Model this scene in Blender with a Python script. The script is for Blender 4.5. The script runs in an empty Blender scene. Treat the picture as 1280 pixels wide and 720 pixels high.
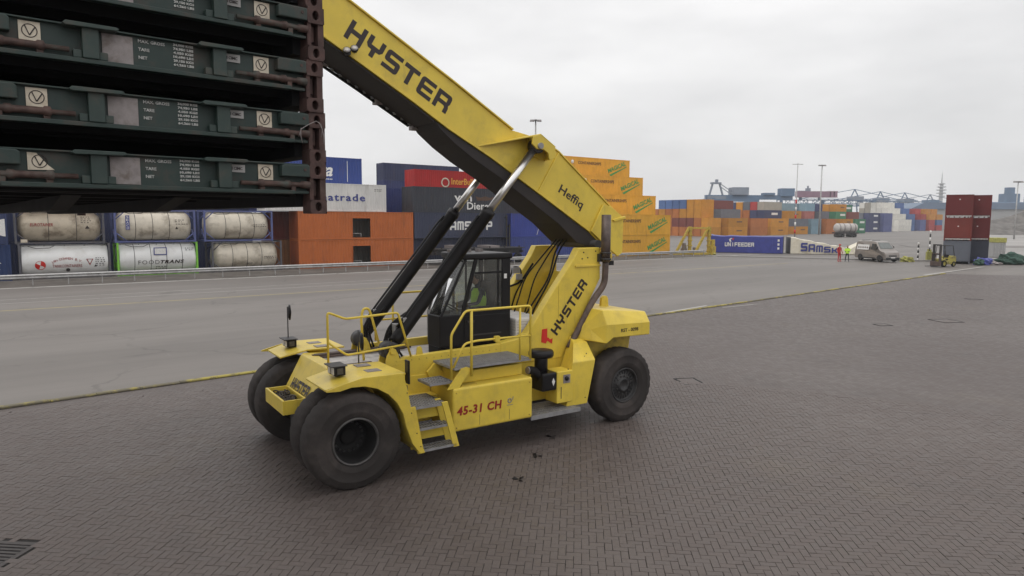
import bpy, bmesh, math, random
from mathutils import Vector, Matrix
random.seed(7)
R = math.radians
sc = bpy.context.scene
COL = sc.collection

# ------------------------------------------------------------------ camera
cam_data = bpy.data.cameras.new("camera")
cam = bpy.data.objects.new("camera", cam_data)
COL.objects.link(cam)
sc.camera = cam
cam_data.sensor_width = 36.0
cam_data.lens = 24.0
cam_data.clip_end = 6000.0
cam_data.clip_start = 0.05
PITCH, ROLL, CAM_H = math.atan(86.0 / 853.33), 0.0045, 4.55
_f = Vector((0, math.cos(PITCH), -math.sin(PITCH)))
_u0 = Vector((0, math.sin(PITCH), math.cos(PITCH)))
_r0 = Vector((1, 0, 0))
_r = _r0 * math.cos(ROLL) + _u0 * math.sin(ROLL)
_u = _u0 * math.cos(ROLL) - _r0 * math.sin(ROLL)
cm = Matrix((_r, _u, -_f)).transposed().to_4x4()
cm.translation = (0, 0, CAM_H)
cam.matrix_world = cm

# ------------------------------------------------------------------ sky and sun
SUN_EL, SUN_AZ = R(55), R(-125)          # azimuth clockwise from +Y
world = bpy.data.worlds.new("World")
sc.world = world
world.use_nodes = True
wn, wl = world.node_tree.nodes, world.node_tree.links
wn.clear()
w_out = wn.new("ShaderNodeOutputWorld")
sky = wn.new("ShaderNodeTexSky")
sky.sky_type = 'NISHITA'
sky.sun_disc = False
sky.sun_elevation = SUN_EL
sky.sun_rotation = SUN_AZ
sky.air_density, sky.dust_density, sky.ozone_density = 1.0, 3.0, 1.0
bg_sky = wn.new("ShaderNodeBackground")
bg_sky.inputs[1].default_value = 0.10
wl.new(sky.outputs[0], bg_sky.inputs[0])
# the cloud deck: even grey-white with soft lumps
tc = wn.new("ShaderNodeTexCoord")
wmap = wn.new("ShaderNodeMapping")
wmap.inputs['Scale'].default_value = (1.0, 1.0, 3.2)
wl.new(tc.outputs['Generated'], wmap.inputs[0])
wno = wn.new("ShaderNodeTexNoise")
wno.inputs['Scale'].default_value = 2.6
wno.inputs['Detail'].default_value = 5.0
wno.inputs['Roughness'].default_value = 0.5
wl.new(wmap.outputs[0], wno.inputs['Vector'])
wramp = wn.new("ShaderNodeValToRGB")
wramp.color_ramp.elements[0].position = 0.30
wramp.color_ramp.elements[0].color = (0.735, 0.730, 0.730, 1)
wramp.color_ramp.elements[1].position = 0.66
wramp.color_ramp.elements[1].color = (0.965, 0.955, 0.948, 1)
wl.new(wno.outputs[0], wramp.inputs[0])
bg_cloud = wn.new("ShaderNodeBackground")
bg_cloud.inputs[1].default_value = 0.92
# an overcast deck grows steadily brighter from the horizon to overhead
wsep = wn.new("ShaderNodeSeparateXYZ")
wl.new(tc.outputs['Generated'], wsep.inputs[0])
wgr = wn.new("ShaderNodeMapRange")
wgr.inputs[1].default_value, wgr.inputs[2].default_value = 0.0, 1.0
wgr.inputs[3].default_value, wgr.inputs[4].default_value = 1.0, 1.9
wl.new(wsep.outputs[2], wgr.inputs[0])
wmul = wn.new("ShaderNodeVectorMath")
wmul.operation = 'SCALE'
wl.new(wramp.outputs[0], wmul.inputs[0])
wl.new(wgr.outputs[0], wmul.inputs['Scale'])
wl.new(wmul.outputs[0], bg_cloud.inputs[0])
wmix = wn.new("ShaderNodeMixShader")
wmix.inputs[0].default_value = 0.93
wl.new(bg_sky.outputs[0], wmix.inputs[1])
wl.new(bg_cloud.outputs[0], wmix.inputs[2])
wl.new(wmix.outputs[0], w_out.inputs[0])

sun_data = bpy.data.lights.new("sun", 'SUN')
sun_data.energy = 0.5
sun_data.angle = R(25)
sun_data.color = (1.0, 0.96, 0.90)
sun = bpy.data.objects.new("sun", sun_data)
COL.objects.link(sun)
sd = Vector((math.sin(SUN_AZ) * math.cos(SUN_EL), math.cos(SUN_AZ) * math.cos(SUN_EL), math.sin(SUN_EL)))
sun.rotation_euler = sd.to_track_quat('Z', 'Y').to_euler()
sun.location = sd * 60

sc.view_settings.view_transform = 'Standard'
sc.view_settings.look = 'None'
sc.view_settings.exposure = 0.0
sc.view_settings.gamma = 1.0
sc.view_settings.use_curve_mapping = False
sc.render.engine = 'CYCLES'
sc.cycles.max_bounces = 8
sc.cycles.volume_bounces = 2
sc.cycles.diffuse_bounces = 3
sc.cycles.glossy_bounces = 3
sc.cycles.transmission_bounces = 6
sc.cycles.transparent_max_bounces = 8
sc.cycles.caustics_reflective = False
sc.cycles.caustics_refractive = False
sc.cycles.use_denoising = True

# ------------------------------------------------------------------ node helpers
def nmath(nt, op, a, b=None, c=None, clamp=False):
    n = nt.nodes.new("ShaderNodeMath")
    n.operation = op
    n.use_clamp = clamp
    for i, x in enumerate((a, b, c)):
        if x is None:
            continue
        if isinstance(x, (int, float)):
            n.inputs[i].default_value = x
        else:
            nt.links.new(x, n.inputs[i])
    return n.outputs[0]

def nmix(nt, fac, a, b, blend='MIX'):
    n = nt.nodes.new("ShaderNodeMix")
    n.data_type = 'RGBA'
    n.blend_type = blend
    n.clamp_factor = True
    for sock, x in ((n.inputs[0], fac), (n.inputs[6], a), (n.inputs[7], b)):
        if isinstance(x, (int, float)):
            sock.default_value = x
        elif isinstance(x, (tuple, list)):
            sock.default_value = (x[0], x[1], x[2], 1.0)
        else:
            nt.links.new(x, sock)
    return n.outputs[2]

def nramp(nt, x, lo, hi, smooth=True):
    n = nt.nodes.new("ShaderNodeMapRange")
    n.interpolation_type = 'SMOOTHSTEP' if smooth else 'LINEAR'
    n.inputs[1].default_value = lo
    n.inputs[2].default_value = hi
    nt.links.new(x, n.inputs[0])
    return n.outputs[0]

def nnoise(nt, vec, scale, detail=4, rough=0.55, dist=0.0):
    n = nt.nodes.new("ShaderNodeTexNoise")
    n.inputs['Scale'].default_value = scale
    n.inputs['Detail'].default_value = detail
    n.inputs['Roughness'].default_value = rough
    n.inputs['Distortion'].default_value = dist
    if vec is not None:
        nt.links.new(vec, n.inputs['Vector'])
    return n.outputs[0]

def nmap(nt, vec, scale):
    n = nt.nodes.new("ShaderNodeMapping")
    n.inputs['Scale'].default_value = scale
    nt.links.new(vec, n.inputs[0])
    return n.outputs[0]

def nbump(nt, h, strength, dist):
    n = nt.nodes.new("ShaderNodeBump")
    n.inputs['Strength'].default_value = strength
    n.inputs['Distance'].default_value = dist
    nt.links.new(h, n.inputs['Height'])
    return n.outputs[0]

MATS = {}
def new_mat(name):
    m = bpy.data.materials.new(name)
    m.use_nodes = True
    nt = m.node_tree
    b = nt.nodes["Principled BSDF"]
    MATS[name] = m
    return m, nt, b

def wpos(nt):
    return nt.nodes.new("ShaderNodeNewGeometry").outputs['Position']

def objpos(nt):
    return nt.nodes.new("ShaderNodeTexCoord").outputs['Object']

def simple(name, col, rough=0.5, metal=0.0, vary=0.15, scale=3.0, dirt=None, dirt_amt=0.0, dscale=1.2, bump=0.0, bscale=40.0, spec=0.5, coat=0.0, streak=False, world=False, scuff=None):
    m, nt, b = new_mat(name)
    p = wpos(nt) if world else objpos(nt)
    n1 = nnoise(nt, p, scale, 5)
    lo = tuple(c * (1 - vary) for c in col)
    hi = tuple(min(1, c * (1 + vary)) for c in col)
    c = nmix(nt, nramp(nt, n1, 0.3, 0.7), lo, hi)
    if dirt:
        v2 = nmap(nt, p, (1, 1, 0.25)) if streak else p
        n2 = nnoise(nt, v2, dscale, 8, 0.65)
        f = nmath(nt, 'MULTIPLY', nramp(nt, n2, 0.46, 0.72), dirt_amt)
        c = nmix(nt, f, c, dirt)
    if scuff:
        # runs of grease and dust down the faces, and small chips
        s1 = nnoise(nt, nmap(nt, p, (7.0, 7.0, 0.7)), 1.0, 7, 0.7)
        c = nmix(nt, nmath(nt, 'MULTIPLY', nramp(nt, s1, 0.58, 0.76), 0.42), c, scuff)
        s2 = nnoise(nt, p, 26.0, 5, 0.75)
        c = nmix(nt, nmath(nt, 'MULTIPLY', nramp(nt, s2, 0.68, 0.76), 0.7), c, tuple(q * 0.45 for q in scuff))
    nt.links.new(c, b.inputs['Base Color'])
    rn = nmath(nt, 'ADD', nmath(nt, 'MULTIPLY', n1, 0.2), rough - 0.1)
    nt.links.new(rn, b.inputs['Roughness'])
    b.inputs['Metallic'].default_value = metal
    b.inputs['Specular IOR Level'].default_value = spec
    b.inputs['Coat Weight'].default_value = coat
    b.inputs['Coat Roughness'].default_value = 0.15
    if bump:
        nt.links.new(nbump(nt, nnoise(nt, p, bscale, 4), bump, 0.01), b.inputs['Normal'])
    return m

simple('yellow', (0.73, 0.545, 0.072), 0.38, vary=0.07, scale=1.4, dirt=(0.42, 0.31, 0.08), dirt_amt=0.35, dscale=3.2, spec=0.42, scuff=(0.28, 0.21, 0.09), bump=0.03, bscale=9.0)
simple('yellow_worn', (0.50, 0.36, 0.05), 0.6, vary=0.15, scale=3, dirt=(0.12, 0.09, 0.05), dirt_amt=0.7, dscale=5)
simple('black', (0.009, 0.008, 0.009), 0.40, vary=0.2, spec=0.28)
simple('dark_steel', (0.032, 0.029, 0.030), 0.55, vary=0.2, scale=2, dirt=(0.07, 0.06, 0.055), dirt_amt=0.35)
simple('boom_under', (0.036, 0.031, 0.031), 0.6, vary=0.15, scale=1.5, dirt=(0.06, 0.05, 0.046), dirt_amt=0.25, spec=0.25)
simple('rubber', (0.036, 0.031, 0.029), 0.80, vary=0.18, scale=1.6, dirt=(0.072, 0.060, 0.055), dirt_amt=0.8, dscale=2.0, bump=0.3, bscale=60, spec=0.25)
simple('rubber_black', (0.012, 0.011, 0.011), 0.75, vary=0.2, spec=0.25)
simple('rim', (0.022, 0.021, 0.022), 0.5, vary=0.25, scale=6, dirt=(0.06, 0.053, 0.048), dirt_amt=0.6, dscale=6)
simple('rim_edge', (0.10, 0.095, 0.092), 0.45, metal=0.6, vary=0.25, scale=9)
simple('grating', (0.30, 0.295, 0.30), 0.5, metal=0.35, vary=0.15, scale=8)
simple('grate_dark', (0.05, 0.047, 0.045), 0.8)
simple('deck_dust', (0.50, 0.47, 0.445), 0.75, vary=0.14, scale=5, dirt=(0.2, 0.18, 0.16), dirt_amt=0.6, dscale=4)
simple('white_quilt', (0.62, 0.60, 0.58), 0.75, vary=0.08, scale=5)
simple('rust_pipe', (0.085, 0.058, 0.048), 0.65, vary=0.3, scale=7, dirt=(0.18, 0.13, 0.11), dirt_amt=0.4, dscale=4)
simple('exhaust', (0.13, 0.10, 0.088), 0.5, metal=0.4, vary=0.25, scale=6)
simple('red_paint', (0.55, 0.02, 0.015), 0.45, vary=0.1)
simple('ink', (0.022, 0.012, 0.012), 0.5, vary=0.1)
simple('ink_red', (0.27, 0.010, 0.010), 0.5, vary=0.1)
simple('white_print', (0.72, 0.71, 0.69), 0.6, vary=0.08, scale=12)
simple('stencil_white', (0.50, 0.50, 0.48), 0.6, vary=0.3, scale=40)
simple('white_paint', (0.72, 0.71, 0.69), 0.5, vary=0.06, scale=2, dirt=(0.4, 0.36, 0.3), dirt_amt=0.3)
simple('blue_print', (0.035, 0.045, 0.22), 0.5, vary=0.1)
simple('green_print', (0.06, 0.30, 0.07), 0.5, vary=0.1)
simple('orange_print', (0.75, 0.36, 0.04), 0.5, vary=0.1)
simple('brown_print', (0.085, 0.04, 0.022), 0.5, vary=0.1)
simple('lamp_glass', (0.65, 0.62, 0.60), 0.2, vary=0.1)
simple('iron', (0.060, 0.052, 0.050), 0.6, metal=0.3, vary=0.2, scale=12)
simple('chain', (0.10, 0.085, 0.075), 0.6, metal=0.5, vary=0.4, scale=20)
simple('grey_fabric', (0.035, 0.036, 0.040), 0.9)
simple('skin', (0.42, 0.24, 0.17), 0.6, vary=0.06)
simple('hair', (0.05, 0.035, 0.025), 0.7)
simple('hivis', (0.50, 0.80, 0.05), 0.7, vary=0.06)
simple('navy_cloth', (0.04, 0.045, 0.06), 0.9)
simple('red_cloth', (0.42, 0.03, 0.03), 0.85, vary=0.1)
simple('blue_tarp', (0.05, 0.06, 0.28), 0.45, vary=0.15, scale=3)
simple('green_net', (0.03, 0.075, 0.055), 0.7, vary=0.3, scale=6)
simple('galv', (0.42, 0.415, 0.41), 0.5, metal=0.5, vary=0.15, scale=4, dirt=(0.2, 0.18, 0.16), dirt_amt=0.4)
simple('rack_green', (0.018, 0.037, 0.032), 0.55, vary=0.2, scale=5, dirt=(0.062, 0.042, 0.033), dirt_amt=0.75, dscale=5, bump=0.1, world=True)
simple('rack_green_light', (0.024, 0.045, 0.039), 0.5, vary=0.2, scale=6, dirt=(0.070, 0.055, 0.042), dirt_amt=0.7, dscale=6, world=True)
simple('rack_dark', (0.005, 0.005, 0.006), 0.8)
simple('casting_rust', (0.072, 0.038, 0.033), 0.75, vary=0.35, scale=9, dirt=(0.10, 0.065, 0.055), dirt_amt=0.7, dscale=8, bump=0.4, bscale=60, world=True)
simple('shaft_rust', (0.075, 0.042, 0.034), 0.7, vary=0.4, scale=14, dirt=(0.05, 0.085, 0.075), dirt_amt=0.7, dscale=7, world=True)
simple('maker_plate', (0.42, 0.41, 0.40), 0.5, vary=0.1, scale=16)
simple('plate_grey', (0.27, 0.24, 0.235), 0.55, metal=0.2, vary=0.15, scale=16, dirt=(0.14, 0.11, 0.09), dirt_amt=0.8, dscale=11, world=True)
simple('sticker', (0.62, 0.55, 0.44), 0.6, vary=0.08, scale=20, dirt=(0.34, 0.26, 0.17), dirt_amt=0.8, dscale=9, world=True)
simple('tank_steel', (0.62, 0.56, 0.46), 0.45, vary=0.08, scale=1.5, dirt=(0.20, 0.16, 0.11), dirt_amt=0.75, dscale=0.9, streak=False)
simple('tank_dirty', (0.50, 0.43, 0.33), 0.5, vary=0.1, scale=1.5, dirt=(0.16, 0.12, 0.08), dirt_amt=0.9, dscale=0.9)
simple('tank_white', (0.76, 0.76, 0.75), 0.4, vary=0.04, scale=1.5, dirt=(0.5, 0.46, 0.4), dirt_amt=0.35)
simple('frame_blue', (0.09, 0.11, 0.27), 0.55, vary=0.15, scale=4, dirt=(0.14, 0.12, 0.11), dirt_amt=0.6)
simple('frame_grey', (0.085, 0.085, 0.10), 0.6, vary=0.2, scale=4, dirt=(0.14, 0.10, 0.08), dirt_amt=0.6)
simple('frame_green', (0.20, 0.52, 0.05), 0.55, vary=0.15, scale=4)
simple('frame_red', (0.55, 0.035, 0.045), 0.5, vary=0.1, scale=4)
simple('crane_blue', (0.09, 0.155, 0.25), 0.6, vary=0.1, scale=0.2)
simple('crane_grey', (0.20, 0.23, 0.28), 0.6, vary=0.1, scale=0.2)
simple('crane_red', (0.25, 0.14, 0.19), 0.6, vary=0.1, scale=0.2)
simple('concrete_far', (0.34, 0.34, 0.34), 0.7, vary=0.05, scale=0.2)
simple('van_paint', (0.29, 0.265, 0.245), 0.35, metal=0.45, vary=0.05, scale=2, dirt=(0.2, 0.17, 0.15), dirt_amt=0.5)
simple('van_glass', (0.03, 0.032, 0.034), 0.08, vary=0.1)
simple('windscreen', (0.14, 0.155, 0.15), 0.08, vary=0.1)
simple('plastic', (0.03, 0.03, 0.032), 0.6)
simple('mound', (0.13, 0.12, 0.11), 0.95, vary=0.3, scale=0.4, bump=0.5, bscale=3)
simple('shed_roof', (0.12, 0.17, 0.25), 0.6, vary=0.1, scale=0.1)
simple('sam_white', (0.70, 0.65, 0.53), 0.5, vary=0.07, scale=1.2, dirt=(0.42, 0.35, 0.22), dirt_amt=0.6, dscale=0.7)
simple('stone_yellow', (0.36, 0.35, 0.10), 0.8, vary=0.2, scale=5)
simple('black_white_b', (0.02, 0.02, 0.02), 0.6)

m, nt, b = new_mat('chrome')
b.inputs['Base Color'].default_value = (0.74, 0.73, 0.72, 1)
b.inputs['Metallic'].default_value = 1.0
b.inputs['Roughness'].default_value = 0.28

# window glass: clear sheet with mirror-like sheen
m, nt, b = new_mat('glass')
out = nt.nodes['Material Output']
tr = nt.nodes.new("ShaderNodeBsdfTransparent")
tr.inputs[0].default_value = (0.90, 0.93, 0.91, 1)
gl = nt.nodes.new("ShaderNodeBsdfGlossy")
gl.inputs['Roughness'].default_value = 0.03
fr = nt.nodes.new("ShaderNodeFresnel")
fr.inputs[0].default_value = 1.5
mx = nt.nodes.new("ShaderNodeMixShader")
nt.links.new(nmath(nt, 'ADD', fr.outputs[0], 0.03), mx.inputs[0])
nt.links.new(tr.outputs[0], mx.inputs[1])
nt.links.new(gl.outputs[0], mx.inputs[2])
# thin film of dust on the panes
df = nt.nodes.new("ShaderNodeBsdfDiffuse")
df.inputs[0].default_value = (0.42, 0.40, 0.37, 1)
mx2 = nt.nodes.new("ShaderNodeMixShader")
nt.links.new(nmath(nt, 'MULTIPLY', nramp(nt, nnoise(nt, objpos(nt), 3.0, 6, 0.7), 0.35, 0.75), 0.14), mx2.inputs[0])
nt.links.new(mx.outputs[0], mx2.inputs[1])
nt.links.new(df.outputs[0], mx2.inputs[2])
nt.links.new(mx2.outputs[0], out.inputs[0])
nt.nodes.remove(b)

# container paint: colour from the object, weathering from noise
def paint(name, rough=0.5, wear=0.5):
    m, nt, b = new_mat(name)
    oi = nt.nodes.new("ShaderNodeObjectInfo")
    p = wpos(nt)
    n1 = nnoise(nt, p, 0.7, 6, 0.6)
    n2 = nnoise(nt, nmap(nt, p, (1, 1, 0.18)), 1.9, 8, 0.7)
    c = nmix(nt, nramp(nt, n1, 0.3, 0.7), nmix(nt, 1.0, oi.outputs['Color'], (0.86, 0.86, 0.87), 'MULTIPLY'), oi.outputs['Color'])
    f = nmath(nt, 'MULTIPLY', nramp(nt, n2, 0.52, 0.78), wear)
    c = nmix(nt, f, c, (0.10, 0.065, 0.045))
    nt.links.new(c, b.inputs['Base Color'])
    b.inputs['Roughness'].default_value = rough
    b.inputs['Specular IOR Level'].default_value = 0.18
    return m
paint('box_paint', 0.55, 0.45)
paint('box_paint_far', 0.6, 0.2)

# ------------------------------------------------------------------ ground materials
BRICK = 0.107
BROT = -R(5.5)
def brick_nodes(nt, pos):
    """90-degree herringbone of 2:1 blocks: returns (distance to nearest joint in cells, per-block random)"""
    rot = nt.nodes.new("ShaderNodeVectorRotate")
    rot.rotation_type = 'Z_AXIS'
    rot.inputs['Angle'].default_value = -BROT
    nt.links.new(pos, rot.inputs['Vector'])
    sx = nt.nodes.new("ShaderNodeSeparateXYZ")
    nt.links.new(rot.outputs[0], sx.inputs[0])
    x = nmath(nt, 'DIVIDE', sx.outputs[0], BRICK)
    y = nmath(nt, 'DIVIDE', sx.outputs[1], BRICK)
    i, j = nmath(nt, 'FLOOR', x), nmath(nt, 'FLOOR', y)
    fx, fy = nmath(nt, 'SUBTRACT', x, i), nmath(nt, 'SUBTRACT', y, j)
    k = nmath(nt, 'FLOORED_MODULO', nmath(nt, 'SUBTRACT', i, j), 4.0)
    eq = [nmath(nt, 'COMPARE', k, float(q), 0.2) for q in range(4)]
    def far(d, q):
        return nmath(nt, 'MULTIPLY_ADD', eq[q], 10.0, d)
    d = nmath(nt, 'MINIMUM', far(fx, 1), far(nmath(nt, 'SUBTRACT', 1.0, fx), 0))
    e = nmath(nt, 'MINIMUM', far(fy, 2), far(nmath(nt, 'SUBTRACT', 1.0, fy), 3))
    d = nmath(nt, 'MINIMUM', d, e)
    cx = nt.nodes.new("ShaderNodeCombineXYZ")
    nt.links.new(nmath(nt, 'SUBTRACT', i, eq[1]), cx.inputs[0])
    nt.links.new(nmath(nt, 'SUBTRACT', j, eq[2]), cx.inputs[1])
    wn_ = nt.nodes.new("ShaderNodeTexWhiteNoise")
    wn_.noise_dimensions = '2D'
    nt.links.new(cx.outputs[0], wn_.inputs['Vector'])
    return d, wn_.outputs['Value']

def paving_material(name, joints):
    m, nt, b = new_mat(name)
    p = wpos(nt)
    d, rnd = brick_nodes(nt, p)
    big = nnoise(nt, p, 0.16, 5, 0.6)
    mid = nnoise(nt, p, 1.1, 5, 0.6)
    fine = nnoise(nt, p, 120.0, 3, 0.7)
    speck = nnoise(nt, p, 34.0, 4, 0.8)
    c = nmix(nt, rnd, (0.086, 0.067, 0.060), (0.110, 0.088, 0.080))
    c = nmix(nt, nmath(nt, 'MULTIPLY', nramp(nt, big, 0.42, 0.68), 0.6), c, (0.138, 0.117, 0.107))
    c = nmix(nt, nmath(nt, 'MULTIPLY', nramp(nt, mid, 0.52, 0.78), 0.55), c, (0.072, 0.060, 0.055))
    c = nmix(nt, nmath(nt, 'MULTIPLY', nramp(nt, fine, 0.35, 0.75), 0.35), c, (0.22, 0.19, 0.175))
    c = nmix(nt, nmath(nt, 'MULTIPLY', nramp(nt, speck, 0.30, 0.70), 0.5), nmix(nt, 1.0, c, (0.78, 0.78, 0.78), 'MULTIPLY'), nmix(nt, 1.0, c, (1.12, 1.1, 1.09), 'MULTIPLY'))
    pat = nnoise(nt, p, 0.42, 7, 0.68, 0.8)
    c = nmix(nt, nmath(nt, 'MULTIPLY', nramp(nt, pat, 0.54, 0.70), 0.42), c, (0.062, 0.050, 0.045))
    pat2 = nnoise(nt, p, 0.27, 5, 0.6, 0.4)
    c = nmix(nt, nmath(nt, 'MULTIPLY', nramp(nt, pat2, 0.56, 0.74), 0.40), c, (0.130, 0.105, 0.080))
    if joints:
        j = nmath(nt, 'SUBTRACT', 1.0, nramp(nt, d, 0.032, 0.066))
        c = nmix(nt, nmath(nt, 'MULTIPLY', j, 0.9), c, (0.016, 0.013, 0.012))
        h = nmath(nt, 'MULTIPLY_ADD', nramp(nt, d, 0.0, 0.08), 1.0, nmath(nt, 'MULTIPLY', rnd, 0.25))
        nt.links.new(nbump(nt, h, 0.5, 0.006), b.inputs['Normal'])
    else:
        nt.links.new(nbump(nt, fine, 0.25, 0.003), b.inputs['Normal'])
    nt.links.new(c, b.inputs['Base Color'])
    rr = nmath(nt, 'ADD', 0.50, nmath(nt, 'MULTIPLY', rnd, 0.16))
    nt.links.new(rr, b.inputs['Roughness'])
    b.inputs['Specular IOR Level'].default_value = 0.38
    return m
paving_material('paving', True)
paving_material('brick', False)
simple('joint_sand', (0.014, 0.012, 0.011), 0.95, vary=0.3, scale=30)

m, nt, b = new_mat('asphalt')
p = wpos(nt)
ra = nt.nodes.new("ShaderNodeVectorRotate")
ra.rotation_type = 'Z_AXIS'
ra.inputs['Angle'].default_value = -R(38)
nt.links.new(p, ra.inputs['Vector'])
n1 = nnoise(nt, nmap(nt, ra.outputs[0], (0.03, 0.22, 1)), 1.0, 6, 0.6)
n2 = nnoise(nt, p, 0.35, 6, 0.65)
n3 = nnoise(nt, p, 30, 3, 0.7)
c = nmix(nt, nramp(nt, n1, 0.3, 0.72), (0.114, 0.101, 0.090), (0.176, 0.158, 0.143))
c = nmix(nt, nmath(nt, 'MULTIPLY', nramp(nt, n2, 0.55, 0.8), 0.5), c, (0.10, 0.09, 0.083))
c = nmix(nt, nmath(nt, 'MULTIPLY', n3, 0.3), c, (0.22, 0.205, 0.195))
n4 = nnoise(nt, nmap(nt, ra.outputs[0], (0.025, 1.6, 1)), 1.0, 4, 0.6)
c = nmix(nt, nmath(nt, 'MULTIPLY', nramp(nt, n4, 0.56, 0.70), 0.35), c, (0.105, 0.096, 0.088))
n5 = nnoise(nt, p, 0.9, 9, 0.8, 0.6)
c = nmix(nt, nmath(nt, 'MULTIPLY', nramp(nt, n5, 0.60, 0.74), 0.30), c, (0.28, 0.262, 0.24))
# cracks and sealed seams
vo = nt.nodes.new("ShaderNodeTexVoronoi")
vo.feature = 'DISTANCE_TO_EDGE'
vo.inputs['Scale'].default_value = 0.16
wob = nt.nodes.new("ShaderNodeVectorMath")
wob.operation = 'MULTIPLY_ADD'
wno2 = nt.nodes.new("ShaderNodeTexNoise")
wno2.inputs['Scale'].default_value = 0.8
wno2.inputs['Detail'].default_value = 6
nt.links.new(p, wno2.inputs['Vector'])
nt.links.new(wno2.outputs['Color'], wob.inputs[0])
wob.inputs[1].default_value = (1.6, 1.6, 0)
nt.links.new(p, wob.inputs[2])
nt.links.new(wob.outputs[0], vo.inputs['Vector'])
ck = nmath(nt, 'SUBTRACT', 1.0, nramp(nt, vo.outputs['Distance'], 0.004, 0.014))
c = nmix(nt, nmath(nt, 'MULTIPLY', ck, nmath(nt, 'MULTIPLY', nramp(nt, n2, 0.40, 0.62), 0.38)), c, (0.05, 0.045, 0.04))
nt.links.new(c, b.inputs['Base Color'])
b.inputs['Roughness'].default_value = 0.62
b.inputs['Specular IOR Level'].default_value = 0.4

def worn_line(name, col, keep):
    m, nt, b = new_mat(name)
    p = wpos(nt)
    n = nnoise(nt, p, 1.3, 8, 0.75)
    c = nmix(nt, nramp(nt, n, keep, keep + 0.18), col, (0.155, 0.142, 0.130))
    nt.links.new(c, b.inputs['Base Color'])
    b.inputs['Roughness'].default_value = 0.7
    return m
worn_line('line_white', (0.40, 0.385, 0.36), 0.50)
worn_line('line_yellow', (0.34, 0.29, 0.13), 0.50)

m, nt, b = new_mat('kerb')
p = wpos(nt)
n = nnoise(nt, p, 0.55, 6, 0.7)
n2 = nnoise(nt, p, 5, 6, 0.75)
nn = nmath(nt, 'ADD', nmath(nt, 'MULTIPLY', n, 0.6), nmath(nt, 'MULTIPLY', n2, 0.4))
c = nmix(nt, nramp(nt, nn, 0.43, 0.56), (0.36, 0.30, 0.065), (0.135, 0.118, 0.080))
c = nmix(nt, nramp(nt, n2, 0.58, 0.72), c, (0.07, 0.065, 0.05))
nt.links.new(c, b.inputs['Base Color'])
b.inputs['Roughness'].default_value = 0.8

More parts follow.
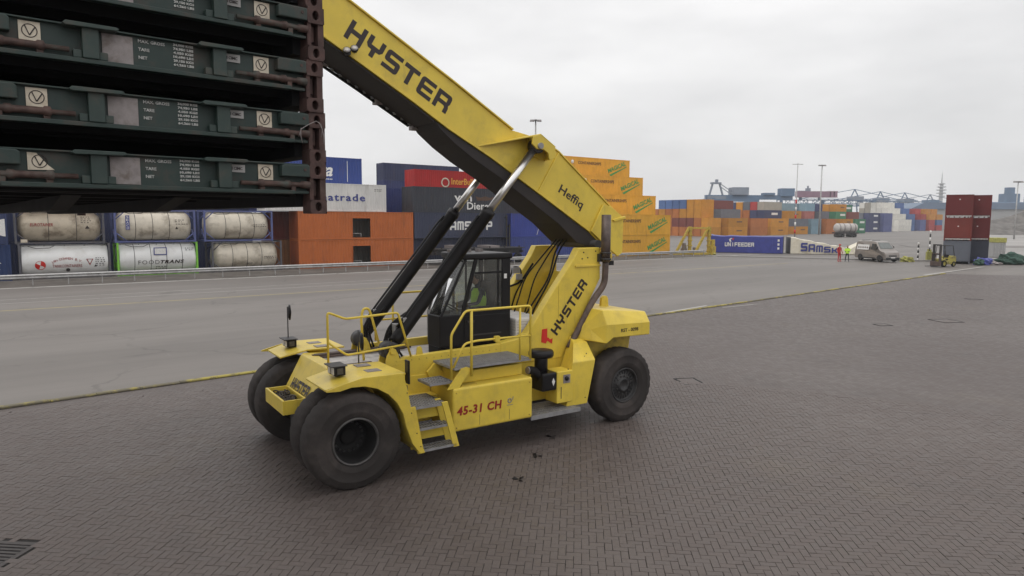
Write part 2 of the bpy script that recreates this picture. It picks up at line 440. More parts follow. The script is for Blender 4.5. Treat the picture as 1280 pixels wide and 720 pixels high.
# ------------------------------------------------------------------ mesh helpers
class MB:
    """collects simple solids; build() links them as one mesh object"""
    def __init__(self):
        self.v, self.f, self.s = [], [], []
    def add(self, vs, fs, smooth=False):
        n = len(self.v)
        self.v += [tuple(p) for p in vs]
        self.f += [tuple(i + n for i in q) for q in fs]
        self.s += [smooth] * len(fs)
        return self
    def box(self, a, b, M=None):
        (x0, y0, z0), (x1, y1, z1) = a, b
        vs = [Vector(p) for p in ((x0, y0, z0), (x1, y0, z0), (x1, y1, z0), (x0, y1, z0), (x0, y0, z1), (x1, y0, z1), (x1, y1, z1), (x0, y1, z1))]
        if M is not None:
            vs = [M @ p for p in vs]
        return self.add(vs, [(0, 3, 2, 1), (4, 5, 6, 7), (0, 1, 5, 4), (1, 2, 6, 5), (2, 3, 7, 6), (3, 0, 4, 7)])
    def hexa(self, pts):
        return self.add(pts, [(0, 3, 2, 1), (4, 5, 6, 7), (0, 1, 5, 4), (1, 2, 6, 5), (2, 3, 7, 6), (3, 0, 4, 7)])
    def prism(self, prof, y0, y1, axis='y', M=None):
        """profile of (a, b) points swept along an axis; axis y: (x,z), axis x: (y,z), axis z: (x,y)"""
        def mk(a, b, t):
            q = {'y': (a, t, b), 'x': (t, a, b), 'z': (a, b, t)}[axis]
            return M @ Vector(q) if M is not None else q
        n = len(prof)
        vs = [mk(a, b, y0) for a, b in prof] + [mk(a, b, y1) for a, b in prof]
        fs = [tuple(range(n - 1, -1, -1)), tuple(range(n, 2 * n))]
        fs += [(i, (i + 1) % n, n + (i + 1) % n, n + i) for i in range(n)]
        return self.add(vs, fs)
    def tube(self, pts, r, seg=8, cap=True, smooth=True):
        pts = [Vector(p) for p in pts]
        rs = r if isinstance(r, (list, tuple)) else [r] * len(pts)
        vs, fs = [], []
        up = None
        for k, p in enumerate(pts):
            if k == 0:
                d = pts[1] - p
            elif k == len(pts) - 1:
                d = p - pts[k - 1]
            else:
                d = (pts[k + 1] - p).normalized() + (p - pts[k - 1]).normalized()
            d = d.normalized() if d.length > 1e-9 else Vector((0, 0, 1))
            if up is None:
                up = Vector((0, 0, 1)) if abs(d.z) < 0.9 else Vector((1, 0, 0))
            a = d.cross(up)
            if a.length < 1e-6:
                a = d.cross(Vector((0.3, 1, 0.2)))
            a.normalize()
            bb = a.cross(d).normalized()
            up = bb
            for q in range(seg):
                w = 2 * math.pi * q / seg
                vs.append(p + (a * math.cos(w) + bb * math.sin(w)) * rs[k])
        for k in range(len(pts) - 1):
            for q in range(seg):
                a0, a1 = k * seg + q, k * seg + (q + 1) % seg
                fs.append((a0, a1, a1 + seg, a0 + seg))
        n = len(self.v)
        self.add(vs, fs, smooth)
        if cap:
            m_ = len(pts) - 1
            self.f.append(tuple(n + q for q in range(seg - 1, -1, -1)))
            self.f.append(tuple(n + m_ * seg + q for q in range(seg)))
            self.s += [False, False]
        return self
    def lathe(self, prof, seg=32, M=None, smooth=True, closed=False):
        """profile of (radius, height) about the local Z axis"""
        vs, fs = [], []
        n = len(prof)
        for q in range(seg):
            w = 2 * math.pi * q / seg
            for r, h in prof:
                p = Vector((r * math.cos(w), r * math.sin(w), h))
                vs.append(M @ p if M is not None else p)
        for q in range(seg):
            q2 = (q + 1) % seg
            for k in range(n if closed else n - 1):
                k2 = (k + 1) % n
                fs.append((q * n + k, q2 * n + k, q2 * n + k2, q * n + k2))
        return self.add(vs, fs, smooth)
    def mesh(self, name):
        me = bpy.data.meshes.new(name)
        me.from_pydata(self.v, [], self.f)
        bm = bmesh.new()
        bm.from_mesh(me)
        bmesh.ops.recalc_face_normals(bm, faces=bm.faces)
        bm.to_mesh(me)
        bm.free()
        me.polygons.foreach_set("use_smooth", self.s)
        me.update()
        return me
    def build(self, name, mat, parent=None, bevel=0.0, seg=2):
        o = obj(name, self.mesh(name), mat, parent)
        if bevel:
            bv = o.modifiers.new("bevel", 'BEVEL')
            bv.width = bevel
            bv.segments = seg
            bv.limit_method = 'ANGLE'
            bv.angle_limit = R(35)
            bv.harden_normals = False
        return o

def obj(name, me, mat, parent=None):
    o = bpy.data.objects.new(name, me)
    COL.objects.link(o)
    if mat is not None and me is not None and not me.materials:
        me.materials.append(MATS[mat] if isinstance(mat, str) else mat)
    if parent is not None:
        o.parent = parent
    return o

def thing(name, label, cat, loc=(0, 0, 0), rz=0.0, group=None):
    o = bpy.data.objects.new(name, None)
    o.empty_display_size = 0.3
    COL.objects.link(o)
    o.location = loc
    o.rotation_euler = (0, 0, rz)
    return tag(o, label, cat, group)

def tag(o, label, cat, group=None):
    o["label"], o["category"] = label, cat
    if group:
        o["group"] = group
    return o

def kind(o, k):
    o["kind"] = k
    return o

def copy_tree(o, parent=None):
    c = o.copy()
    COL.objects.link(c)
    if parent is not None:
        c.parent = parent
    for ch in list(o.children):
        copy_tree(ch, c)
    return c

def text_mesh(body, size, bold=0.0, stretch=1.0, shear=0.0, extrude=0.002, align='LEFT', spacing=1.0, res=2):
    cu = bpy.data.curves.new("lettering", 'FONT')
    cu.body = body
    cu.size = size
    cu.offset = bold
    cu.shear = shear
    cu.extrude = extrude
    cu.align_x = align
    cu.resolution_u = res
    cu.space_character = spacing
    o = bpy.data.objects.new("lettering", cu)
    me = bpy.data.meshes.new_from_object(o)
    bpy.data.objects.remove(o)
    bpy.data.curves.remove(cu)
    if stretch != 1.0:
        for v in me.vertices:
            v.co.x *= stretch
    me.name = "lettering"
    return me

def text_width(me):
    xs = [v.co.x for v in me.vertices]
    return min(xs), max(xs)

def fit(me, x0, x1, y0=None, y1=None):
    """scale flat text so that its outline fills the given box"""
    xs = [v.co.x for v in me.vertices]; ys = [v.co.y for v in me.vertices]
    a, b, c, d = min(xs), max(xs), min(ys), max(ys)
    sx = (x1 - x0) / (b - a)
    sy = sx if y0 is None else (y1 - y0) / (d - c)
    for v in me.vertices:
        v.co.x = x0 + (v.co.x - a) * sx
        v.co.y = (y0 or 0) + (v.co.y - c) * sy
    return me

def side_text(body, mat, parent, x0, x1, z0, z1, y, bold=0.0, shear=0.0, face=-1, name="lettering", spacing=1.0):
    """text standing in a local XZ plane, read from -Y (face -1)"""
    me = fit(text_mesh(body, 1.0, bold, shear=shear, spacing=spacing), x0, x1, z0, z1)
    me.transform(Matrix(((1, 0, 0, 0), (0, 0, -1, y), (0, 1, 0, 0), (0, 0, 0, 1))))
    return obj(name, me, mat, parent)

# heavy squared lettering, each letter a flat outline in a unit cell
BLOCK = {
 'H': [[(0,0),(.26,0),(.26,.38),(.74,.38),(.74,0),(1,0),(1,1),(.74,1),(.74,.62),(.26,.62),(.26,1),(0,1)]],
 'Y': [[(.37,0),(.63,0),(.63,.34),(.86,.36),(1,.52),(1,1),(.74,1),(.74,.58),(.26,.58),(.26,1),(0,1),(0,.52),(.14,.36),(.37,.34)]],
 'S': [[(0,0),(.84,0),(.95,.05),(1,.16),(1,.48),(.95,.58),(.84,.62),(.26,.62),(.26,.78),(1,.78),(1,1),(.16,1),(.05,.95),(0,.84),(0,.52),(.05,.42),(.16,.38),(.74,.38),(.74,.22),(0,.22)]],
 'T': [[(.37,0),(.63,0),(.63,.77),(1,.77),(1,1),(0,1),(0,.77),(.37,.77)]],
 'E': [[(.16,0),(1,0),(1,.22),(.26,.22),(.26,.39),(.92,.39),(.92,.61),(.26,.61),(.26,.78),(1,.78),(1,1),(.16,1),(.05,.95),(0,.84),(0,.16),(.05,.05)]],
 'R': [[(0,0),(.26,0),(.26,.34),(.66,.34),(.74,.28),(.74,0),(1,0),(1,.32),(.93,.45),(1,.56),(0,.56)],[(0,.56),(.26,.56),(.26,.78),(0,.78)],[(.74,.56),(1,.56),(1,.78),(.74,.78)],[(0,.78),(1,.78),(1,.84),(.95,.95),(.84,1),(0,1)]],
 'A': [[(0,0),(.26,0),(.26,.26),(.74,.26),(.74,0),(1,0),(1,.48),(0,.48)],[(0,.48),(.26,.48),(.26,.78),(0,.78)],[(.74,.48),(1,.48),(1,.78),(.74,.78)],[(0,.78),(1,.78),(1,.84),(.95,.95),(.84,1),(.16,1),(.05,.95),(0,.84)]],
 'M': [[(0,0),(.22,0),(.22,.78),(.39,.78),(.39,0),(.61,0),(.61,.78),(.78,.78),(.78,0),(1,0),(1,.84),(.95,.95),(.84,1),(.16,1),(.05,.95),(0,.84)]],
 'K': [[(0,0),(.26,0),(.26,.38),(.42,.38),(.72,0),(1,0),(.66,.5),(1,1),(.72,1),(.42,.62),(.26,.62),(.26,1),(0,1)]],
 'I': [[(.37,0),(.63,0),(.63,1),(.37,1)]],
 'P': [[(0,0),(.26,0),(.26,.34),(.84,.34),(.95,.39),(1,.5),(1,.56),(0,.56)],[(0,.56),(.26,.56),(.26,.78),(0,.78)],[(.74,.56),(1,.56),(1,.78),(.74,.78)],[(0,.78),(1,.78),(1,.84),(.95,.95),(.84,1),(0,1)]],
 'U': [[(.16,0),(.84,0),(.95,.05),(1,.16),(1,1),(.74,1),(.74,.23),(.26,.23),(.26,1),(0,1),(0,.16),(.05,.05)]],
 'N': [[(0,0),(.26,0),(.26,.62),(.74,0),(1,0),(1,1),(.74,1),(.74,.38),(.26,1),(0,1)]],
 'F': [[(0,0),(.26,0),(.26,.38),(.9,.38),(.9,.6),(.26,.6),(.26,.78),(1,.78),(1,1),(0,1)]],
 'D': [[(0,0),(.26,0),(.26,1),(0,1)],[(.26,0),(.8,0),(.95,.1),(1,.23),(.26,.23)],[(.74,.23),(1,.23),(1,.77),(.74,.77)],[(.26,.77),(1,.77),(.95,.9),(.8,1),(.26,1)]],
}
def block_side(word, mat, parent, x0, x1, z0, z1, y, gap=.16):
    me = block_mesh(word, x1 - x0, z1 - z0, gap)
    me.transform(Matrix(((1, 0, 0, x0), (0, 0, -1, y), (0, 1, 0, z0), (0, 0, 0, 1))))
    return obj("lettering", me, mat, parent)
def block_mesh(word, w, h, gap=.16):
    k = w / (len(word) * (1 + gap) - gap)
    m_ = MB()
    for q, ch in enumerate(word):
        x0 = q * (1 + gap) * k
        for poly in BLOCK[ch]:
            m_.add([(x0 + x * k, y * h, 0) for x, y in poly], [tuple(range(len(poly)))])
    return m_.mesh("lettering")
# ================================================================== SETTING: ground
KA = Vector((-12.2, 15.9, 0)); KD = Vector((0.755, 0.656, 0)).normalized(); KN = Vector((-KD.y, KD.x, 0))
def kerb_side(x, y):            # > 0 beyond the kerb
    return (Vector((x, y, 0)) - KA).dot(KN)

ground = kind(MB().add([(-900, -60, -0.03), (1500, -60, -0.03), (1500, 1500, -0.03), (-900, 1500, -0.03)], [(0, 1, 2, 3)]).build("ground", 'asphalt'), "structure")
a, b_ = KA - KD * 30, KA + KD * 66
road_end = b_ + KN * 26
road = kind(MB().add([a + KN * 0.02, b_ + KN * 0.02, b_ + KN * 90, a + KN * 60], [(0, 1, 2, 3)]).build("road", 'asphalt'), "structure")
# paved yard: bed of sand, block paving near the camera built one by one, far field by material
P0, P1 = KA - KD * 30 - KN * 0.10, KA + KD * 66 - KN * 0.10
pav = kind(MB().add([P0 + Vector((0, 0, -0.004)), P1 + Vector((0, 0, -0.004)), Vector((110, 40, -0.004)), Vector((60, -20, -0.004)), Vector((-40, -20, -0.004))], [(0, 4, 3, 2, 1)]).build("paving", 'paving'), "structure")

def brot(x, y):
    c, s = math.cos(BROT), math.sin(BROT)
    return (x * c - y * s, x * s + y * c)
GULLY = (-6.95, 8.85)
near, cells = [], []
def in_view(x, y, pad=0.35):
    return y > 7.9 and abs(x) < 0.755 * y + pad
for j in range(int(7.0 / BRICK), int(20.5 / BRICK)):
    for i in range(int(-18.0 / BRICK), int(15.0 / BRICK)):
        k = (i - j) % 4
        if k not in (0, 3):
            continue
        w, h = (2, 1) if k == 0 else (1, 2)
        x, y = brot((i + w / 2) * BRICK, (j + h / 2) * BRICK)
        if not in_view(x, y) or kerb_side(x, y) > -0.25 or x > 13.5:
            continue
        if x * x + y * y > 19.5 ** 2 or (abs(x - GULLY[0]) < 0.36 and abs(y - GULLY[1]) < 0.36):
            continue
        cells.append((y, x, w, h))
cells.sort()
def brick_faces(w, h, top=0.012, g=0.0034, cham=0.0022, low=-0.003):
    a, c = w * BRICK / 2 - g, h * BRICK / 2 - g
    e, f = a - cham, c - cham
    cb, sb = math.cos(BROT), math.sin(BROT)
    def q(x, y, z):
        return (x * cb - y * sb, x * sb + y * cb, z)
    vs = [q(-a, -c, low), q(a, -c, low), q(a, c, low), q(-a, c, low), q(-a, -c, top - cham), q(a, -c, top - cham), q(a, c, top - cham), q(-a, c, top - cham), q(-e, -f, top), q(e, -f, top), q(e, f, top), q(-e, f, top)]
    fs = [(8, 9, 10, 11)] + [(p, (p + 1) % 4, (p + 1) % 4 + 4, p + 4) for p in range(4)] + [(p + 4, (p + 1) % 4 + 4, (p + 1) % 4 + 8, p + 8) for p in range(4)]
    return vs, fs
bm_h = MB().add(*brick_faces(2, 1)).mesh("brick"); bm_h.materials.append(MATS['brick'])
bm_v = MB().add(*brick_faces(1, 2)).mesh("brick"); bm_v.materials.append(MATS['brick'])
rb = random.Random(3)
for (y, x, w, h) in cells[:300]:
    o = bpy.data.objects.new("brick", bm_h if w == 2 else bm_v)
    COL.objects.link(o)
    o.location = (x + rb.uniform(-.002, .002), y + rb.uniform(-.002, .002), rb.uniform(-.003, .002))
    o.rotation_euler = (rb.uniform(-.006, .006), rb.uniform(-.006, .006), rb.uniform(-.008, .008))
    o.parent = pav
VS, FS = [], []
bh, bv_ = brick_faces(2, 1), brick_faces(1, 2)
for (y, x, w, h) in cells[300:]:
    vs, fs = bh if w == 2 else bv_
    n = len(VS)
    dz, tx, ty = rb.uniform(-.003, .002), rb.uniform(-.008, .008), rb.uniform(-.008, .008)
    jx, jy = rb.uniform(-.002, .002), rb.uniform(-.002, .002)
    VS += [(x + jx + p[0], y + jy + p[1], p[2] + dz + p[0] * tx + p[1] * ty) for p in vs]
    FS += [tuple(q + n for q in f) for f in fs]
me = bpy.data.meshes.new("paving_bricks")
me.from_pydata(VS, [], FS)
kind(obj("paving_bricks", me, 'brick', pav), "stuff")
# dark sand seen in the joints between the built blocks
arc = [(19.0 * math.sin(R(a)), 19.0 * math.cos(R(a))) for a in range(40, -41, -2)]
sand_pts = [(-6.4, 7.9), (6.4, 7.9)] + [(x, y) for x, y in arc if kerb_side(x, y) < -.6 and x < 13.0] + [(-11.2, 14.9)]
kind(MB().add([(x, y, 0.001) for x, y in sand_pts], [tuple(range(len(sand_pts)))]).build("joint_sand", 'joint_sand', pav), "stuff")

# gully cover, bottom left of the paved yard
g = thing("drain_gully", "square iron drain gully with slotted cover set in the block paving", "drain", (GULLY[0], GULLY[1], 0), BROT)
fr = MB()
for a0, b0 in (((-.34, -.34), (.34, -.26)), ((-.34, .26), (.34, .34)), ((-.34, -.26), (-.26, .26)), ((.26, -.26), (.34, .26))):
    fr.box((a0[0], a0[1], 0.001), (b0[0], b0[1], 0.012))
fr.build("frame", 'iron', g)
MB().box((-.26, -.26, 0.001), (.26, .26, 0.003)).build("pit", 'rack_dark', g)
for q in range(6):
    y0 = -.245 + q * .085
    MB().box((-.258, y0, 0.003), (.258, y0 + .048, 0.013)).build("slat", 'iron', g)
def manhole(x, y, w, d, label):
    t_ = thing("manhole_cover", label, "manhole", (x, y, 0), R(10))
    MB().box((-w / 2, -d / 2, -0.002), (w / 2, d / 2, 0.006)).build("cover", 'brick', t_)
    r_ = MB()
    e = 0.06
    r_.box((-w/2 - e, -d/2 - e, -0.002), (w/2 + e, -d/2 - .012, 0.010)).box((-w/2 - e, d/2 + .012, -0.002), (w/2 + e, d/2 + e, 0.010))
    r_.box((-w/2 - e, -d/2 - .012, -0.002), (-w/2 - .012, d/2 + .012, 0.010)).box((w/2 + .012, -d/2 - .012, -0.002), (w/2 + e, d/2 + .012, 0.010))
    r_.build("rim", 'rack_dark', t_)
manhole(5.04, 18.96, 0.5, 0.7, "small square manhole cover in the paving beside the rear wheel")
manhole(19.9, 31.0, 0.9, 0.9, "dark framed square manhole cover alone in the open paving")
manhole(16.3, 29.7, 0.5, 0.4, "small dark drain lid beside the larger framed manhole")
manhole(27.1, 39.8, 0.6, 0.5, "small distant manhole cover in the paving towards the red stack")

# scraps lying on the paving
def scrap(x, y, rz, label):
    m_ = MB()
    r_ = random.Random(int(x * 100))
    for q in range(3):
        a0 = rz + q * 2.1
        p = [Vector((0, 0, .004))]
        p.append(Vector((math.cos(a0) * .10, math.sin(a0) * .10, .03)))
        p.append(Vector((math.cos(a0 + .5) * .13, math.sin(a0 + .5) * .13, .012)))
        p.append(Vector((math.cos(a0 + .9) * .07, math.sin(a0 + .9) * .07, .004)))
        m_.add(p + [v + Vector((0, 0, .004)) for v in p], [(0, 1, 2, 3), (7, 6, 5, 4), (0, 4, 5, 1), (1, 5, 6, 2), (2, 6, 7, 3), (3, 7, 4, 0)])
    o = m_.build("dead_leaf", 'black')
    o.location = (x, y, 0.012)
    return tag(o, label, "leaf", "dead leaves on the paving")
scrap(.85, 13.92, .4, "curled dark leaf on the paving closest to the yellow truck")
scrap(.49, 12.75, 1.7, "curled dark leaf on the paving, middle one of three")
scrap(.14, 11.57, 2.6, "curled dark leaf on the paving farthest from the yellow truck")

# kerb of single stones, yellow paint worn off in places
kerb = kind(MB().add([KA - KD * 30 + KN * -.12 + Vector((0, 0, .002)), KA + KD * 66 + KN * -.12 + Vector((0, 0, .002)), KA + KD * 66 + KN * .12 + Vector((0, 0, .002)), KA - KD * 30 + KN * .12 + Vector((0, 0, .002))], [(0, 1, 2, 3)]).build("kerb", 'joint_sand'), "structure")
stone = MB().prism([(-.085, -.01), (.085, -.01), (.085, .04), (.07, .052), (-.06, .052), (-.085, .03)], 0.006, 0.994, 'x').mesh("kerb_stone")
stone.materials.append(MATS['kerb'])
ka = math.atan2(KD.y, KD.x)
for q in range(-6, 66):
    o = bpy.data.objects.new("kerb_stone", stone)
    COL.objects.link(o)
    p = KA + KD * q
    o.location = (p.x, p.y, rb.uniform(-.008, .006))
    o.rotation_euler = (0, 0, ka + rb.uniform(-.006, .006))
    o.parent = kerb

# yard axes of the container rows and the road
YH = R(36.4)
W0 = Vector((-19.06, 61.2, 0)); YD = Vector((math.cos(YH), math.sin(YH), 0)); YN = Vector((-math.sin(YH), math.cos(YH), 0))
def W(t, off, z=0.0):
    p = W0 + YD * t + YN * off
    return Vector((p.x, p.y, z))
def strip(name, t0, t1, off, w, mat, z=0.004):
    o = MB().add([W(t0, off - w / 2, z), W(t1, off - w / 2, z), W(t1, off + w / 2, z), W(t0, off + w / 2, z)], [(0, 1, 2, 3)]).build(name, mat, road)
    return o
strip("edge_line", -40, 46, -19.4, .22, 'line_yellow')
strip("lane_line", -40, 30, -16.0, .12, 'line_white')
strip("lane_line", -40, 24, -14.0, .12, 'line_white')
strip("gutter_strip", -40, 60, -6.6, .5, 'line_white')
def ground_line(name, a, b, w, mat, z=0.003):
    a, b = Vector(a), Vector(b)
    d = (b - a).normalized()
    n = Vector((-d.y, d.x, 0)) * w / 2
    kz = Vector((0, 0, z))
    return MB().add([a - n + kz, b - n + kz, b + n + kz, a + n + kz], [(0, 1, 2, 3)]).build(name, mat, road)
ground_line("painted_line", (6.75, 32.6, 0), (10.4, 36.2, 0), .16, 'line_white', .006)
ground_line("painted_line", (-7.7, 19.95, 0), (-7.0, 20.55, 0), .14, 'line_white', .006)
ground_line("painted_line", (11.0, 35.4, 0), (13.4, 37.0, 0), .10, 'line_white', .006)
ground_line("painted_line", (34.9, 57.6, 0), (47.5, 68.6, 0), .30, 'line_white', .006)
# far yard patches beyond the right-hand kerb: pale concrete bays
def patch(name, pts, mat, z):
    return kind(MB().add([(x, y, z) for x, y in pts], [tuple(range(len(pts)))]).build(name, mat), "structure")
simple('concrete_bay', (0.30, 0.285, 0.27), 0.75, vary=0.12, scale=0.06, dirt=(0.17, 0.16, 0.15), dirt_amt=0.7, dscale=0.05)
patch("concrete_apron", [(52, 84), (150, 60), (420, 260), (220, 330)], 'concrete_bay', 0.006)
patch("asphalt_lane", [(70, 120), (240, 96), (250, 106), (74, 131)], 'asphalt', 0.012)
# ================================================================== container kit
def corr(mb, L, z0, z1, y, depth=0.036, pitch=0.28, x0=0.0, axis='x', sign=1, M=None):
    """corrugated sheet standing on z0..z1, running from x0 to x0+L; crests at y, troughs depth further in"""
    n = max(2, int(round(L / pitch)))
    p = L / n
    pr = []
    for i in range(n):
        s = x0 + i * p
        pr += [(s, 0), (s + p * .33, 0), (s + p * .5, depth), (s + p * .83, depth)]
    pr.append((x0 + L, 0))
    vs = []
    for a, d in pr:
        for z in (z0, z1):
            q = Vector((a, y + d * sign, z)) if axis == 'x' else Vector((y + d * sign, a, z))
            vs.append(M @ q if M is not None else q)
    mb.add(vs, [(2 * i, 2 * i + 2, 2 * i + 3, 2 * i + 1) for i in range(len(pr) - 1)])

def frame_mesh(L, Wd, Hh):
    m_ = MB()
    t = .11
    e = .004
    for x in (0, L - t):
        for y in (0, Wd - t):
            m_.box((x, y, .12), (x + t, y + t, Hh - .12))
    for x in (0, L):
        for y in (0, Wd):
            for z in (0, Hh):
                cx = (x - e, x + .178) if x == 0 else (x - .178, x + e)
                cy = (y - e, y + .162) if y == 0 else (y - .162, y + e)
                cz = (z, z + .118) if z == 0 else (z - .118, z)
                m_.box((cx[0], cy[0], cz[0]), (cx[1], cy[1], cz[1]))
    for y in (0.002, Wd - .062):
        m_.box((.178, y, .02), (L - .178, y + .06, .16))
        m_.box((.178, y, Hh - .09), (L - .178, y + .06, Hh - .012))
    for x in (0.002, L - .062):
        m_.box((x, .162, .02), (x + .06, Wd - .162, .16))
        m_.box((x, .162, Hh - .11), (x + .06, Wd - .162, Hh - .012))
    m_.box((.06, .06, .10), (L - .06, Wd - .06, .15))
    return m_

BOXES = {}
def box_parts(L, Wd=2.44, Hh=2.59, opening=None):
    key = (round(L, 2), Wd, Hh, opening)
    if key in BOXES:
        return BOXES[key]
    parts = []
    parts.append(("frame", frame_mesh(L, Wd, Hh).mesh("frame")))
    s = MB()
    if opening:
        o0, o1, oz = opening
        corr(s, o0 - .11, .15, Hh - .09, .012, x0=.11)
        corr(s, L - .11 - o1, .15, Hh - .09, .012, x0=o1)
        corr(s, o1 - o0, oz, Hh - .09, .012, x0=o0)
        s.box((o0 - .05, .0, .15), (o0, .07, oz)).box((o1, .0, .15), (o1 + .05, .07, oz)).box((o0 - .05, .0, oz), (o1 + .05, .07, oz + .06))
    else:
        corr(s, L - .22, .15, Hh - .09, .012, x0=.11)
    parts.append(("side_panel", s.mesh("side_panel")))
    s = MB(); corr(s, L - .22, .15, Hh - .09, Wd - .012, x0=.11, sign=-1)
    parts.append(("side_panel", s.mesh("side_panel")))
    s = MB(); corr(s, Wd - .22, .15, Hh - .11, L - .012, x0=.11, axis='y', sign=-1)
    parts.append(("end_panel", s.mesh("end_panel")))
    s = MB()
    s.box((.04, .02, Hh - .055), (L - .04, Wd - .02, Hh - .03))
    parts.append(("roof", s.mesh("roof")))
    for y0, y1 in ((.115, Wd / 2 - .006), (Wd / 2 + .006, Wd - .115)):
        s = MB()
        s.box((.035, y0, .165), (.075, y1, Hh - .115))
        for z in (.55, 1.05, 1.55, 2.05):
            s.box((.027, y0 + .05, z - .03), (.035, y1 - .05, z + .03))
        for y in (y0 + .27, y1 - .27):
            s.tube([(.012, y, .13), (.012, y, Hh - .09)], .017, 6)
            s.box((.002, y - .03, .95), (.02, y + .14, 1.02))
        parts.append(("door", s.mesh("door")))
    for n_, me_ in parts:
        me_.materials.append(MATS['box_paint'])
    BOXES[key] = parts
    return parts

BOX_N = 0
def container(t, off, lvl, L, col, label, z=None, group=None, opening=None, rz=None, loc=None, Hh=2.59, doors=None):
    o = thing("shipping_container", label, "container", loc if loc is not None else W(t, off, lvl * 2.59 if z is None else z), YH if rz is None else rz, group)
    for n_, me_ in box_parts(L, Hh=Hh, opening=opening):
        c = bpy.data.objects.new(n_, me_)
        COL.objects.link(c)
        c.parent = o
        c.color = (col[0], col[1], col[2], 1)
        if n_ == "door" and doors:
            c.color = (doors[0], doors[1], doors[2], 1)
    return o

L40, L20 = 11.52, 5.72
ORANGE = (0.50, 0.145, 0.045); RUSTRED = (0.16, 0.035, 0.028); BLUE = (0.045, 0.075, 0.26); NAVY = (0.035, 0.042, 0.085)
GREYB = (0.055, 0.058, 0.07); WHITE = (0.70, 0.685, 0.66); RED = (0.45, 0.03, 0.028); YELLOR = (0.76, 0.41, 0.055); DBLUE = (0.03, 0.05, 0.13)
GREEN = (0.05, 0.19, 0.10); LBLUE = (0.22, 0.34, 0.42); GREY = (0.16, 0.165, 0.19); BROWN = (0.22, 0.08, 0.06); CREAM = (0.62, 0.58, 0.48); SALMON = (0.48, 0.16, 0.12); PURPLE = (0.10, 0.11, 0.26)

# --- far left dark blue boxes
container(-32.4, -.1, 0, L40, DBLUE, "dark blue container with small white print, ground level beside tank containers")
o = container(-32.5, -.05, 1, L40, (0.05, 0.065, 0.14), "slate blue container with a white disc, second level beside dirty tank")
MB().prism([(11.40 + .62 * math.cos(R(a)), 1.2 + .62 * math.sin(R(a))) for a in range(90, 271, 12)], -.02, -.008).build("emblem_disc", 'white_print', o)
o2 = [c for c in COL.objects if c.get("label", "").startswith("dark blue container with small white")][0]
side_text("ER", 'white_print', o2, 10.15, 10.95, 1.25, 1.62, -.004)
side_text("C", 'white_print', o2, 10.5, 10.85, .78, 1.12, -.004)
# --- tank containers
def tank(t, off, lvl, L, frame, skin, label, bands, rad=1.12, texts=None, beam=False, braces=True, cover=False):
    Hh, Wd = 2.59, 2.44
    o = thing("tank_container", label, "tank container", W(t, off, lvl * 2.59), YH)
    f = MB()
    for x in (0, L - .14):
        for y in (0, Wd - .14):
            f.box((x, y, 0), (x + .14, y + .14, Hh))
        f.box((x, .14, 0), (x + .14, Wd - .14, .14)).box((x, .14, Hh - .14), (x + .14, Wd - .14, Hh))
    for y in (.02, Wd - .12):
        f.box((.14, y, .02), (L - .14, y + .1, .13))
        if beam:
            f.box((.14, y, Hh - .13), (L - .14, y + .1, Hh - .02))
        if braces:
            for x0, x1 in ((.14, .85), (L - .14, L - .85)):
                f.tube([(x0, y + .05, .75), (x1, y + .05, .1)], .045, 6)
                f.tube([(x0, y + .05, Hh - .75), (x1, y + .05, Hh - .08)], .045, 6)
    for x in (.07, L - .07):
        f.tube([(x, .14, .14), (x, Wd / 2, 1.0)], .05, 6).tube([(x, Wd - .14, .14), (x, Wd / 2, 1.0)], .05, 6)
    f.build("frame", frame, o)
    rot = Matrix.Translation((.16, Wd / 2, 1.30)) @ Matrix.Rotation(R(90), 4, 'Y')
    Lt = L - .32
    pr = [(0.001, 0.02), (.4, .04), (.75, .12), (.98, .24), (rad - .02, .40), (rad, .5)]
    pr2 = pr + [(r_, Lt - h_) for r_, h_ in reversed(pr)]
    if cover:
        pr2 = [(0.001, 0.0), (rad - .03, 0.0), (rad, .06), (rad, Lt - .06), (rad - .03, Lt), (0.001, Lt)]
    MB().lathe(pr2, 40, rot).build("tank", skin, o)
    for fx in bands:
        MB().lathe([(rad + .003, fx * Lt - .018), (rad + .014, fx * Lt - .018), (rad + .014, fx * Lt + .018), (rad + .003, fx * Lt + .018)], 40, rot, closed=True, smooth=False).build("band", 'dark_steel', o)
    w_ = MB()
    w_.box((.2, .75, 2.46), (L - .2, 1.1, 2.5)).box((.2, 1.35, 2.46), (L - .2, 1.7, 2.5))
    for q in range(5):
        w_.box((.3 + q * (L - .7) / 4, .7, 2.40), (.36 + q * (L - .7) / 4, 1.75, 2.46))
    w_.build("walkway", 'grating', o)
    w_ = MB().tube([(.6, .25, 2.42), (1.1, .18, 2.25), (1.9, .2, 2.28), (2.2, .3, 2.44)], .022, 5)
    w_.build("handrail", 'dark_steel', o)
    def wrap(body, mat, x0, x1, z0, z1, bold=0.0, shear=0.0, name="lettering", me=None, spacing=1.0):
        me = me or fit(text_mesh(body, 1.0, bold, shear=shear, spacing=spacing), x0, x1, z0, z1)
        for v in me.vertices:
            d = v.co.y - 1.30
            yy = Wd / 2 - math.sqrt(max(.02, (rad + .028) ** 2 - d * d))
            v.co = (v.co.x, yy - v.co.z, v.co.y)
        return obj(name, me, mat, o)
    return o, wrap
def disc_me(r, cx, cz, seg=28, a0=0.0, a1=6.2832):
    me_ = bpy.data.meshes.new("emblem")
    vs = [(cx, cz, 0)] + [(cx + r * math.cos(a0 + (a1 - a0) * q / seg), cz + r * math.sin(a0 + (a1 - a0) * q / seg), 0) for q in range(seg + 1)]
    me_.from_pydata(vs, [], [(0, q + 1, q + 2) for q in range(seg)])
    return me_
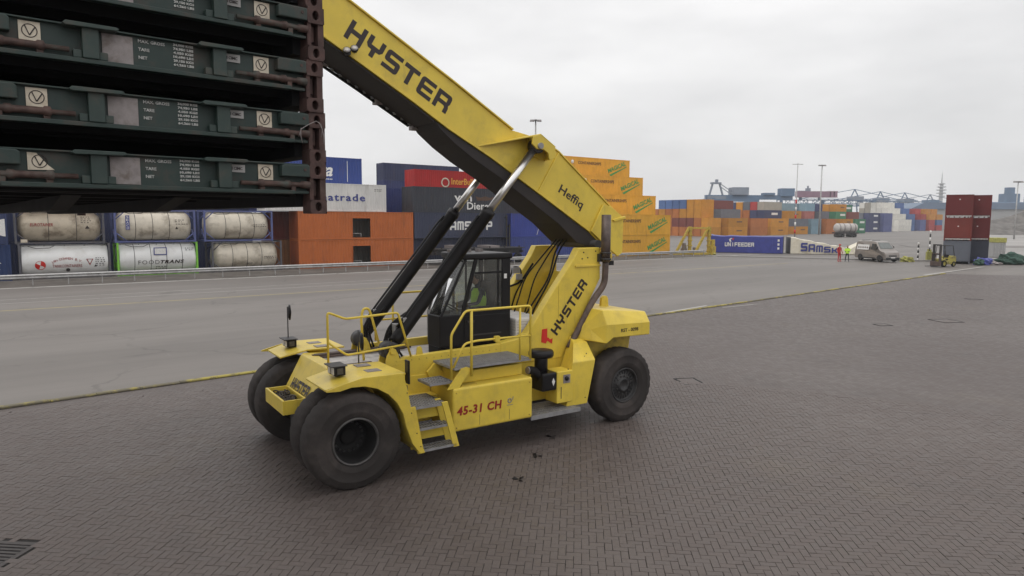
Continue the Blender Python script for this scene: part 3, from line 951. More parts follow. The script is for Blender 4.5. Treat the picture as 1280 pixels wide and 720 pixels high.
def tri_me(pts):
    me_ = bpy.data.meshes.new("hazard_mark")
    me_.from_pydata([(x, z, 0) for x, z in pts], [], [tuple(range(len(pts)))])
    return me_
def small_print(o, wrap, x, z, rows, w, mat='ink'):
    """blocks of small stencilled data, too small to read in the photograph"""
    m_ = MB()
    r_ = random.Random(int(x * 31 + z * 7))
    for q in range(rows):
        xx = x
        while xx < x + w:
            l_ = r_.uniform(.06, .16)
            m_.add([(xx, z - q * .14, 0), (xx + l_, z - q * .14, 0), (xx + l_, z - q * .14 + .05, 0), (xx, z - q * .14 + .05, 0)], [(0, 1, 2, 3)])
            xx += l_ + r_.uniform(.03, .12)
    kind(wrap(None, mat, 0, 0, 0, 0, me=m_.mesh("stencil_print"), name="stencil_print"), "stuff")

o, w = tank(-20.6, .12, 1, L20 - .1, 'frame_grey', 'tank_dirty', "grimy beige tank container with faded red lettering above white tank", (.36, .69))
w("EUROTAINER", 'ink_red', .95, 2.35, 1.28, 1.52, bold=.01, shear=.2)
small_print(o, w, 4.1, 1.95, 4, .6)
w(None, 'ink', 0, 0, 0, 0, me=tri_me([(4.35, 1.1), (4.65, 1.1), (4.5, 1.35)]), name="hazard_mark")
MB().box((.35, .0, .12), (.75, .012, .35)).build("data_plate", 'sticker', o)
o, w = tank(-20.45, .1, 0, L20 + .05, 'frame_grey', 'tank_white', "clean white tank container with round red emblem on the ground", (), rad=1.20, cover=True, braces=False)
arch = "JAN DOHMEN B.V."
for q, ch in enumerate(arch):
    if ch == ' ':
        continue
    a_ = R(125 - q * 70 / (len(arch) - 1))
    me_ = text_mesh(ch, .25, .0, align='CENTER')
    me_.transform(Matrix.Translation((2.95 + 1.55 * math.cos(a_), -.02 + 1.42 * math.sin(a_), 0)) @ Matrix.Rotation((a_ - R(90)) * .8, 4, 'Z'))
    w(None, 'ink_red', 0, 0, 0, 0, me=me_)
w("TANKCONTAINERS", 'ink_red', 2.02, 3.88, .82, 1.04, bold=.0)
w(None, 'ink', 0, 0, 0, 0, me=disc_me(.13, 2.98, .62, 20), name="emblem")
w(None, 'red_paint', 0, 0, 0, 0, me=disc_me(.33, 1.28, 1.02), name="emblem")
w(None, 'white_print', 0, 0, 0, 0, me=[mm for mm in (disc_me(.30, 1.28, 1.02, 10, R(80), R(150)),)][0], name="emblem")
o.children[-1].location.y = -.006
w(None, 'white_print', 0, 0, 0, 0, me=disc_me(.29, 1.28, 1.02, 10, R(255), R(330)), name="emblem")
o.children[-1].location.y = -.006
w(None, 'ink_red', 0, 0, 0, 0, me=tri_me([(4.15, 1.42), (4.62, 1.42), (4.385, .92)]), name="hazard_mark")
w(None, 'white_print', 0, 0, 0, 0, me=tri_me([(4.23, 1.38), (4.54, 1.38), (4.385, 1.06)]), name="hazard_mark")
o.children[-1].location.y = -.008
small_print(o, w, 4.75, 1.45, 5, .6)
w(None, 'ink', 0, 0, 0, 0, me=tri_me([(4.66, .82), (4.84, .82), (4.75, 1.0)]), name="hazard_mark")
o, w = tank(-21.0, .05, 2, L20 + .1, 'frame_red', 'tank_steel', "tank container in a bright red frame, topmost above the grimy tank", (.3, .62), beam=False)
MB().box((.14, .02, .13), (L20 - .04, .10, .34)).build("side_rail", 'frame_red', o)
o, w = tank(-14.35, .05, 1, L20 + .1, 'frame_blue', 'tank_steel', "cream tank container in blue frame with vertical purple sign", (.24, .46, .68), beam=True)
sgn = MB().box((.78, -.03, 1.02), (1.06, -.022, 2.12)).build("name_board", 'blue_print', o)
for q, ch in enumerate("SEACO"):
    side_text(ch, 'white_print', sgn, .83, 1.01, 1.90 - q * .21, 2.06 - q * .21, -.032, bold=.01)
small_print(o, w, 4.3, 1.75, 2, .6)
w(None, 'ink', 0, 0, 0, 0, me=tri_me([(4.3, 1.05), (4.52, 1.05), (4.41, 1.25)]), name="hazard_mark")
small_print(o, w, 4.35, 1.42, 1, .9)
o, w = tank(-14.25, .1, 0, L20 + .1, 'frame_green', 'tank_white', "white tank container in lime green frame with a blank notice board", (.19, .40, .605, .815), rad=1.21, cover=True, braces=False)
w("FOOD", 'ink', 1.45, 2.95, .86, 1.18, bold=-.012, spacing=1.2)
w("TRANS", 'ink', 3.02, 4.75, .88, 1.17, bold=.03, shear=.25, spacing=1.15)
nb = MB().box((2.55, -.03, 1.58), (3.5, -.02, 2.18)).build("notice_board", 'blue_print', o)
MB().box((2.62, -.036, 1.65), (3.43, -.03, 2.11)).build("panel", 'white_print', nb)
small_print(o, w, 2.7, .62, 3, .7)
small_print(o, w, 4.9, 2.05, 2, .5)
o, w = tank(-7.9, .05, 1, L20 - .1, 'frame_blue', 'tank_steel', "cream tank container in blue frame next to orange containers, upper level", (.30, .52, .74), beam=True)
small_print(o, w, 4.0, 1.35, 2, 1.0)
o, w = tank(-7.35, .12, 0, L20 + .1, 'frame_grey', 'tank_steel', "cream tank container in grey frame next to orange containers, ground level", (.28, .50, .72), beam=False)
small_print(o, w, 4.3, 1.2, 2, 1.0)
w("SGT", 'ink', 2.9, 3.35, .55, .72)
container(-1.75, 2.9, 1, L40, RUSTRED, "dark maroon container squeezed between tank stack and orange boxes")
container(-1.75, 2.9, 0, L40, (0.30, 0.13, 0.05), "rusty ochre container under the maroon one behind orange boxes")
# blue boxes seen in the gaps between the tanks
for q, (t_, l_) in enumerate(((-25.55, 0), (-25.55, 1), (-25.55, 2), (-14.0, 0), (-14.0, 1), (-14.0, 2))):
    container(t_, 5.6, l_, L40, (0.04, 0.05, 0.11), "dark blue container, %s, behind the %s" % (("lower level", "middle level", "top level")[l_], "grimy tank and white emblem tank" if t_ < -20 else "blue framed and green framed tanks"), group="dark boxes behind the tank containers")
# --- orange pair with cut openings
for l_ in (0, 1):
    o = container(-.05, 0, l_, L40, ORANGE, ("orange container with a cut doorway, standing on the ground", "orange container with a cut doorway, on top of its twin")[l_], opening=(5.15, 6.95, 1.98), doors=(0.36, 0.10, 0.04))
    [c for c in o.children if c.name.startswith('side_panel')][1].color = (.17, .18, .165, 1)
    MB().tube([(5.2, .3, .55), (6.1, .3, .55)], .03, 6).tube([(6.1, .3, .55), (6.1, .3, .15)], .03, 6).build("inner_rail", 'galv', o)
o = container(-2.85, .2, 2, L40, WHITE, "white container with round blue lettering on the orange pair", doors=(.5, .49, .47))
side_text("Seatrade", 'blue_print', o, 4.35, 9.35, .98, 1.66, -.006, bold=.02, spacing=1.15)
small_print(o, lambda *a, me=None, name="", **k: obj(name, (me.transform(Matrix(((1, 0, 0, 0), (0, 0, -1, -.006), (0, 1, 0, 0), (0, 0, 0, 1)))), me)[1], 'ink', o), 10.3, 2.1, 2, .7)
o = container(-4.25, 2.6, 3, L40, BLUE, "bright blue container with white script, above the white container")
side_text("delta", 'white_print', o, 5.2, 8.55, .75, 2.0, -.006, bold=.02, shear=.35)
ps = MB()
for q in range(16):
    ps.add([(6.0 + q * .16, -.006, .45), (6.1 + q * .16, -.006, .45), (6.1 + q * .16, -.006, .55), (6.0 + q * .16, -.006, .55)], [(0, 1, 2, 3)])
kind(ps.build("stencil_print", 'white_print', o), "stuff")
MB().box((10.0, -.01, .3), (10.05, .0, 2.3)).build("stripe", 'white_print', o)
container(-2.85, 2.7, 2, L40, (0.05, 0.06, 0.16), "blue container behind the white one, carrying the bright blue one")
for l_ in (0, 1):
    container(.4, 2.75, l_, L40, (0.12, 0.06, 0.05), ("brown container hidden behind the orange pair, lower", "brown container hidden behind the orange pair, upper")[l_], group="boxes behind the orange pair")
# --- dark group right of the orange pair
container(25.1, 34.7, 4, 13.4, (0.045, 0.052, 0.11), "long dark navy container, highest in the stack behind the red one")
for l_ in range(4):
    container(25.1, 34.7, l_, 13.4, (0.045, 0.055, 0.15), "dark blue container beneath the long navy one, %s" % ("on the ground", "second level", "third level", "fourth level")[l_], group="column under the navy container")
container(9.6, 5.4, 2, L40, (0.04, 0.05, 0.16), "dark blue container beside the white one, behind the charcoal lettered one")
for l_ in (0, 1):
    container(9.9, 5.4, l_, L40, (0.05, 0.05, 0.06), "charcoal container behind the dark lettered stack, %s" % ("on the ground", "second level")[l_], group="boxes behind the dark stack")
o = container(17.8, 11.4, 3, L40 - .6, RED, "bright red container with ring emblem and yellow lettering")
side_text("InterBulk", 'orange_print', o, 5.05, 8.5, .95, 1.72, -.006, bold=.02)
m_ = MB().lathe([(.42, 0), (.58, 0), (.58, .006), (.42, .006)], 28, Matrix.Translation((4.2, -.004, 1.15)) @ Matrix.Rotation(R(90), 4, 'X'), closed=True)
m_.build("ring_emblem", 'sticker', o)
for l_ in (0, 1, 2):
    container(17.8, 11.4, l_, L40 - .6, (0.06, 0.06, 0.075), "charcoal container beneath the bright red one, %s" % ("on the ground", "second level", "third level")[l_], group="column under the red container")
container(28.9, 11.4, 3, L40 - .6, (0.60, 0.50, 0.08), "yellow container end beside the bright red one")
for l_ in (0, 1, 2):
    container(28.9, 11.4, l_, L40 - .6, (0.06, 0.06, 0.075), "charcoal container beneath the yellow one, %s" % ("on the ground", "second level", "third level")[l_], group="column under the yellow container")
o = container(11.5, 0, 2, L40 - .6, GREYB, "charcoal container with white lettering and red crest below red one")
side_text("van", 'white_print', o, 4.75, 6.9, 1.18, 1.78, -.006, bold=.018)
side_text("Dieren", 'white_print', o, 6.3, 9.6, .35, 1.12, -.006, bold=.018)
m_ = MB().prism([(7.6, 1.3), (8.7, 1.3), (9.5, 1.42), (9.75, 1.75), (9.2, 1.62), (8.6, 1.78), (8.0, 1.62), (7.35, 1.75)], -.006, -.002)
m_.build("crest", 'brown_print', o)
o = container(11.6, 0, 1, L40 - .2, (0.055, 0.062, 0.10), "dark navy container with large white lettering under the charcoal one")
block_side("SAMSKIP", 'white_print', o, 3.2, 9.4, .82, 1.72, -.006)
container(11.7, .5, 0, L40 - .2, (0.05, 0.055, 0.09), "dark navy container at ground level behind the stacked trailers")
# blue pair with emblem
o = container(23.5, 0, 1, L40, (0.055, 0.075, 0.30), "royal blue container with white cross emblem, upper of its pair")
m_ = MB()
for q in range(4):
    a_ = q * math.pi / 2 + .2
    m_.lathe([(.001, 0), (.24, 0), (.24, .006), (.001, .006)], 16, Matrix.Translation((5.1 + .28 * math.cos(a_), -.006, 1.35 + .28 * math.sin(a_))) @ Matrix.Rotation(R(90), 4, 'X'))
m_.lathe([(.58, 0), (.66, 0), (.66, .006), (.58, .006)], 28, Matrix.Translation((5.1, -.004, 1.35)) @ Matrix.Rotation(R(90), 4, 'X'), closed=True)
m_.build("emblem", 'white_print', o)
for x_ in (3.6, 6.2):
    MB().add([(x_, -.006, .2), (x_ + .06, -.006, .2), (x_ + .76, -.006, 2.3), (x_ + .70, -.006, 2.3)], [(0, 1, 2, 3)]).build("stripe", 'white_print', o)
container(23.5, 0, 0, L40, (0.06, 0.08, 0.25), "royal blue container on the ground, lower of its pair")
container(23.4, 2.9, 1, L40, (0.05, 0.05, 0.06), "grey container standing behind the royal blue pair, upper", group="boxes behind the blue pair")
container(23.4, 2.9, 0, L40, (0.05, 0.05, 0.06), "grey container standing behind the royal blue pair, lower", group="boxes behind the blue pair")
# stack of flat trailers in front of the navy container
tr_ = thing("trailer_chassis", "dark skeletal trailers parked in a row behind the guardrail", "trailer", W(12.2, -2.9), YH)
f = MB()
f.box((0, .5, 1.0), (11.0, .7, 1.3)).box((0, 1.7, 1.0), (11.0, 1.9, 1.3))
for q in range(7):
    f.box((.2 + q * 1.75, 0, 1.12), (.36 + q * 1.75, 2.4, 1.26))
f.build("frame", 'dark_steel', tr_)
for x_ in (7.6, 8.9, 10.2):
    for y_ in (.15, 2.25):
        MB().lathe([(.2, -.15), (.5, -.15), (.52, -.1), (.52, .1), (.5, .15), (.2, .15)], 18, Matrix.Translation((x_, y_, .52)) @ Matrix.Rotation(R(90), 4, 'X'), closed=True).build("wheel", 'rubber_black', tr_)
for x_ in (2.2,):
    for y_ in (.55, 1.75):
        MB().box((x_, y_, 0), (x_ + .12, y_ + .12, 1.05)).build("landing_leg", 'dark_steel', tr_)
tr2 = thing("flat_trailer", "dark flat trailer lying stacked on another behind the guardrail", "trailer", W(12.6, -2.9, 1.3), YH)
f = MB().box((0, .5, .0), (10.6, .7, .22)).box((0, 1.7, .0), (10.6, 1.9, .22)).box((0, 0, .22), (10.6, 2.4, .32))
for q in range(6):
    f.box((.4 + q * 1.9, .02, .32), (.5 + q * 1.9, .2, .5))
f.build("frame", 'dark_steel', tr2)
MB().box((2.0, .1, .32), (2.9, 2.2, .62)).box((6.0, .1, .32), (7.4, 2.2, .55)).build("load_blocks", 'plate_grey', tr2)
# frames standing between the navy and blue boxes
for q, t_ in enumerate((22.65, 22.95)):
    o = MB().box((0, 0, 0), (.12, .12, 5.0 - q)).box((.0, 2.2, 0), (.12, 2.32, 5.0 - q)).box((0, .12, 4.7 - q), (.12, 2.2, 4.85 - q)).box((0, .12, 2.4), (.12, 2.2, 2.55)).build("storage_rack", 'dark_steel')
    o.location = W(t_, -.35 - q * .1)
    o.rotation_euler = (0, 0, YH)
    tag(o, ("tall dark steel rack standing between navy and royal blue containers", "shorter dark steel rack standing between navy and royal blue containers")[q], "rack")
# --- stepped orange stack
LM = 12.2
steps = [(49.66, 0, (0, 1)), (50.04, 3, (0, 1, 2)), (50.68, 6, (0, 1, 2, 3)), (51.1, 9, (0, 1, 2, 3, 4))]
names = {(0, 0): "orange container at the foot of the stepped stack", (0, 1): "orange container second from ground in the stepped stack", (1, 2): "orange container on the third step of the stepped stack", (2, 3): "orange container on the fourth step of the stepped stack", (3, 4): "orange container topmost of the stepped stack"}
for r_, (te, off, lv) in enumerate(steps):
    for l_ in lv:
        lab = names.get((r_, l_))
        if lab is None:
            container(te - LM, off, l_, LM, YELLOR, "plain orange container buried inside the stepped stack", group="boxes inside the stepped stack", doors=(.55, .25, .03))
            continue
        o = container(te - LM, off, l_, LM, YELLOR, lab, doors=(.6, .32, .08))
        side_text("CONTAINERSHIPS", 'brown_print', o, 2.35, 6.6, 1.62, 2.02, -.006, bold=.012)
        MB().lathe([(.001, 0), (.26, 0), (.26, .006), (.001, .006)], 16, Matrix.Translation((1.35, -.002, 1.88)) @ Matrix.Rotation(R(90), 4, 'X')).build("emblem", 'white_print', o)
        me = fit(text_mesh("MAGICAL", 1.0, .03), 0, 3.6, 0, .62)
        me.transform(Matrix.Translation((8.05, .62, 0)) @ Matrix.Rotation(R(20), 4, 'Z'))
        me.transform(Matrix(((1, 0, 0, 0), (0, 0, -1, -.006), (0, 1, 0, 0), (0, 0, 0, 1))))
        obj("lettering", me, 'green_print', o)
        MB().add([(8.2, -.006, .42), (8.5, -.006, .22), (11.6, -.006, 1.62), (11.6, -.006, 1.72)], [(0, 1, 2, 3)]).build("brush_stroke", 'green_print', o)
# ================================================================== guardrail
gr = thing("guardrail", "long galvanised steel guardrail between the road and the container rows", "guardrail", W(-34, -5.2), YH)
GL = 84.0
prof = [(-.03, .45), (.0, .48), (.045, .52), (.0, .57), (-.03, .61), (.0, .65), (.045, .70), (.0, .74), (-.03, .77), (-.045, .77), (-.02, .70), (-.04, .61), (-.02, .52), (-.045, .45)]
seg_me = MB().prism([(-y_, z_) for y_, z_ in prof], 0.0, 4.0, 'x').mesh("rail_beam")
post_me = MB().box((-.03, .05, 0), (.03, .13, .74)).box((-.05, -.0, .52), (.05, .05, .70)).mesh("rail_post")
for me_ in (seg_me, post_me):
    me_.materials.append(MATS['galv'])
for q in range(21):
    o = obj("rail_beam", seg_me, None, gr); o.location = (q * 4.0, 0, 0)
for q in range(43):
    o = obj("rail_post", post_me, None, gr); o.location = (q * 2.0 + .2, 0, 0)
# brown-grey strip under the guardrail, shade below the rail put into its colour
simple('verge_shaded', (0.105, 0.092, 0.080), 0.9, vary=0.25, scale=0.5, dirt=(0.06, 0.05, 0.042), dirt_amt=0.7, dscale=0.8)
patch("verge", [tuple(W(-40, -6.2).xy), tuple(W(52, -6.2).xy), tuple(W(52, -1.0).xy), tuple(W(-40, -1.0).xy)], 'verge_shaded', 0.008)

# ================================================================== pair of yellow ramp stands
def brace_stand(t_, off, label):
    s = thing("support_stand", label, "support stand", W(t_, off), YH - R(16), "yellow support stands")
    MB().box((-.14, -.16, 0), (.2, .16, 3.7)).build("upright", 'yellow_worn', s)
    MB().hexa([Vector(p) for p in ((-2.4, -.13, 0), (-2.05, -.13, 0), (-2.05, .13, 0), (-2.4, .13, 0), (-.25, -.13, 3.65), (.02, -.13, 3.65), (.02, .13, 3.65), (-.25, .13, 3.65))]).build("brace", 'yellow_worn', s)
    MB().box((-2.5, -.2, 0.01), (.5, .2, .22)).build("base_beam", 'yellow_worn', s)
    for q in range(5):
        MB().box((-.2, -.24, .4 + q * .7), (.27, .24, .55 + q * .7)).build("collar", 'yellow_worn', s)
    return s
brace_stand(51.7, -1.6, "yellow steel A-brace stand beside the stepped orange stack")
brace_stand(53.6, -3.2, "yellow steel A-brace stand beside the long blue trailer")
o = MB().box((0, -.2, 0), (2.6, .2, .28)).box((0.0, -.2, 3.4), (2.4, .2, 3.6)).build("cross_beam", 'yellow_worn')
o.location = W(51.7, -1.55); o.rotation_euler = (0, 0, YH - R(40))
tag(o, "yellow cross beam tying the two brace stands together", "beam")
for q, (dx, dy, h_) in enumerate(((0, 0, 1.5), (.9, .2, 1.2), (2.6, -.4, .9), (3.4, -.5, 2.0))):
    o = MB().box((0, 0, 0), (.7, .5, h_ * .55)).box((.1, .1, h_ * .55), (.55, .4, h_)).build("steel_fitting", 'yellow_worn' if q % 2 else 'plate_grey')
    o.location = W(51.0 + dx, -1.2 + dy * .5 - (1.9 if q == 3 else 0)); o.rotation_euler = (0, 0, YH + q)
    tag(o, "small steel fitting lying under the yellow brace stands", "fitting", "fittings under the brace stands")

# ================================================================== blue curtain trailer box and collapsed white box
ca = math.atan2(94.1 - 97.8, 36.9 - 27.8)
rr_ = random.Random(5)
def soft_box(L_, Wd, prof_top, sag, nx=28):
    """box with an uneven roof line"""
    vs, fs = [], []
    for i in range(nx + 1):
        x = L_ * i / nx
        zt = prof_top(x / L_)
        w_ = sag(x / L_)
        vs += [(x, w_, 0.02), (x, 0.03 + w_ * .4, zt * .55), (x, .06, zt * .96), (x, .30, zt), (x, Wd * .5, zt * (1.0 - .02 * math.sin(i * 1.3))), (x, Wd - .2, zt), (x, Wd, zt * .96), (x, Wd, 0.02)]
    for i in range(nx):
        for k in range(7):
            a0 = i * 8 + k
            fs.append((a0, a0 + 8, a0 + 9, a0 + 1))
    fs.append(tuple(range(8)))
    fs.append(tuple(nx * 8 + k for k in range(7, -1, -1)))
    return MB().add(vs, fs, False)
simple('curtain_blue', (0.035, 0.045, 0.25), 0.4, vary=0.12, scale=1.5, bump=0.4, bscale=4)
t_ = thing("curtain_container", "blue curtain-sided container with white lettering and a crumpled roof", "container", (27.9, 97.6, 0), ca)
LU = 10.0
soft_box(LU, 2.5, lambda s: 2.38 - .05 * s + .05 * math.sin(s * 23) * (1 - s) + (.12 if s < .05 else 0), lambda s: .02 * math.sin(s * 40)).build("curtain", 'curtain_blue', t_)
block_side("UNIFEEDER", 'white_print', t_, 2.35, 6.25, .88, 1.45, -.04)
m_ = MB().prism([(3.0, 1.55), (3.25, 1.55), (3.1, 1.8), (3.35, 2.05), (3.1, 2.05), (2.9, 1.85)], -.03, -.02).build("emblem", 'white_print', t_)
MB().prism([(3.3, 1.85), (3.45, 1.75), (3.6, 2.05), (3.45, 2.08)], -.03, -.02).build("emblem_stroke", 'red_paint', t_)
MB().box((8.6, -.05, .12), (8.68, .02, 2.2)).box((9.75, -.05, .02), (9.98, .06, 2.3)).build("end_post", 'blue_tarp', t_)
for q in range(3):
    MB().box((9.3, -.06, .55 + q * .55), (9.55, -.035, .85 + q * .55)).build("sticker", 'white_print', t_)
MB().box((LU + .01, .0, .1), (LU + .08, 2.45, 2.35)).build("end_wall", 'frame_grey', t_)
t_ = thing("collapsed_container", "collapsed white container with blue lettering, roof caved to one end", "container", (38.3, 94.0, 0), math.atan2(-1.4, 8.8))
LS = 9.6
def sam_top(s): return 2.30 - 1.55 * min(1, s / .82) if s < .82 else .78 + (s - .82) * 6.0
soft_box(LS, 2.5, lambda s: sam_top(s) + .06 * math.sin(s * 31), lambda s: .05 * math.sin(s * 14)).build("shell", 'sam_white', t_)
for q, ch in enumerate("SAMSK"):
    x0 = 1.3 + q * 1.0
    block_side(ch, 'blue_print', t_, x0, x0 + .86, .36 - q * .05, 1.52 - q * .165, -.12)
MB().box((-.10, .0, .0), (-.02, 2.45, 2.25)).build("end_wall", 'frame_grey', t_)
# crumpled end
c_ = MB().hexa([Vector(p) for p in ((7.9, -.1, 0), (9.9, -.1, 0), (9.9, 2.3, 0), (7.9, 2.3, 0), (8.8, .1, 1.4), (9.7, -.0, 1.9), (9.9, 2.2, 1.8), (9.0, 2.2, 1.3))]).build("crumpled_end", 'sam_white', t_, .03)

# kerb along the far edge of the paved yard, with its own stones
k2a, k2b = Vector((24.7, 86.9, 0)), Vector((47.0, 78.0, 0))
k2d = (k2b - k2a).normalized()
kerb2 = kind(MB().prism([(-.35, -.02), (.35, -.02), (.35, .10), (-.35, .10)], 0, (k2b - k2a).length, 'x').build("kerb_edge", 'concrete_bay'), "structure")
kerb2.location = k2a; kerb2.rotation_euler = (0, 0, math.atan2(k2d.y, k2d.x))

# ================================================================== panel van
def wheel_parts(parent, x, y, r, w, side, tyre='rubber_black', rim='rim_edge'):
    M_ = Matrix.Translation((x, y, r)) @ Matrix.Rotation(R(90), 4, 'X')
    wh = MB().lathe([(r * .62, -w / 2), (r * .93, -w / 2), (r, -w * .32), (r, w * .32), (r * .93, w / 2), (r * .62, w / 2)], 24, M_, closed=True).build("wheel", tyre, parent)
    s = -side
    MB().lathe([(.001, s * w * .30), (r * .25, s * w * .34), (r * .5, s * w * .22), (r * .63, s * w * .42), (r * .63, -s * w * .3), (.001, -s * w * .3)], 20, M_).build("rim", rim, wh)
    return wh
def van():
    v = thing("panel_van", "taupe panel van with a white sign on its side panel", "van", (41.0, 80.0, 0), R(-80))
    L_, w_ = 5.0, 1.98
    # side profile, nose towards +X
    pr = [(0.0, .45), (0.05, 1.2), (.10, 2.05), (.22, 2.22), (1.0, 2.30), (2.9, 2.28), (3.35, 2.18), (4.05, 1.42), (4.30, 1.26), (4.82, 1.08), (4.98, .9), (5.02, .55), (4.95, .30), (.1, .32)]
    m_ = MB()
    n = len(pr)
    def half(z, x):
        k = 1.0 if z < 1.2 else 1.0 - .20 * ((z - 1.2) / 1.1) ** 1.4
        k2 = 1.0 if x < 4.3 else 1.0 - .16 * ((x - 4.3) / .72) ** 1.6
        return w_ / 2 * k * k2
    vs = [(x, -half(z, x), z) for x, z in pr] + [(x, half(z, x), z) for x, z in pr]
    fs = [tuple(range(n)), tuple(range(2 * n - 1, n - 1, -1))] + [(i, n + i, n + (i + 1) % n, (i + 1) % n) for i in range(n)]
    body = m_.add(vs, fs).build("body", 'van_paint', v, .05, 3)
    def pane(name, pts, mat, off=.012):
        for s in (-1, 1):
            q_ = [Vector((x, s * (half(z, x) + off), z)) for x, z in pts]
            q2 = [Vector((x, s * (half(z, x) - .02), z)) for x, z in pts]
            k = len(pts)
            MB().add(q_ + q2, [tuple(range(k)), tuple(range(2 * k - 1, k - 1, -1))] + [(i, (i + 1) % k, k + (i + 1) % k, k + i) for i in range(k)]).build(name, mat, v)
    pane("side_window", [(2.72, 1.35), (3.82, 1.35), (3.42, 1.98), (2.75, 2.0)], 'van_glass')
    pane("sign_panel", [(.35, 1.28), (2.35, 1.28), (2.35, 1.86), (.4, 1.86)], 'white_print', .008)
    pane("sill_trim", [(.75, .32), (3.4, .32), (3.4, .46), (.75, .46)], 'plastic', .012)
    def quad(name, mat, pts, th=.015):
        a = [Vector(p) for p in pts]
        nrm = (a[1] - a[0]).cross(a[2] - a[0]).normalized() * th
        k = len(a)
        return MB().add([p + nrm for p in a] + [p - nrm for p in a], [tuple(range(k)), tuple(range(2 * k - 1, k - 1, -1))] + [(i, (i + 1) % k, k + (i + 1) % k, k + i) for i in range(k)]).build(name, mat, v)
    quad("windscreen", 'windscreen', [(4.02, -.78, 1.47), (4.02, .78, 1.47), (3.42, .68, 2.12), (3.42, -.68, 2.12)], .02)
    quad("grille", 'plastic', [(5.0, -.5, .62), (5.0, .5, .62), (4.93, .5, .92), (4.93, -.5, .92)], .03)
    MB().box((4.72, -.83, .26), (5.06, .83, .52)).build("bumper", 'plastic', v, .05)
    for s in (-1, 1):
        quad("headlight", 'lamp_glass', [(4.90, s * .52, .80), (4.66, s * .86, .84), (4.55, s * .84, 1.06), (4.84, s * .54, 1.02)], .02)
        MB().box((3.68, s * 1.0 - .1, 1.42), (3.80, s * 1.0 + .1, 1.72)).build("mirror", 'plastic', v, .03)
        wheel_parts(v, 4.15, s * .86, .35, .24, s)
        wheel_parts(v, .98, s * .86, .35, .24, s)
        MB().prism([(4.15 + .43 * math.cos(q * math.pi / 10), .36 + .43 * math.sin(q * math.pi / 10)) for q in range(11)], s * .965, s * .993).build("wheel_arch", 'plastic', v)
        MB().prism([(.98 + .43 * math.cos(q * math.pi / 10), .36 + .43 * math.sin(q * math.pi / 10)) for q in range(11)], s * .965, s * .993).build("wheel_arch", 'plastic', v)
    m_ = MB().box((5.03, -.26, .46), (5.065, .26, .58)).build("number_plate", 'white_print', v)
    # dark marks on the side sign, too small to read
    for q in range(5):
        o = MB().box((.55 + q * .36, -half(1.5, 1) - .018, 1.45), (.55 + q * .36 + .22, -half(1.5, 1) - .006, 1.62)).build("sign_mark", 'plate_grey', v)
    MB().tube([(.6, -.5, 2.33), (.6, .5, 2.33)], .03, 6).tube([(2.2, -.5, 2.34), (2.2, .5, 2.34)], .03, 6).build("roof_bars", 'plastic', v)
van()

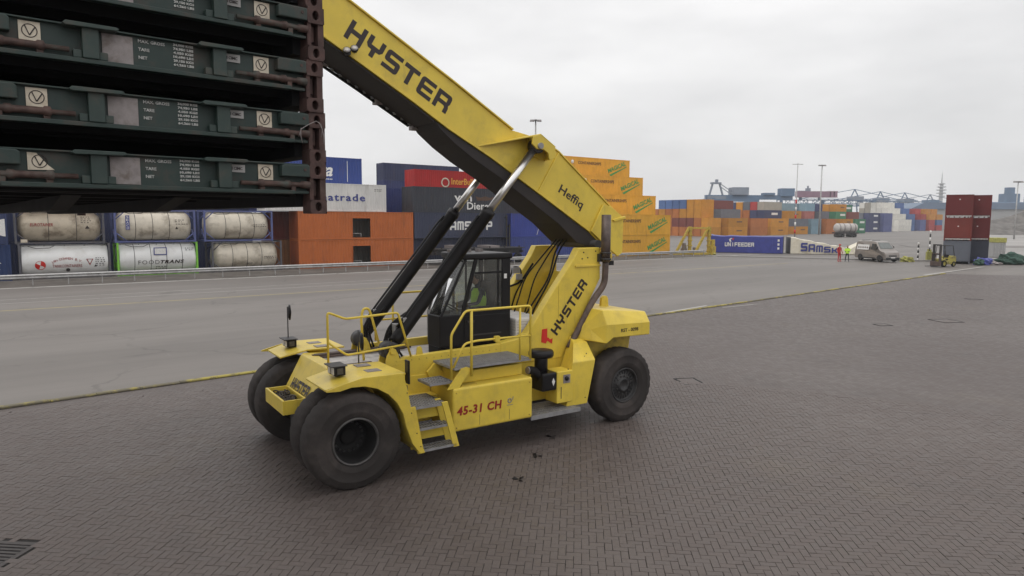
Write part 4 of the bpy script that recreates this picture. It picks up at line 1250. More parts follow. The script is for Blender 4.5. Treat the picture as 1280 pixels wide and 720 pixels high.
# ================================================================== people
def person(label, loc, rz, top, legs, arms, sitting=False, scale=1.0, vest=False, helmet=None):
    """one skinned body: joints as vertices, a radius at each, plus hair and clothes as children"""
    root = thing("person", label, "person", loc, rz)
    J, E, RAD = [], [], []
    def j(p, r, link=None):
        J.append(Vector(p) * scale); RAD.append(r * scale if isinstance(r, float) else (r[0] * scale, r[1] * scale))
        if link is not None:
            E.append((link, len(J) - 1))
        return len(J) - 1
    hz = .50 if sitting else .93
    pel = j((0, 0, hz), (.165, .125))
    wai = j((0 if not sitting else -.02, 0, hz + .18), (.145, .105), pel)
    che = j((-.02 if sitting else 0, 0, hz + .40), (.185, .125), wai)
    nek = j((0.0, 0, hz + .56), .058, che)
    hd0 = j((.015, 0, hz + .64), (.068, .075), nek)
    hd1 = j((.03, 0, hz + .73), (.078, .095), hd0)
    j((.015, 0, hz + .81), (.062, .075), hd1)
    for s, (el, wr) in zip((1, -1), arms):
        sh = j((-.01 if sitting else 0, s * .19, hz + .50), .062, che)
        e_ = j((el[0], s * el[1], hz + el[2]), .045, sh)
        w_ = j((wr[0], s * wr[1], hz + wr[2]), .032, e_)
        d = (J[w_] - J[e_]).normalized()
        pm = J[w_] / scale + d * .055
        p_ = j(pm, (.036, .024), w_)
        side = Vector((0, 0, 1)).cross(d)
        side = side.normalized() if side.length > .1 else Vector((0, 1, 0))
        for q, ln in zip((-1.5, -.5, .5, 1.5), (.062, .075, .078, .07)):
            b0 = pm + side * q * .019 + d * .03
            f0 = j(b0, .0088, p_)
            f1 = j(b0 + d * ln * .55 + Vector((0, 0, -.008)), .0082, f0)
            j(b0 + d * ln * .85 + Vector((0, 0, -.03)), .0075, f1)
        th = j(pm - d * .01 + side * .042, .010, p_)
        j(pm + d * .03 + side * .058, .0085, th)
    for s, (kn, an) in zip((1, -1), legs):
        hp = j((0, s * .09, hz - .03), .095, pel)
        k_ = j((kn[0], s * kn[1], kn[2]), .062, hp)
        a_ = j((an[0], s * an[1], an[2]), .042, k_)
        hl = j((an[0] - .02, s * an[1], an[2] - .055), .045, a_)
        j((an[0] + .17, s * an[1], an[2] - .06), (.045, .032), hl)
    me_ = bpy.data.meshes.new("body")
    me_.from_pydata([tuple(p) for p in J], E, [])
    b_o = obj("body", me_, top, root)
    sk = b_o.modifiers.new("skin", 'SKIN')
    for q, sv in enumerate(me_.skin_vertices[0].data):
        r_ = RAD[q]
        sv.radius = (r_, r_) if isinstance(r_, float) else r_
        sv.use_root = (q == 0)
    ss = b_o.modifiers.new("sub", 'SUBSURF'); ss.levels = 1; ss.render_levels = 1
    hd = J[hd1]
    def ball(name, c, rx, ry, rz_, mat, z_cut=None):
        m_ = MB()
        pr_ = [(max(.001, math.sin(q * math.pi / 10)), -math.cos(q * math.pi / 10)) for q in range(11)]
        m_.lathe(pr_, 16, Matrix.Translation(c) @ Matrix.Diagonal((rx, ry, rz_, 1)))
        return m_.build(name, mat, root)
    face = ball("face", hd + Vector((.018, 0, -.01)) * scale, .088 * scale, .074 * scale, .112 * scale, 'skin')
    for s in (-1, 1):
        o = MB().lathe([(.001, -.006), (.011, 0), (.001, .006)], 8, Matrix.Translation(hd + Vector((.098, s * .03, .005)) * scale)).build("eye", 'ink', face)
        o = MB().lathe([(.001, -.028), (.018, -.01), (.02, .01), (.001, .028)], 8, Matrix.Translation(hd + Vector((.01, s * .082, -.005)) * scale)).build("ear", 'skin', face)
    MB().hexa([hd + Vector(p) * scale for p in ((.095, -.014, -.035), (.118, -.008, -.03), (.118, .008, -.03), (.095, .014, -.035), (.095, -.006, .012), (.103, -.004, .012), (.103, .004, .012), (.095, .006, .012))]).build("nose", 'skin', face)
    MB().box(tuple(hd + Vector((.085, -.024, -.062)) * scale), tuple(hd + Vector((.102, .024, -.053)) * scale)).build("mouth", 'ink_red', face)
    if helmet:
        ball("hard_hat", hd + Vector((.005, 0, .055)) * scale, .125 * scale, .108 * scale, .085 * scale, helmet)
    else:
        ball("hair", hd + Vector((-.012, 0, .028)) * scale, .095 * scale, .086 * scale, .10 * scale, 'hair')
    return root, J, hz
arms_down = [((-.03, .31, .26), (.10, .30, .04)), ((-.03, .30, .26), (.08, .31, .04))]
arms_bent = [((.0, .25, .25), (.22, .16, .22)), ((.0, .25, .25), (.20, .17, .18))]
legs_st = [((.02, .14, .50), (-.01, .17, .09)), ((.03, .14, .50), (.03, .18, .09))]
person("person in red coveralls standing beside the panel van", (36.7, 76.6, 0), R(-65), 'red_cloth', legs_st, arms_down, helmet='red_cloth', scale=1.08)
pr_, J_, hz_ = person("person in yellow safety jacket and dark trousers beside the van", (37.5, 76.4, 0), R(-125), 'navy_cloth', legs_st, arms_bent)
m_ = MB()
ring = [(-.02, .02, .16, .20), (.10, .0, .155, .205), (.30, .0, .165, .215), (.48, .0, .13, .20), (.55, .0, .085, .10)]
def jacket(ring, hz, mat, parent, name="safety_jacket", x0=0.0):
    vs, fs = [], []
    n = 16
    for dz, dx, rx, ry in ring:
        for q in range(n):
            a = 2 * math.pi * q / n
            vs.append((x0 + dx + rx * math.cos(a), ry * math.sin(a), hz + dz))
    for k in range(len(ring) - 1):
        for q in range(n):
            fs.append((k * n + q, k * n + (q + 1) % n, (k + 1) * n + (q + 1) % n, (k + 1) * n + q))
    return MB().add(vs, fs, True).build(name, mat, parent)
jacket(ring, hz_, 'hivis', pr_)
for s in (-1, 1):
    MB().tube([(0, s * .19, hz_ + .50), (0, s * .25, hz_ + .25), (.16, s * .18, hz_ + .225)], [.085, .068, .055], 10).build("sleeve", 'hivis', pr_)

# ================================================================== forklift
fk = thing("forklift", "small yellow forklift truck with dark mast by the red stack", "forklift", (43.3, 68.6, 0), R(203))
simple('yellow_small', (0.34, 0.29, 0.05), 0.5, vary=0.2, scale=4, dirt=(0.05, 0.04, 0.03), dirt_amt=1.0, dscale=3)
MB().prism([(-1.25, .25), (.75, .25), (.75, .75), (.35, .85), (.2, .62), (-.35, .62), (-.45, 1.05), (-1.2, 1.1), (-1.35, .8)], -.5, .5).build("body", 'yellow_small', fk, .06)
og = MB()
for y in (-.45, .45):
    og.tube([(.55, y, .8), (.35, y, 2.1), (-.75, y, 2.1), (-1.05, y, 1.05)], .035, 6)
for q in range(5):
    og.box((-.75 + q * .27, -.45, 2.1), (-.70 + q * .27, .45, 2.14))
og.build("overhead_guard", 'dark_steel', fk)
MB().prism([(-.5, .62), (-.1, .62), (-.1, .75), (-.4, .78), (-.45, 1.2), (-.55, 1.2)], -.25, .25).build("seat", 'black', fk)
ms = MB()
for y in (-.38, .30):
    ms.box((.80, y - .03, .12), (1.0, y + .12, 2.25))
for z in (.3, 1.2, 2.15):
    ms.box((.87, -.38, z), (.98, .38, z + .1))
ms.build("mast", 'dark_steel', fk)
MB().box((1.0, -.55, .1), (1.08, .55, .55)).box((1.0, -.45, .55), (1.05, -.38, 1.3)).box((1.0, -.03, .55), (1.05, .03, 1.3)).box((1.0, .38, .55), (1.05, .45, 1.3)).box((1.0, -.45, 1.3), (1.05, .45, 1.36)).build("carriage", 'rust_pipe', fk)
for y in (-.35, .25):
    MB().box((1.06, y, .06), (2.1, y + .1, .11)).build("fork", 'dark_steel', fk)
for s in (-1, 1):
    wheel_parts(fk, .55, s * .5, .34, .22, s, rim='yellow_small')
    wheel_parts(fk, -.95, s * .46, .27, .18, s, rim='yellow_small')

# ================================================================== red and grey box stacks at the yard edge
RB = (0.145, 0.030, 0.030); RB2 = (0.185, 0.042, 0.034); GB = (0.13, 0.14, 0.165)
rs = R(-33)
def end_stack(base, cols, nm, L_=5.9, Wd=2.5):
    """boxes seen end-on: local X along the end face, Y away"""
    d = Vector((math.cos(rs), math.sin(rs), 0)); nn_ = Vector((-d.y, d.x, 0))
    hs = 2.46
    for l_, c_ in enumerate(cols):
        o = thing("bulk_container", nm[l_], "container", (base[0], base[1], l_ * hs), rs)
        m_ = MB()
        for x in (0, Wd - .12):
            for y in (0, L_ - .12):
                m_.box((x, y, 0), (x + .12, y + .12, hs))
        for y in (0.004, L_ - .064):
            m_.box((.12, y, hs - .12), (Wd - .12, y + .06, hs - .004))
        for x in (0.004, Wd - .064):
            m_.box((x, .12, hs - .12), (x + .06, L_ - .12, hs - .004)).box((x, .12, .02), (x + .06, L_ - .12, .2))
        m_.box((.12, .12, .2), (Wd - .12, L_ - .12, .26))
        p = m_.build("frame", 'box_paint', o); p.color = (*c_, 1)
        s_ = MB()
        s_.box((.12, .03, .3), (Wd - .12, .07, hs - .12))
        p = s_.build("end_panel", 'box_paint', o); p.color = (*c_, 1)
        s_ = MB().box((.12, L_ - .07, .3), (Wd - .12, L_ - .03, hs - .12))
        p = s_.build("end_panel", 'box_paint', o); p.color = (*c_, 1)
        for x, sg in ((.012, 1), (Wd - .012, -1)):
            s_ = MB(); corr(s_, L_ - .24, .2, hs - .12, x, x0=.12, axis='y', sign=sg)
            p = s_.build("side_panel", 'box_paint', o); p.color = (*c_, 1)
        s_ = MB().box((.1, .1, hs - .06), (Wd - .1, L_ - .1, hs - .03)); p = s_.build("roof", 'box_paint', o); p.color = (*c_, 1)
        if l_ > 0:
            MB().box((.12, -.03, .13), (Wd - .12, .03, .24)).build("sill_rail", 'deck_dust', o)
            q_ = MB()
            for k in range(5):
                q_.box((.3 + k * .48, -.02, .02), (.44 + k * .48, .03, .13))
            q_.build("sill_blocks", 'casting_rust', o)
            MB().box((1.2, .02, 1.1 + .4 * l_), (1.32, .03, 1.2 + .4 * l_)).build("data_plate", 'white_print', o)
end_stack((46.7, 74.1), (GB, RB2, RB), ("slate grey box at the foot of the front red stack", "brick red box in the middle of the front red stack", "dark red box topmost of the front red stack"))
end_stack((49.5, 75.2), ((0.05, 0.055, 0.075), RB, RB), ("dark navy box at the foot of the rear red stack", "dark red box in the middle of the rear red stack", "dark red box topmost of the rear red stack"), Wd=2.4)
# tarpaulin bundles, netting and litter near the stacks
def bundle(loc, r, mat, label, cat, seed, flat=.6, name="tarpaulin_bundle"):
    bm = bmesh.new()
    bmesh.ops.create_icosphere(bm, subdivisions=3, radius=1.0)
    rr = random.Random(seed)
    ph = [rr.uniform(0, 6) for _ in range(6)]
    for v in bm.verts:
        n = 1 + .22 * math.sin(v.co.x * 4 + ph[0]) * math.sin(v.co.y * 5 + ph[1]) + .16 * math.sin(v.co.z * 7 + v.co.x * 6 + ph[2]) + .1 * math.sin(v.co.y * 11 + ph[3])
        v.co = Vector((v.co.x * r[0] * n, v.co.y * r[1] * n, max(-.02, v.co.z * r[2] * n + r[2] * flat)))
    me_ = bpy.data.meshes.new(name)
    bm.to_mesh(me_); bm.free()
    o = obj(name, me_, mat)
    o.location = loc
    return tag(o, label, cat)
bundle((49.6, 71.9, 0), (.9, .6, .45), 'blue_tarp', "crumpled blue tarpaulin bundle at the foot of the red stacks", "tarpaulin", 1)
bundle((48.6, 71.0, 0), (.45, .4, .4), 'green_net', "dark crumpled net bundle beside the blue tarpaulin", "net", 2, name="net_bundle")
bundle((50.9, 71.9, 0), (.6, .4, .2), 'plate_grey', "low grey heap of rags right of the blue tarpaulin", "rags", 4, name="rag_heap")
bundle((53.2, 72.8, 0), (1.3, .8, .75), 'green_net', "big dark green heap of netting on the yard edge", "net", 9, name="net_heap")
bundle((55.2, 73.6, 0), (1.5, .7, .4), 'mound', "low brown heap of debris beside the green netting", "debris", 12, name="debris_heap")
# container of yellow trim behind stacks
sgn = thing("skip_container", "small yellow-topped bin standing beyond the rear red stack", "bin", (60.5, 86.0, 0), R(-6))
MB().box((0, 0, .05), (1.5, 1.6, 1.9)).build("bin_body", 'concrete_far', sgn, .03)
MB().box((-.05, -.05, 1.9), (1.55, 1.65, 2.5)).build("bin_lid", 'stone_yellow', sgn, .05)
for x in (.2, .6, 1.0, 1.3):
    MB().box((x, -.05, .1), (x + .08, 0.02, 1.88)).build("bin_rib", 'galv', sgn)
# striped bollards, yellow cabinet and marker stones
def striped(loc, h_, label):
    o = thing("striped_post", label, "post", loc)
    n = 7
    for q in range(n):
        MB().lathe([(.001, 0), (.09, 0), (.09, h_ / n), (.001, h_ / n)], 12, Matrix.Translation((0, 0, q * h_ / n))).build("stripe_band", 'black_white_b' if q % 2 else 'white_paint', o)
striped((46.6, 78.4, 0), 2.1, "black and white striped post beside the yellow cabinet")
striped((56.5, 92.5, 0), 3.3, "taller black and white striped post farther out in the yard")
cb = thing("cabinet", "narrow yellow cabinet on the yard edge beside the striped post", "cabinet", (48.0, 78.6, 0), R(-10))
MB().box((-.3, -.2, .05), (.3, .2, 1.05)).build("cabinet_body", 'stone_yellow', cb, .03)
MB().box((-.2, -.15, 1.05), (-.1, .1, 1.35)).box((.08, -.15, 1.05), (.18, .1, 1.3)).build("cabinet_handles", 'stone_yellow', cb)
bundle((44.5, 76.9, 0), (.72, .5, .44), 'stone_yellow', "rounded yellow marker stone beside the front of the van", "stone", 21, .3, "marker_stone")
bundle((26.4, 90.6, 0), (.65, .5, .34), 'stone_yellow', "rounded yellow marker stone beside the blue curtain container", "stone", 23, .3, "marker_stone")
o = MB().box((0, 0, .5), (1.2, .08, 1.5)).box((.1, .0, 0), (.18, .08, .5)).box((1.0, 0, 0), (1.08, .08, .5)).build("panel_board", 'galv')
o.location = (47.8, 88.0, 0); tag(o, "pale grey board on short legs behind the van", "board")
# kerb island under post and cabinet
isl = kind(MB().prism([(0, 0), (9.5, -1.4), (9.7, -.6), (.3, .8)], -.02, .12, 'z').build("kerb_island", 'concrete_bay'), "structure")
isl.location = (44.0, 78.2, 0)
# white rail wagon far behind
wg = thing("tank_wagon", "weathered white tank wagon parked before the far stacks", "wagon", (89.5, 190, 0), R(8))
M_ = Matrix.Translation((0, 0, 2.55)) @ Matrix.Rotation(R(90), 4, 'Y')
MB().lathe([(.001, 0), (1.0, .1), (1.25, .4), (1.25, 5.9), (1.0, 6.2), (.001, 6.3)], 20, M_).build("tank", 'deck_dust', wg)
for x in (.9, 2.2, 4.0, 5.4):
    MB().lathe([(1.255, x - .15), (1.30, x - .15), (1.30, x + .15), (1.255, x + .15)], 20, M_, closed=True).build("band", 'plate_grey', wg)
MB().box((0, -1.3, 1.0), (6.3, 1.3, 1.35)).build("underframe", 'dark_steel', wg)
for x in (.8, 1.9, 4.4, 5.5):
    MB().lathe([(.001, -1.0), (.5, -1.0), (.5, 1.0), (.001, 1.0)], 14, Matrix.Translation((x, 0, .5)) @ Matrix.Rotation(R(90), 4, 'X')).build("wheel", 'dark_steel', wg)
# ================================================================== far container stacks
FAR = {}
def far_mesh(L_, Wd=2.44, Hh=2.59):
    key = round(L_, 1)
    if key not in FAR:
        m_ = MB()
        t = .14
        m_.box((.03, .03, .03), (L_ - .03, Wd - .03, Hh - .03))
        for x in (0, L_ - t):
            for y in (0, Wd - t):
                m_.box((x, y, 0), (x + t, y + t, Hh))
        for y in (0.004, Wd - t - .004):
            for z in (0.002, Hh - t - .002):
                m_.box((t, y, z), (L_ - t, y + t, z + t))
        for x in (0.006, L_ - t - .006):
            for z in (0.004, Hh - t - .004):
                m_.box((x, t, z), (x + t, Wd - t, z + t))
        n = int(L_ / .62)
        for q in range(n):
            x = .25 + q * (L_ - .5) / n
            m_.box((x, .012, .16), (x + .3, .03, Hh - .16))
        m_.box((.012, .3, .2), (.03, .36, Hh - .2)).box((.012, 1.15, .2), (.03, 1.29, Hh - .2)).box((.012, 2.05, .2), (.03, 2.11, Hh - .2))
        FAR[key] = m_.mesh("shipping_container")
        FAR[key].materials.append(MATS['box_paint_far'])
    return FAR[key]
# palette of the far boxes, by number
CN = [("orange", (0.58, 0.26, 0.035)), ("deep orange", (0.48, 0.17, 0.05)), ("blue", (0.10, 0.17, 0.36)), ("navy", (0.065, 0.075, 0.16)), ("slate grey", (0.17, 0.18, 0.21)), ("red", (0.42, 0.06, 0.055)), ("maroon", (0.22, 0.065, 0.055)), ("pale blue", (0.24, 0.36, 0.43)), ("white", (0.72, 0.70, 0.64)), ("green", (0.06, 0.22, 0.12)), ("salmon", (0.46, 0.16, 0.13)), ("violet blue", (0.12, 0.14, 0.31)), ("beige", (0.42, 0.39, 0.33))]
LV = ("ground level", "second level", "third level", "fourth level", "fifth level", "sixth level")
mark = MB().add([(0, 0, 0), (2.6, 0, 0), (2.6, 0, .32), (0, 0, .32)], [(0, 1, 2, 3)]).mesh("print_mark")
mark_w = MB().add([(0, 0, 0), (3.4, 0, 0), (3.4, 0, .7), (0, 0, .7)], [(0, 1, 2, 3)]).mesh("print_mark")
mark.materials.append(MATS['brown_print']); mark_w.materials.append(MATS['white_print'])
NFAR = 0
def far_box(t_, off, l_, L_, c, where, row):
    global NFAR
    NFAR += 1
    cn, col = CN[c]
    o = bpy.data.objects.new("shipping_container", far_mesh(L_))
    COL.objects.link(o)
    o.location = W(t_, off, l_ * 2.59 - .02)
    o.rotation_euler = (0, 0, YH)
    rc = random.Random(NFAR)
    k = rc.uniform(.85, 1.12)
    o.color = (col[0] * k, col[1] * k, col[2] * k, 1)
    tag(o, "%s container, %s, %s, far block %s" % (cn, LV[l_], ROWN[min(row, 4)], where), "container", "far block " + where)
    if L_ > 6.3 and c in (0, 9, 3):
        m2 = obj("print_mark", mark if c == 0 else mark_w, None, o)
        m2.location = (L_ * .42, -.012, 1.35 if c == 0 else 1.1)
ROWN = ("front row", "second row", "third row", "fourth row", "back rows")
def block(t_, off, L_, rows, where, pitch=2.62):
    """rows[k] = palette numbers from the ground up of the k-th row behind the front one"""
    for k, cs in enumerate(rows):
        for l_, c in enumerate(cs):
            if c is not None:
                far_box(t_, off + k * pitch, l_, L_, c, where, k)
# t along the yard axis, off across it; each row lists palette numbers from the ground up
block(135.6, 60.2, 5.6, [[0, 0], [1, 1, 0, 0], [1, 6, 0, 0], [1, 6, 0, 2], [1, 6, 1, 2], [1, 1, 1, 2], [1, 1, 0, 2], [6, 1, 1]], "behind the brace stands")
block(146.0, 61.2, 9.2, [[0, 0], [1, 1, 4], [1, 1, 4, 6], [1, 1, 4, 6], [1, 1, 4, 6]], "behind the blue curtain container")
block(157.5, 61.8, 8.8, [[1, 1], [1, 6], [6, 1]], "behind the curtain container lettering")
block(169.7, 62.9, 9.6, [[0, 0], [1, 1, 3, 12], [6, 6, 3, 5], [1, 1, 1, 4], [1, 6, 1, 0], [1, 1, 4, 3]], "beside the striped mast")
block(189.0, 66.4, 7.6, [[0, 4], [4, 4, 0], [4, 0, 12, 7], [3, 10, 5, 4]], "behind the white container lettering")
block(198.7, 66.4, 6.1, [[7, 7], [3, 3, 10, 7], [3, 3, 5, 7]], "with the pale blue column")
block(206.0, 65.1, 6.1, [[1, 1], [6, 1, 4], [1, 1, 4, 3]], "between pale blue and green columns")
block(214.7, 64.1, 7.0, [[4, 0], [6, 1, 9, 0], [1, 0, 4, 0], [1, 0, 4, 1]], "behind the tank wagon")
block(226.4, 65.6, 7.4, [[9, 9], [4, 4, 6], [4, 9, 5, 9]], "with the green column")
block(262.2, 78.2, 8.4, [[3, 3, 3], [3, 3, 4]], "with the navy column")
block(271.4, 76.8, 7.3, [[11, 11, 11], [11, 11, 4]], "with the violet blue column")
block(300.4, 83.8, 12.2, [[8, 8], [8, 8, 8], [8, 8, 8, 8], [8, 8, 8, 8, 8], [12, 12, 8, 8, 8], [8, 12, 12, 12, 12], [12, 8, 8, 12, 8]], "with the white steps")
block(314.0, 86.0, 7.0, [[2, 2, 2], [11, 2, 2, 2], [3, 2, 2, 2, 2], [2, 3, 2, 3, 8]], "right of the white steps")
block(323.2, 84.6, 6.1, [[11, 11, 5], [2, 2, 11, 5]], "under the shed roof")
block(331.0, 83.9, 6.1, [[5, 5, 0], [5, 2, 5, 0]], "beside the red yard stacks")
block(339.1, 83.8, 6.1, [[5, 2, 0], [5, 2, 0, 0]], "half hidden by the red yard stacks")

# ================================================================== quay cranes and other far structures
def bar(mb, a, b, r):
    mb.tube([a, b], r, 5, True, False)
def truss(mb, a, b, h, n, r):
    a, b = Vector(a), Vector(b)
    up = Vector((0, 0, h))
    bar(mb, a, b, r); bar(mb, a + up, b + up, r)
    for q in range(n):
        p0, p1 = a.lerp(b, q / n), a.lerp(b, (q + 1) / n)
        bar(mb, p0, p1 + up if q % 2 == 0 else p1, r * .6)
        bar(mb, p0 + up, p1 if q % 2 == 0 else p1 + up, r * .6)
        bar(mb, p0, p0 + up, r * .6)
def px(xr, Y):          # lateral position from slope
    return xr * Y
# grey-blue gantry with machinery house, boom lying along the skyline
c1 = thing("quay_crane", "grey blue quay crane with a boxy machinery house above the stacks", "crane", (95, 330, 0))
m_ = MB()
for x in (1, 22):
    for y in (0, 16):
        m_.box((x, y, 0), (x + 1.4, y + 1.4, 15.1))
m_.box((1, 1.4, 12.6), (2.4, 16, 14.2)).box((22, 1.4, 12.6), (23.4, 16, 14.2)).box((2.4, 0, 13.4), (22, 1.4, 14.6))
m_.build("portal_legs", 'crane_blue', c1)
MB().box((-1, 4, 14.6), (41, 7, 16.7)).build("girder", 'crane_blue', c1)
MB().box((11.5, 2, 16.7), (19, 10, 20.4)).build("machinery_house", 'crane_grey', c1, .1)
MB().box((27, 3, 16.7), (32, 8, 17.8)).build("trolley", 'crane_blue', c1)
MB().box((35, 3, 16.2), (41.5, 8, 20.0)).build("cabin", 'crane_blue', c1)
m_ = MB()
bar(m_, (.4, 5, 15), (2.4, 5, 22.6), .55); bar(m_, (7.8, 5, 15), (5.6, 5, 22.2), .5)
m_.box((1.4, 4, 22), (6.2, 6.5, 22.8)).box((3.6, 4.5, 22.8), (4.8, 6, 24.2))
bar(m_, (5.8, 5, 22.2), (11.6, 5, 18.4), .2); bar(m_, (5.6, 5, 21), (11.6, 5, 16.9), .2)
m_.box((-.4, 3.5, 14.6), (8.6, 7, 16.2))
m_.build("apex_frame", 'crane_grey', c1)
c2 = thing("gantry_crane", "mauve gantry crane beam with open lattice under it", "crane", (149, 360, 0))
MB().box((0, 0, 16.6), (15.6, 3, 19.8)).build("girder", 'crane_red', c2)
m_ = MB()
for x in (15.6, 17.6, 19.6):
    m_.box((x, 0, 16.9), (x + 1.3, 3, 19.6))
m_.box((15.6, 0, 16.6), (21.2, 3, 16.9)).box((15.6, 0, 19.6), (21.2, 3, 19.9))
m_.build("end_cabins", 'crane_red', c2)
m_ = MB()
truss(m_, (-10, 2, 12.2), (42, 2, 12.2), 3.0, 22, .22)
for x in (-8, 14, 40):
    m_.box((x, 1, 0), (x + .9, 3, 15.2))
m_.box((2, 1, 15.2), (3, 3, 16.6)).box((12, 1, 15.2), (13, 3, 16.6))
m_.build("lattice", 'crane_blue', c2)
m_ = MB()
m_.box((5.2, 1, 19.8), (7.2, 3, 21.4)).box((5.8, 1.4, 21.4), (6.4, 2.4, 22.6)).box((0, 1, 19.8), (5.2, 2, 20.1))
m_.build("winch_mast", 'crane_grey', c2)
def ship_crane(x, y, Lb, top, label, mat='crane_blue', flip=1):
    c = thing("quay_crane", label, "crane", (x, y, 0))
    m_ = MB()
    truss(m_, (-Lb * .55 * flip, 0, top * .62), (Lb * .45 * flip, 0, top * .62), top * .12, 14, .25)
    m_.build("boom", mat, c)
    m_ = MB()
    for xx in (-3, 9):
        bar(m_, (xx * 1.0, 0, 0), (xx * .8, 0, top * .62), .5)
        bar(m_, (xx, 10, 0), (xx * .8, 10, top * .62), .5)
    bar(m_, (-3, 0, top * .3), (9, 0, top * .3), .4)
    bar(m_, (-3, 0, top * .05), (9, 0, top * .3), .4)
    m_.build("portal_legs", mat, c)
    m_ = MB()
    bar(m_, (-2.4, 3, top * .62), (2, 3, top), .4); bar(m_, (7.2, 3, top * .62), (2, 3, top), .4)
    bar(m_, (2, 3, top), (-Lb * .55 * flip, 0, top * .74), .22); bar(m_, (2, 3, top), (Lb * .45 * flip, 0, top * .74), .22)
    m_.build("apex_frame", mat, c)
    MB().box((-1, -2, top * .62 + 2), (6, 8, top * .62 + 5)).build("machinery_house", 'crane_grey' if mat == 'crane_blue' else 'crane_blue', c, .1)
    return c
ship_crane(233, 470, 66, 26, "pale blue quay crane with a long lattice boom, nearest of the row")
ship_crane(256, 480, 60, 25, "pale blue quay crane with lattice boom, second along the quay")
ship_crane(276, 485, 60, 24.5, "pale blue quay crane with lattice boom, third along the quay")
ship_crane(297, 490, 60, 23.5, "pale blue quay crane with lattice boom, last along the quay", 'crane_grey')
# long blue shed
sh = thing("warehouse_shed", "long low shed with a slate blue roof beyond the white stacks", "shed", (216, 372, 0), R(-4))
MB().box((0, 0, 0), (62, 20, 11)).build("wall", 'concrete_far', sh)
MB().prism([(-1, 11), (63, 11), (58, 14.5), (6, 14.5)], -1, 21).build("roof", 'shed_roof', sh)
# telecom tower
tw = thing("telecom_tower", "slender concrete telecom tower with ring platforms on the skyline", "tower", (560, 900, 0))
MB().lathe([(3, 0), (2.4, 30), (2.1, 52), (.001, 52)], 16).build("shaft", 'concrete_far', tw)
for q, (z, r_) in enumerate(((36, 5), (40, 5.6), (44, 5.8), (48, 5.2), (52, 4))):
    MB().lathe([(1.8, z), (r_, z + .5), (r_, z + 1.4), (1.8, z + 1.8)], 20).build("platform", 'concrete_far', tw)
MB().lathe([(1.0, 52), (.7, 58), (.3, 66), (.001, 70)], 10).build("antenna", 'concrete_far', tw)
# refinery-like plant on the right
pl = thing("process_plant", "hazy blue grey industrial plant with pipe racks at the right skyline", "plant", (300, 430, 0))
rp = random.Random(8)
m_ = MB()
for q in range(26):
    x = q * 8.0 - 4
    bar(m_, (x, 0, 0), (x, 0, 17 + rp.uniform(-4, 3)), .5)
    bar(m_, (x, 12, 0), (x, 12, 15 + rp.uniform(-4, 3)), .5)
for z in (4, 8, 12, 16):
    bar(m_, (-4, 0, z), (196, 0, z), .6); bar(m_, (-4, 12, z), (196, 12, z), .5)
m_.build("pipe_rack", 'crane_blue', pl)
for q in range(24):
    x = rp.uniform(0, 196); w_ = rp.uniform(4, 10); h_ = rp.uniform(5, 15)
    MB().box((x, 14, 0), (x + w_, 14 + w_, h_)).build("plant_unit", rp.choice(['crane_blue', 'crane_grey', 'concrete_far']), pl)
MB().box((12, 4, 14), (20, 12, 22)).box((14, 6, 22), (18, 10, 26)).build("column_house", 'crane_blue', pl)
# spoil mounds
def spoil(x, y, rx, ry, h_, seed, label):
    n = 28
    vs, fs = [], []
    rr = random.Random(seed)
    ph = [rr.uniform(0, 6) for _ in range(4)]
    for j in range(n + 1):
        for i in range(n + 1):
            u, v = i / n * 2 - 1, j / n * 2 - 1
            d = max(0, 1 - math.hypot(u, v))
            z = h_ * (d ** .8) * (1 + .18 * math.sin(u * 7 + ph[0]) + .14 * math.sin(v * 8 + u * 5 + ph[1]))
            vs.append((u * rx, v * ry, z - .05))
    for j in range(n):
        for i in range(n):
            a = j * (n + 1) + i
            fs.append((a, a + 1, a + n + 2, a + n + 1))
    o = MB().add(vs, fs, True).build("spoil_heap", 'mound')
    o.location = (x, y, 0)
    return tag(o, label, "heap")
spoil(203, 262, 34, 18, 10, 3, "long dark spoil heap at the far right of the yard")
spoil(168, 236, 10, 7, 2.2, 5, "small pale rubble heap in front of the spoil heap")
# masts and lamp posts
def lamp_mast(x, y, h_, label, r=.28):
    o = thing("lamp_mast", label, "lamp post", (x, y, 0))
    MB().tube([(0, 0, 0), (0, 0, h_ * .5), (0, 0, h_)], [r, r * .75, r * .5], 10).build("pole", 'galv', o)
    MB().box((-1.1, -.25, h_), (1.1, .25, h_ + .2)).box((-.25, -.9, h_), (.25, .9, h_ + .18)).build("head_frame", 'galv', o)
    for q in (-.95, -.5, .5, .95):
        MB().box((q - .2, -.4, h_ - .18), (q + .2, .25, h_)).build("floodlight", 'plate_grey', o)
lamp_mast(4.55, 138, 24.0, "tall lamp mast rising behind the yellow boom")
lamp_mast(98.5, 220, 22.0, "tall floodlight mast behind the far orange stacks")
lamp_mast(129, 176, 14.6, "slender lamp post beyond the red stacks at right", .2)
rw = thing("striped_mast", "slim red and white striped mast rising behind the white container", "mast", (49.5, 120, 0))
MB().tube([(0, 0, 0), (0, 0, 14.5)], [.13, .06], 8).build("pole", 'galv', rw)
for q in range(6):
    MB().tube([(0, 0, 1.0 + q * 1.3), (0, 0, 1.65 + q * 1.3)], .16, 8).build("stripe_band", 'red_paint' if q % 2 else 'white_paint', rw)
MB().box((-.9, -.05, 14.2), (.9, .05, 14.3)).build("cross_arm", 'galv', rw)

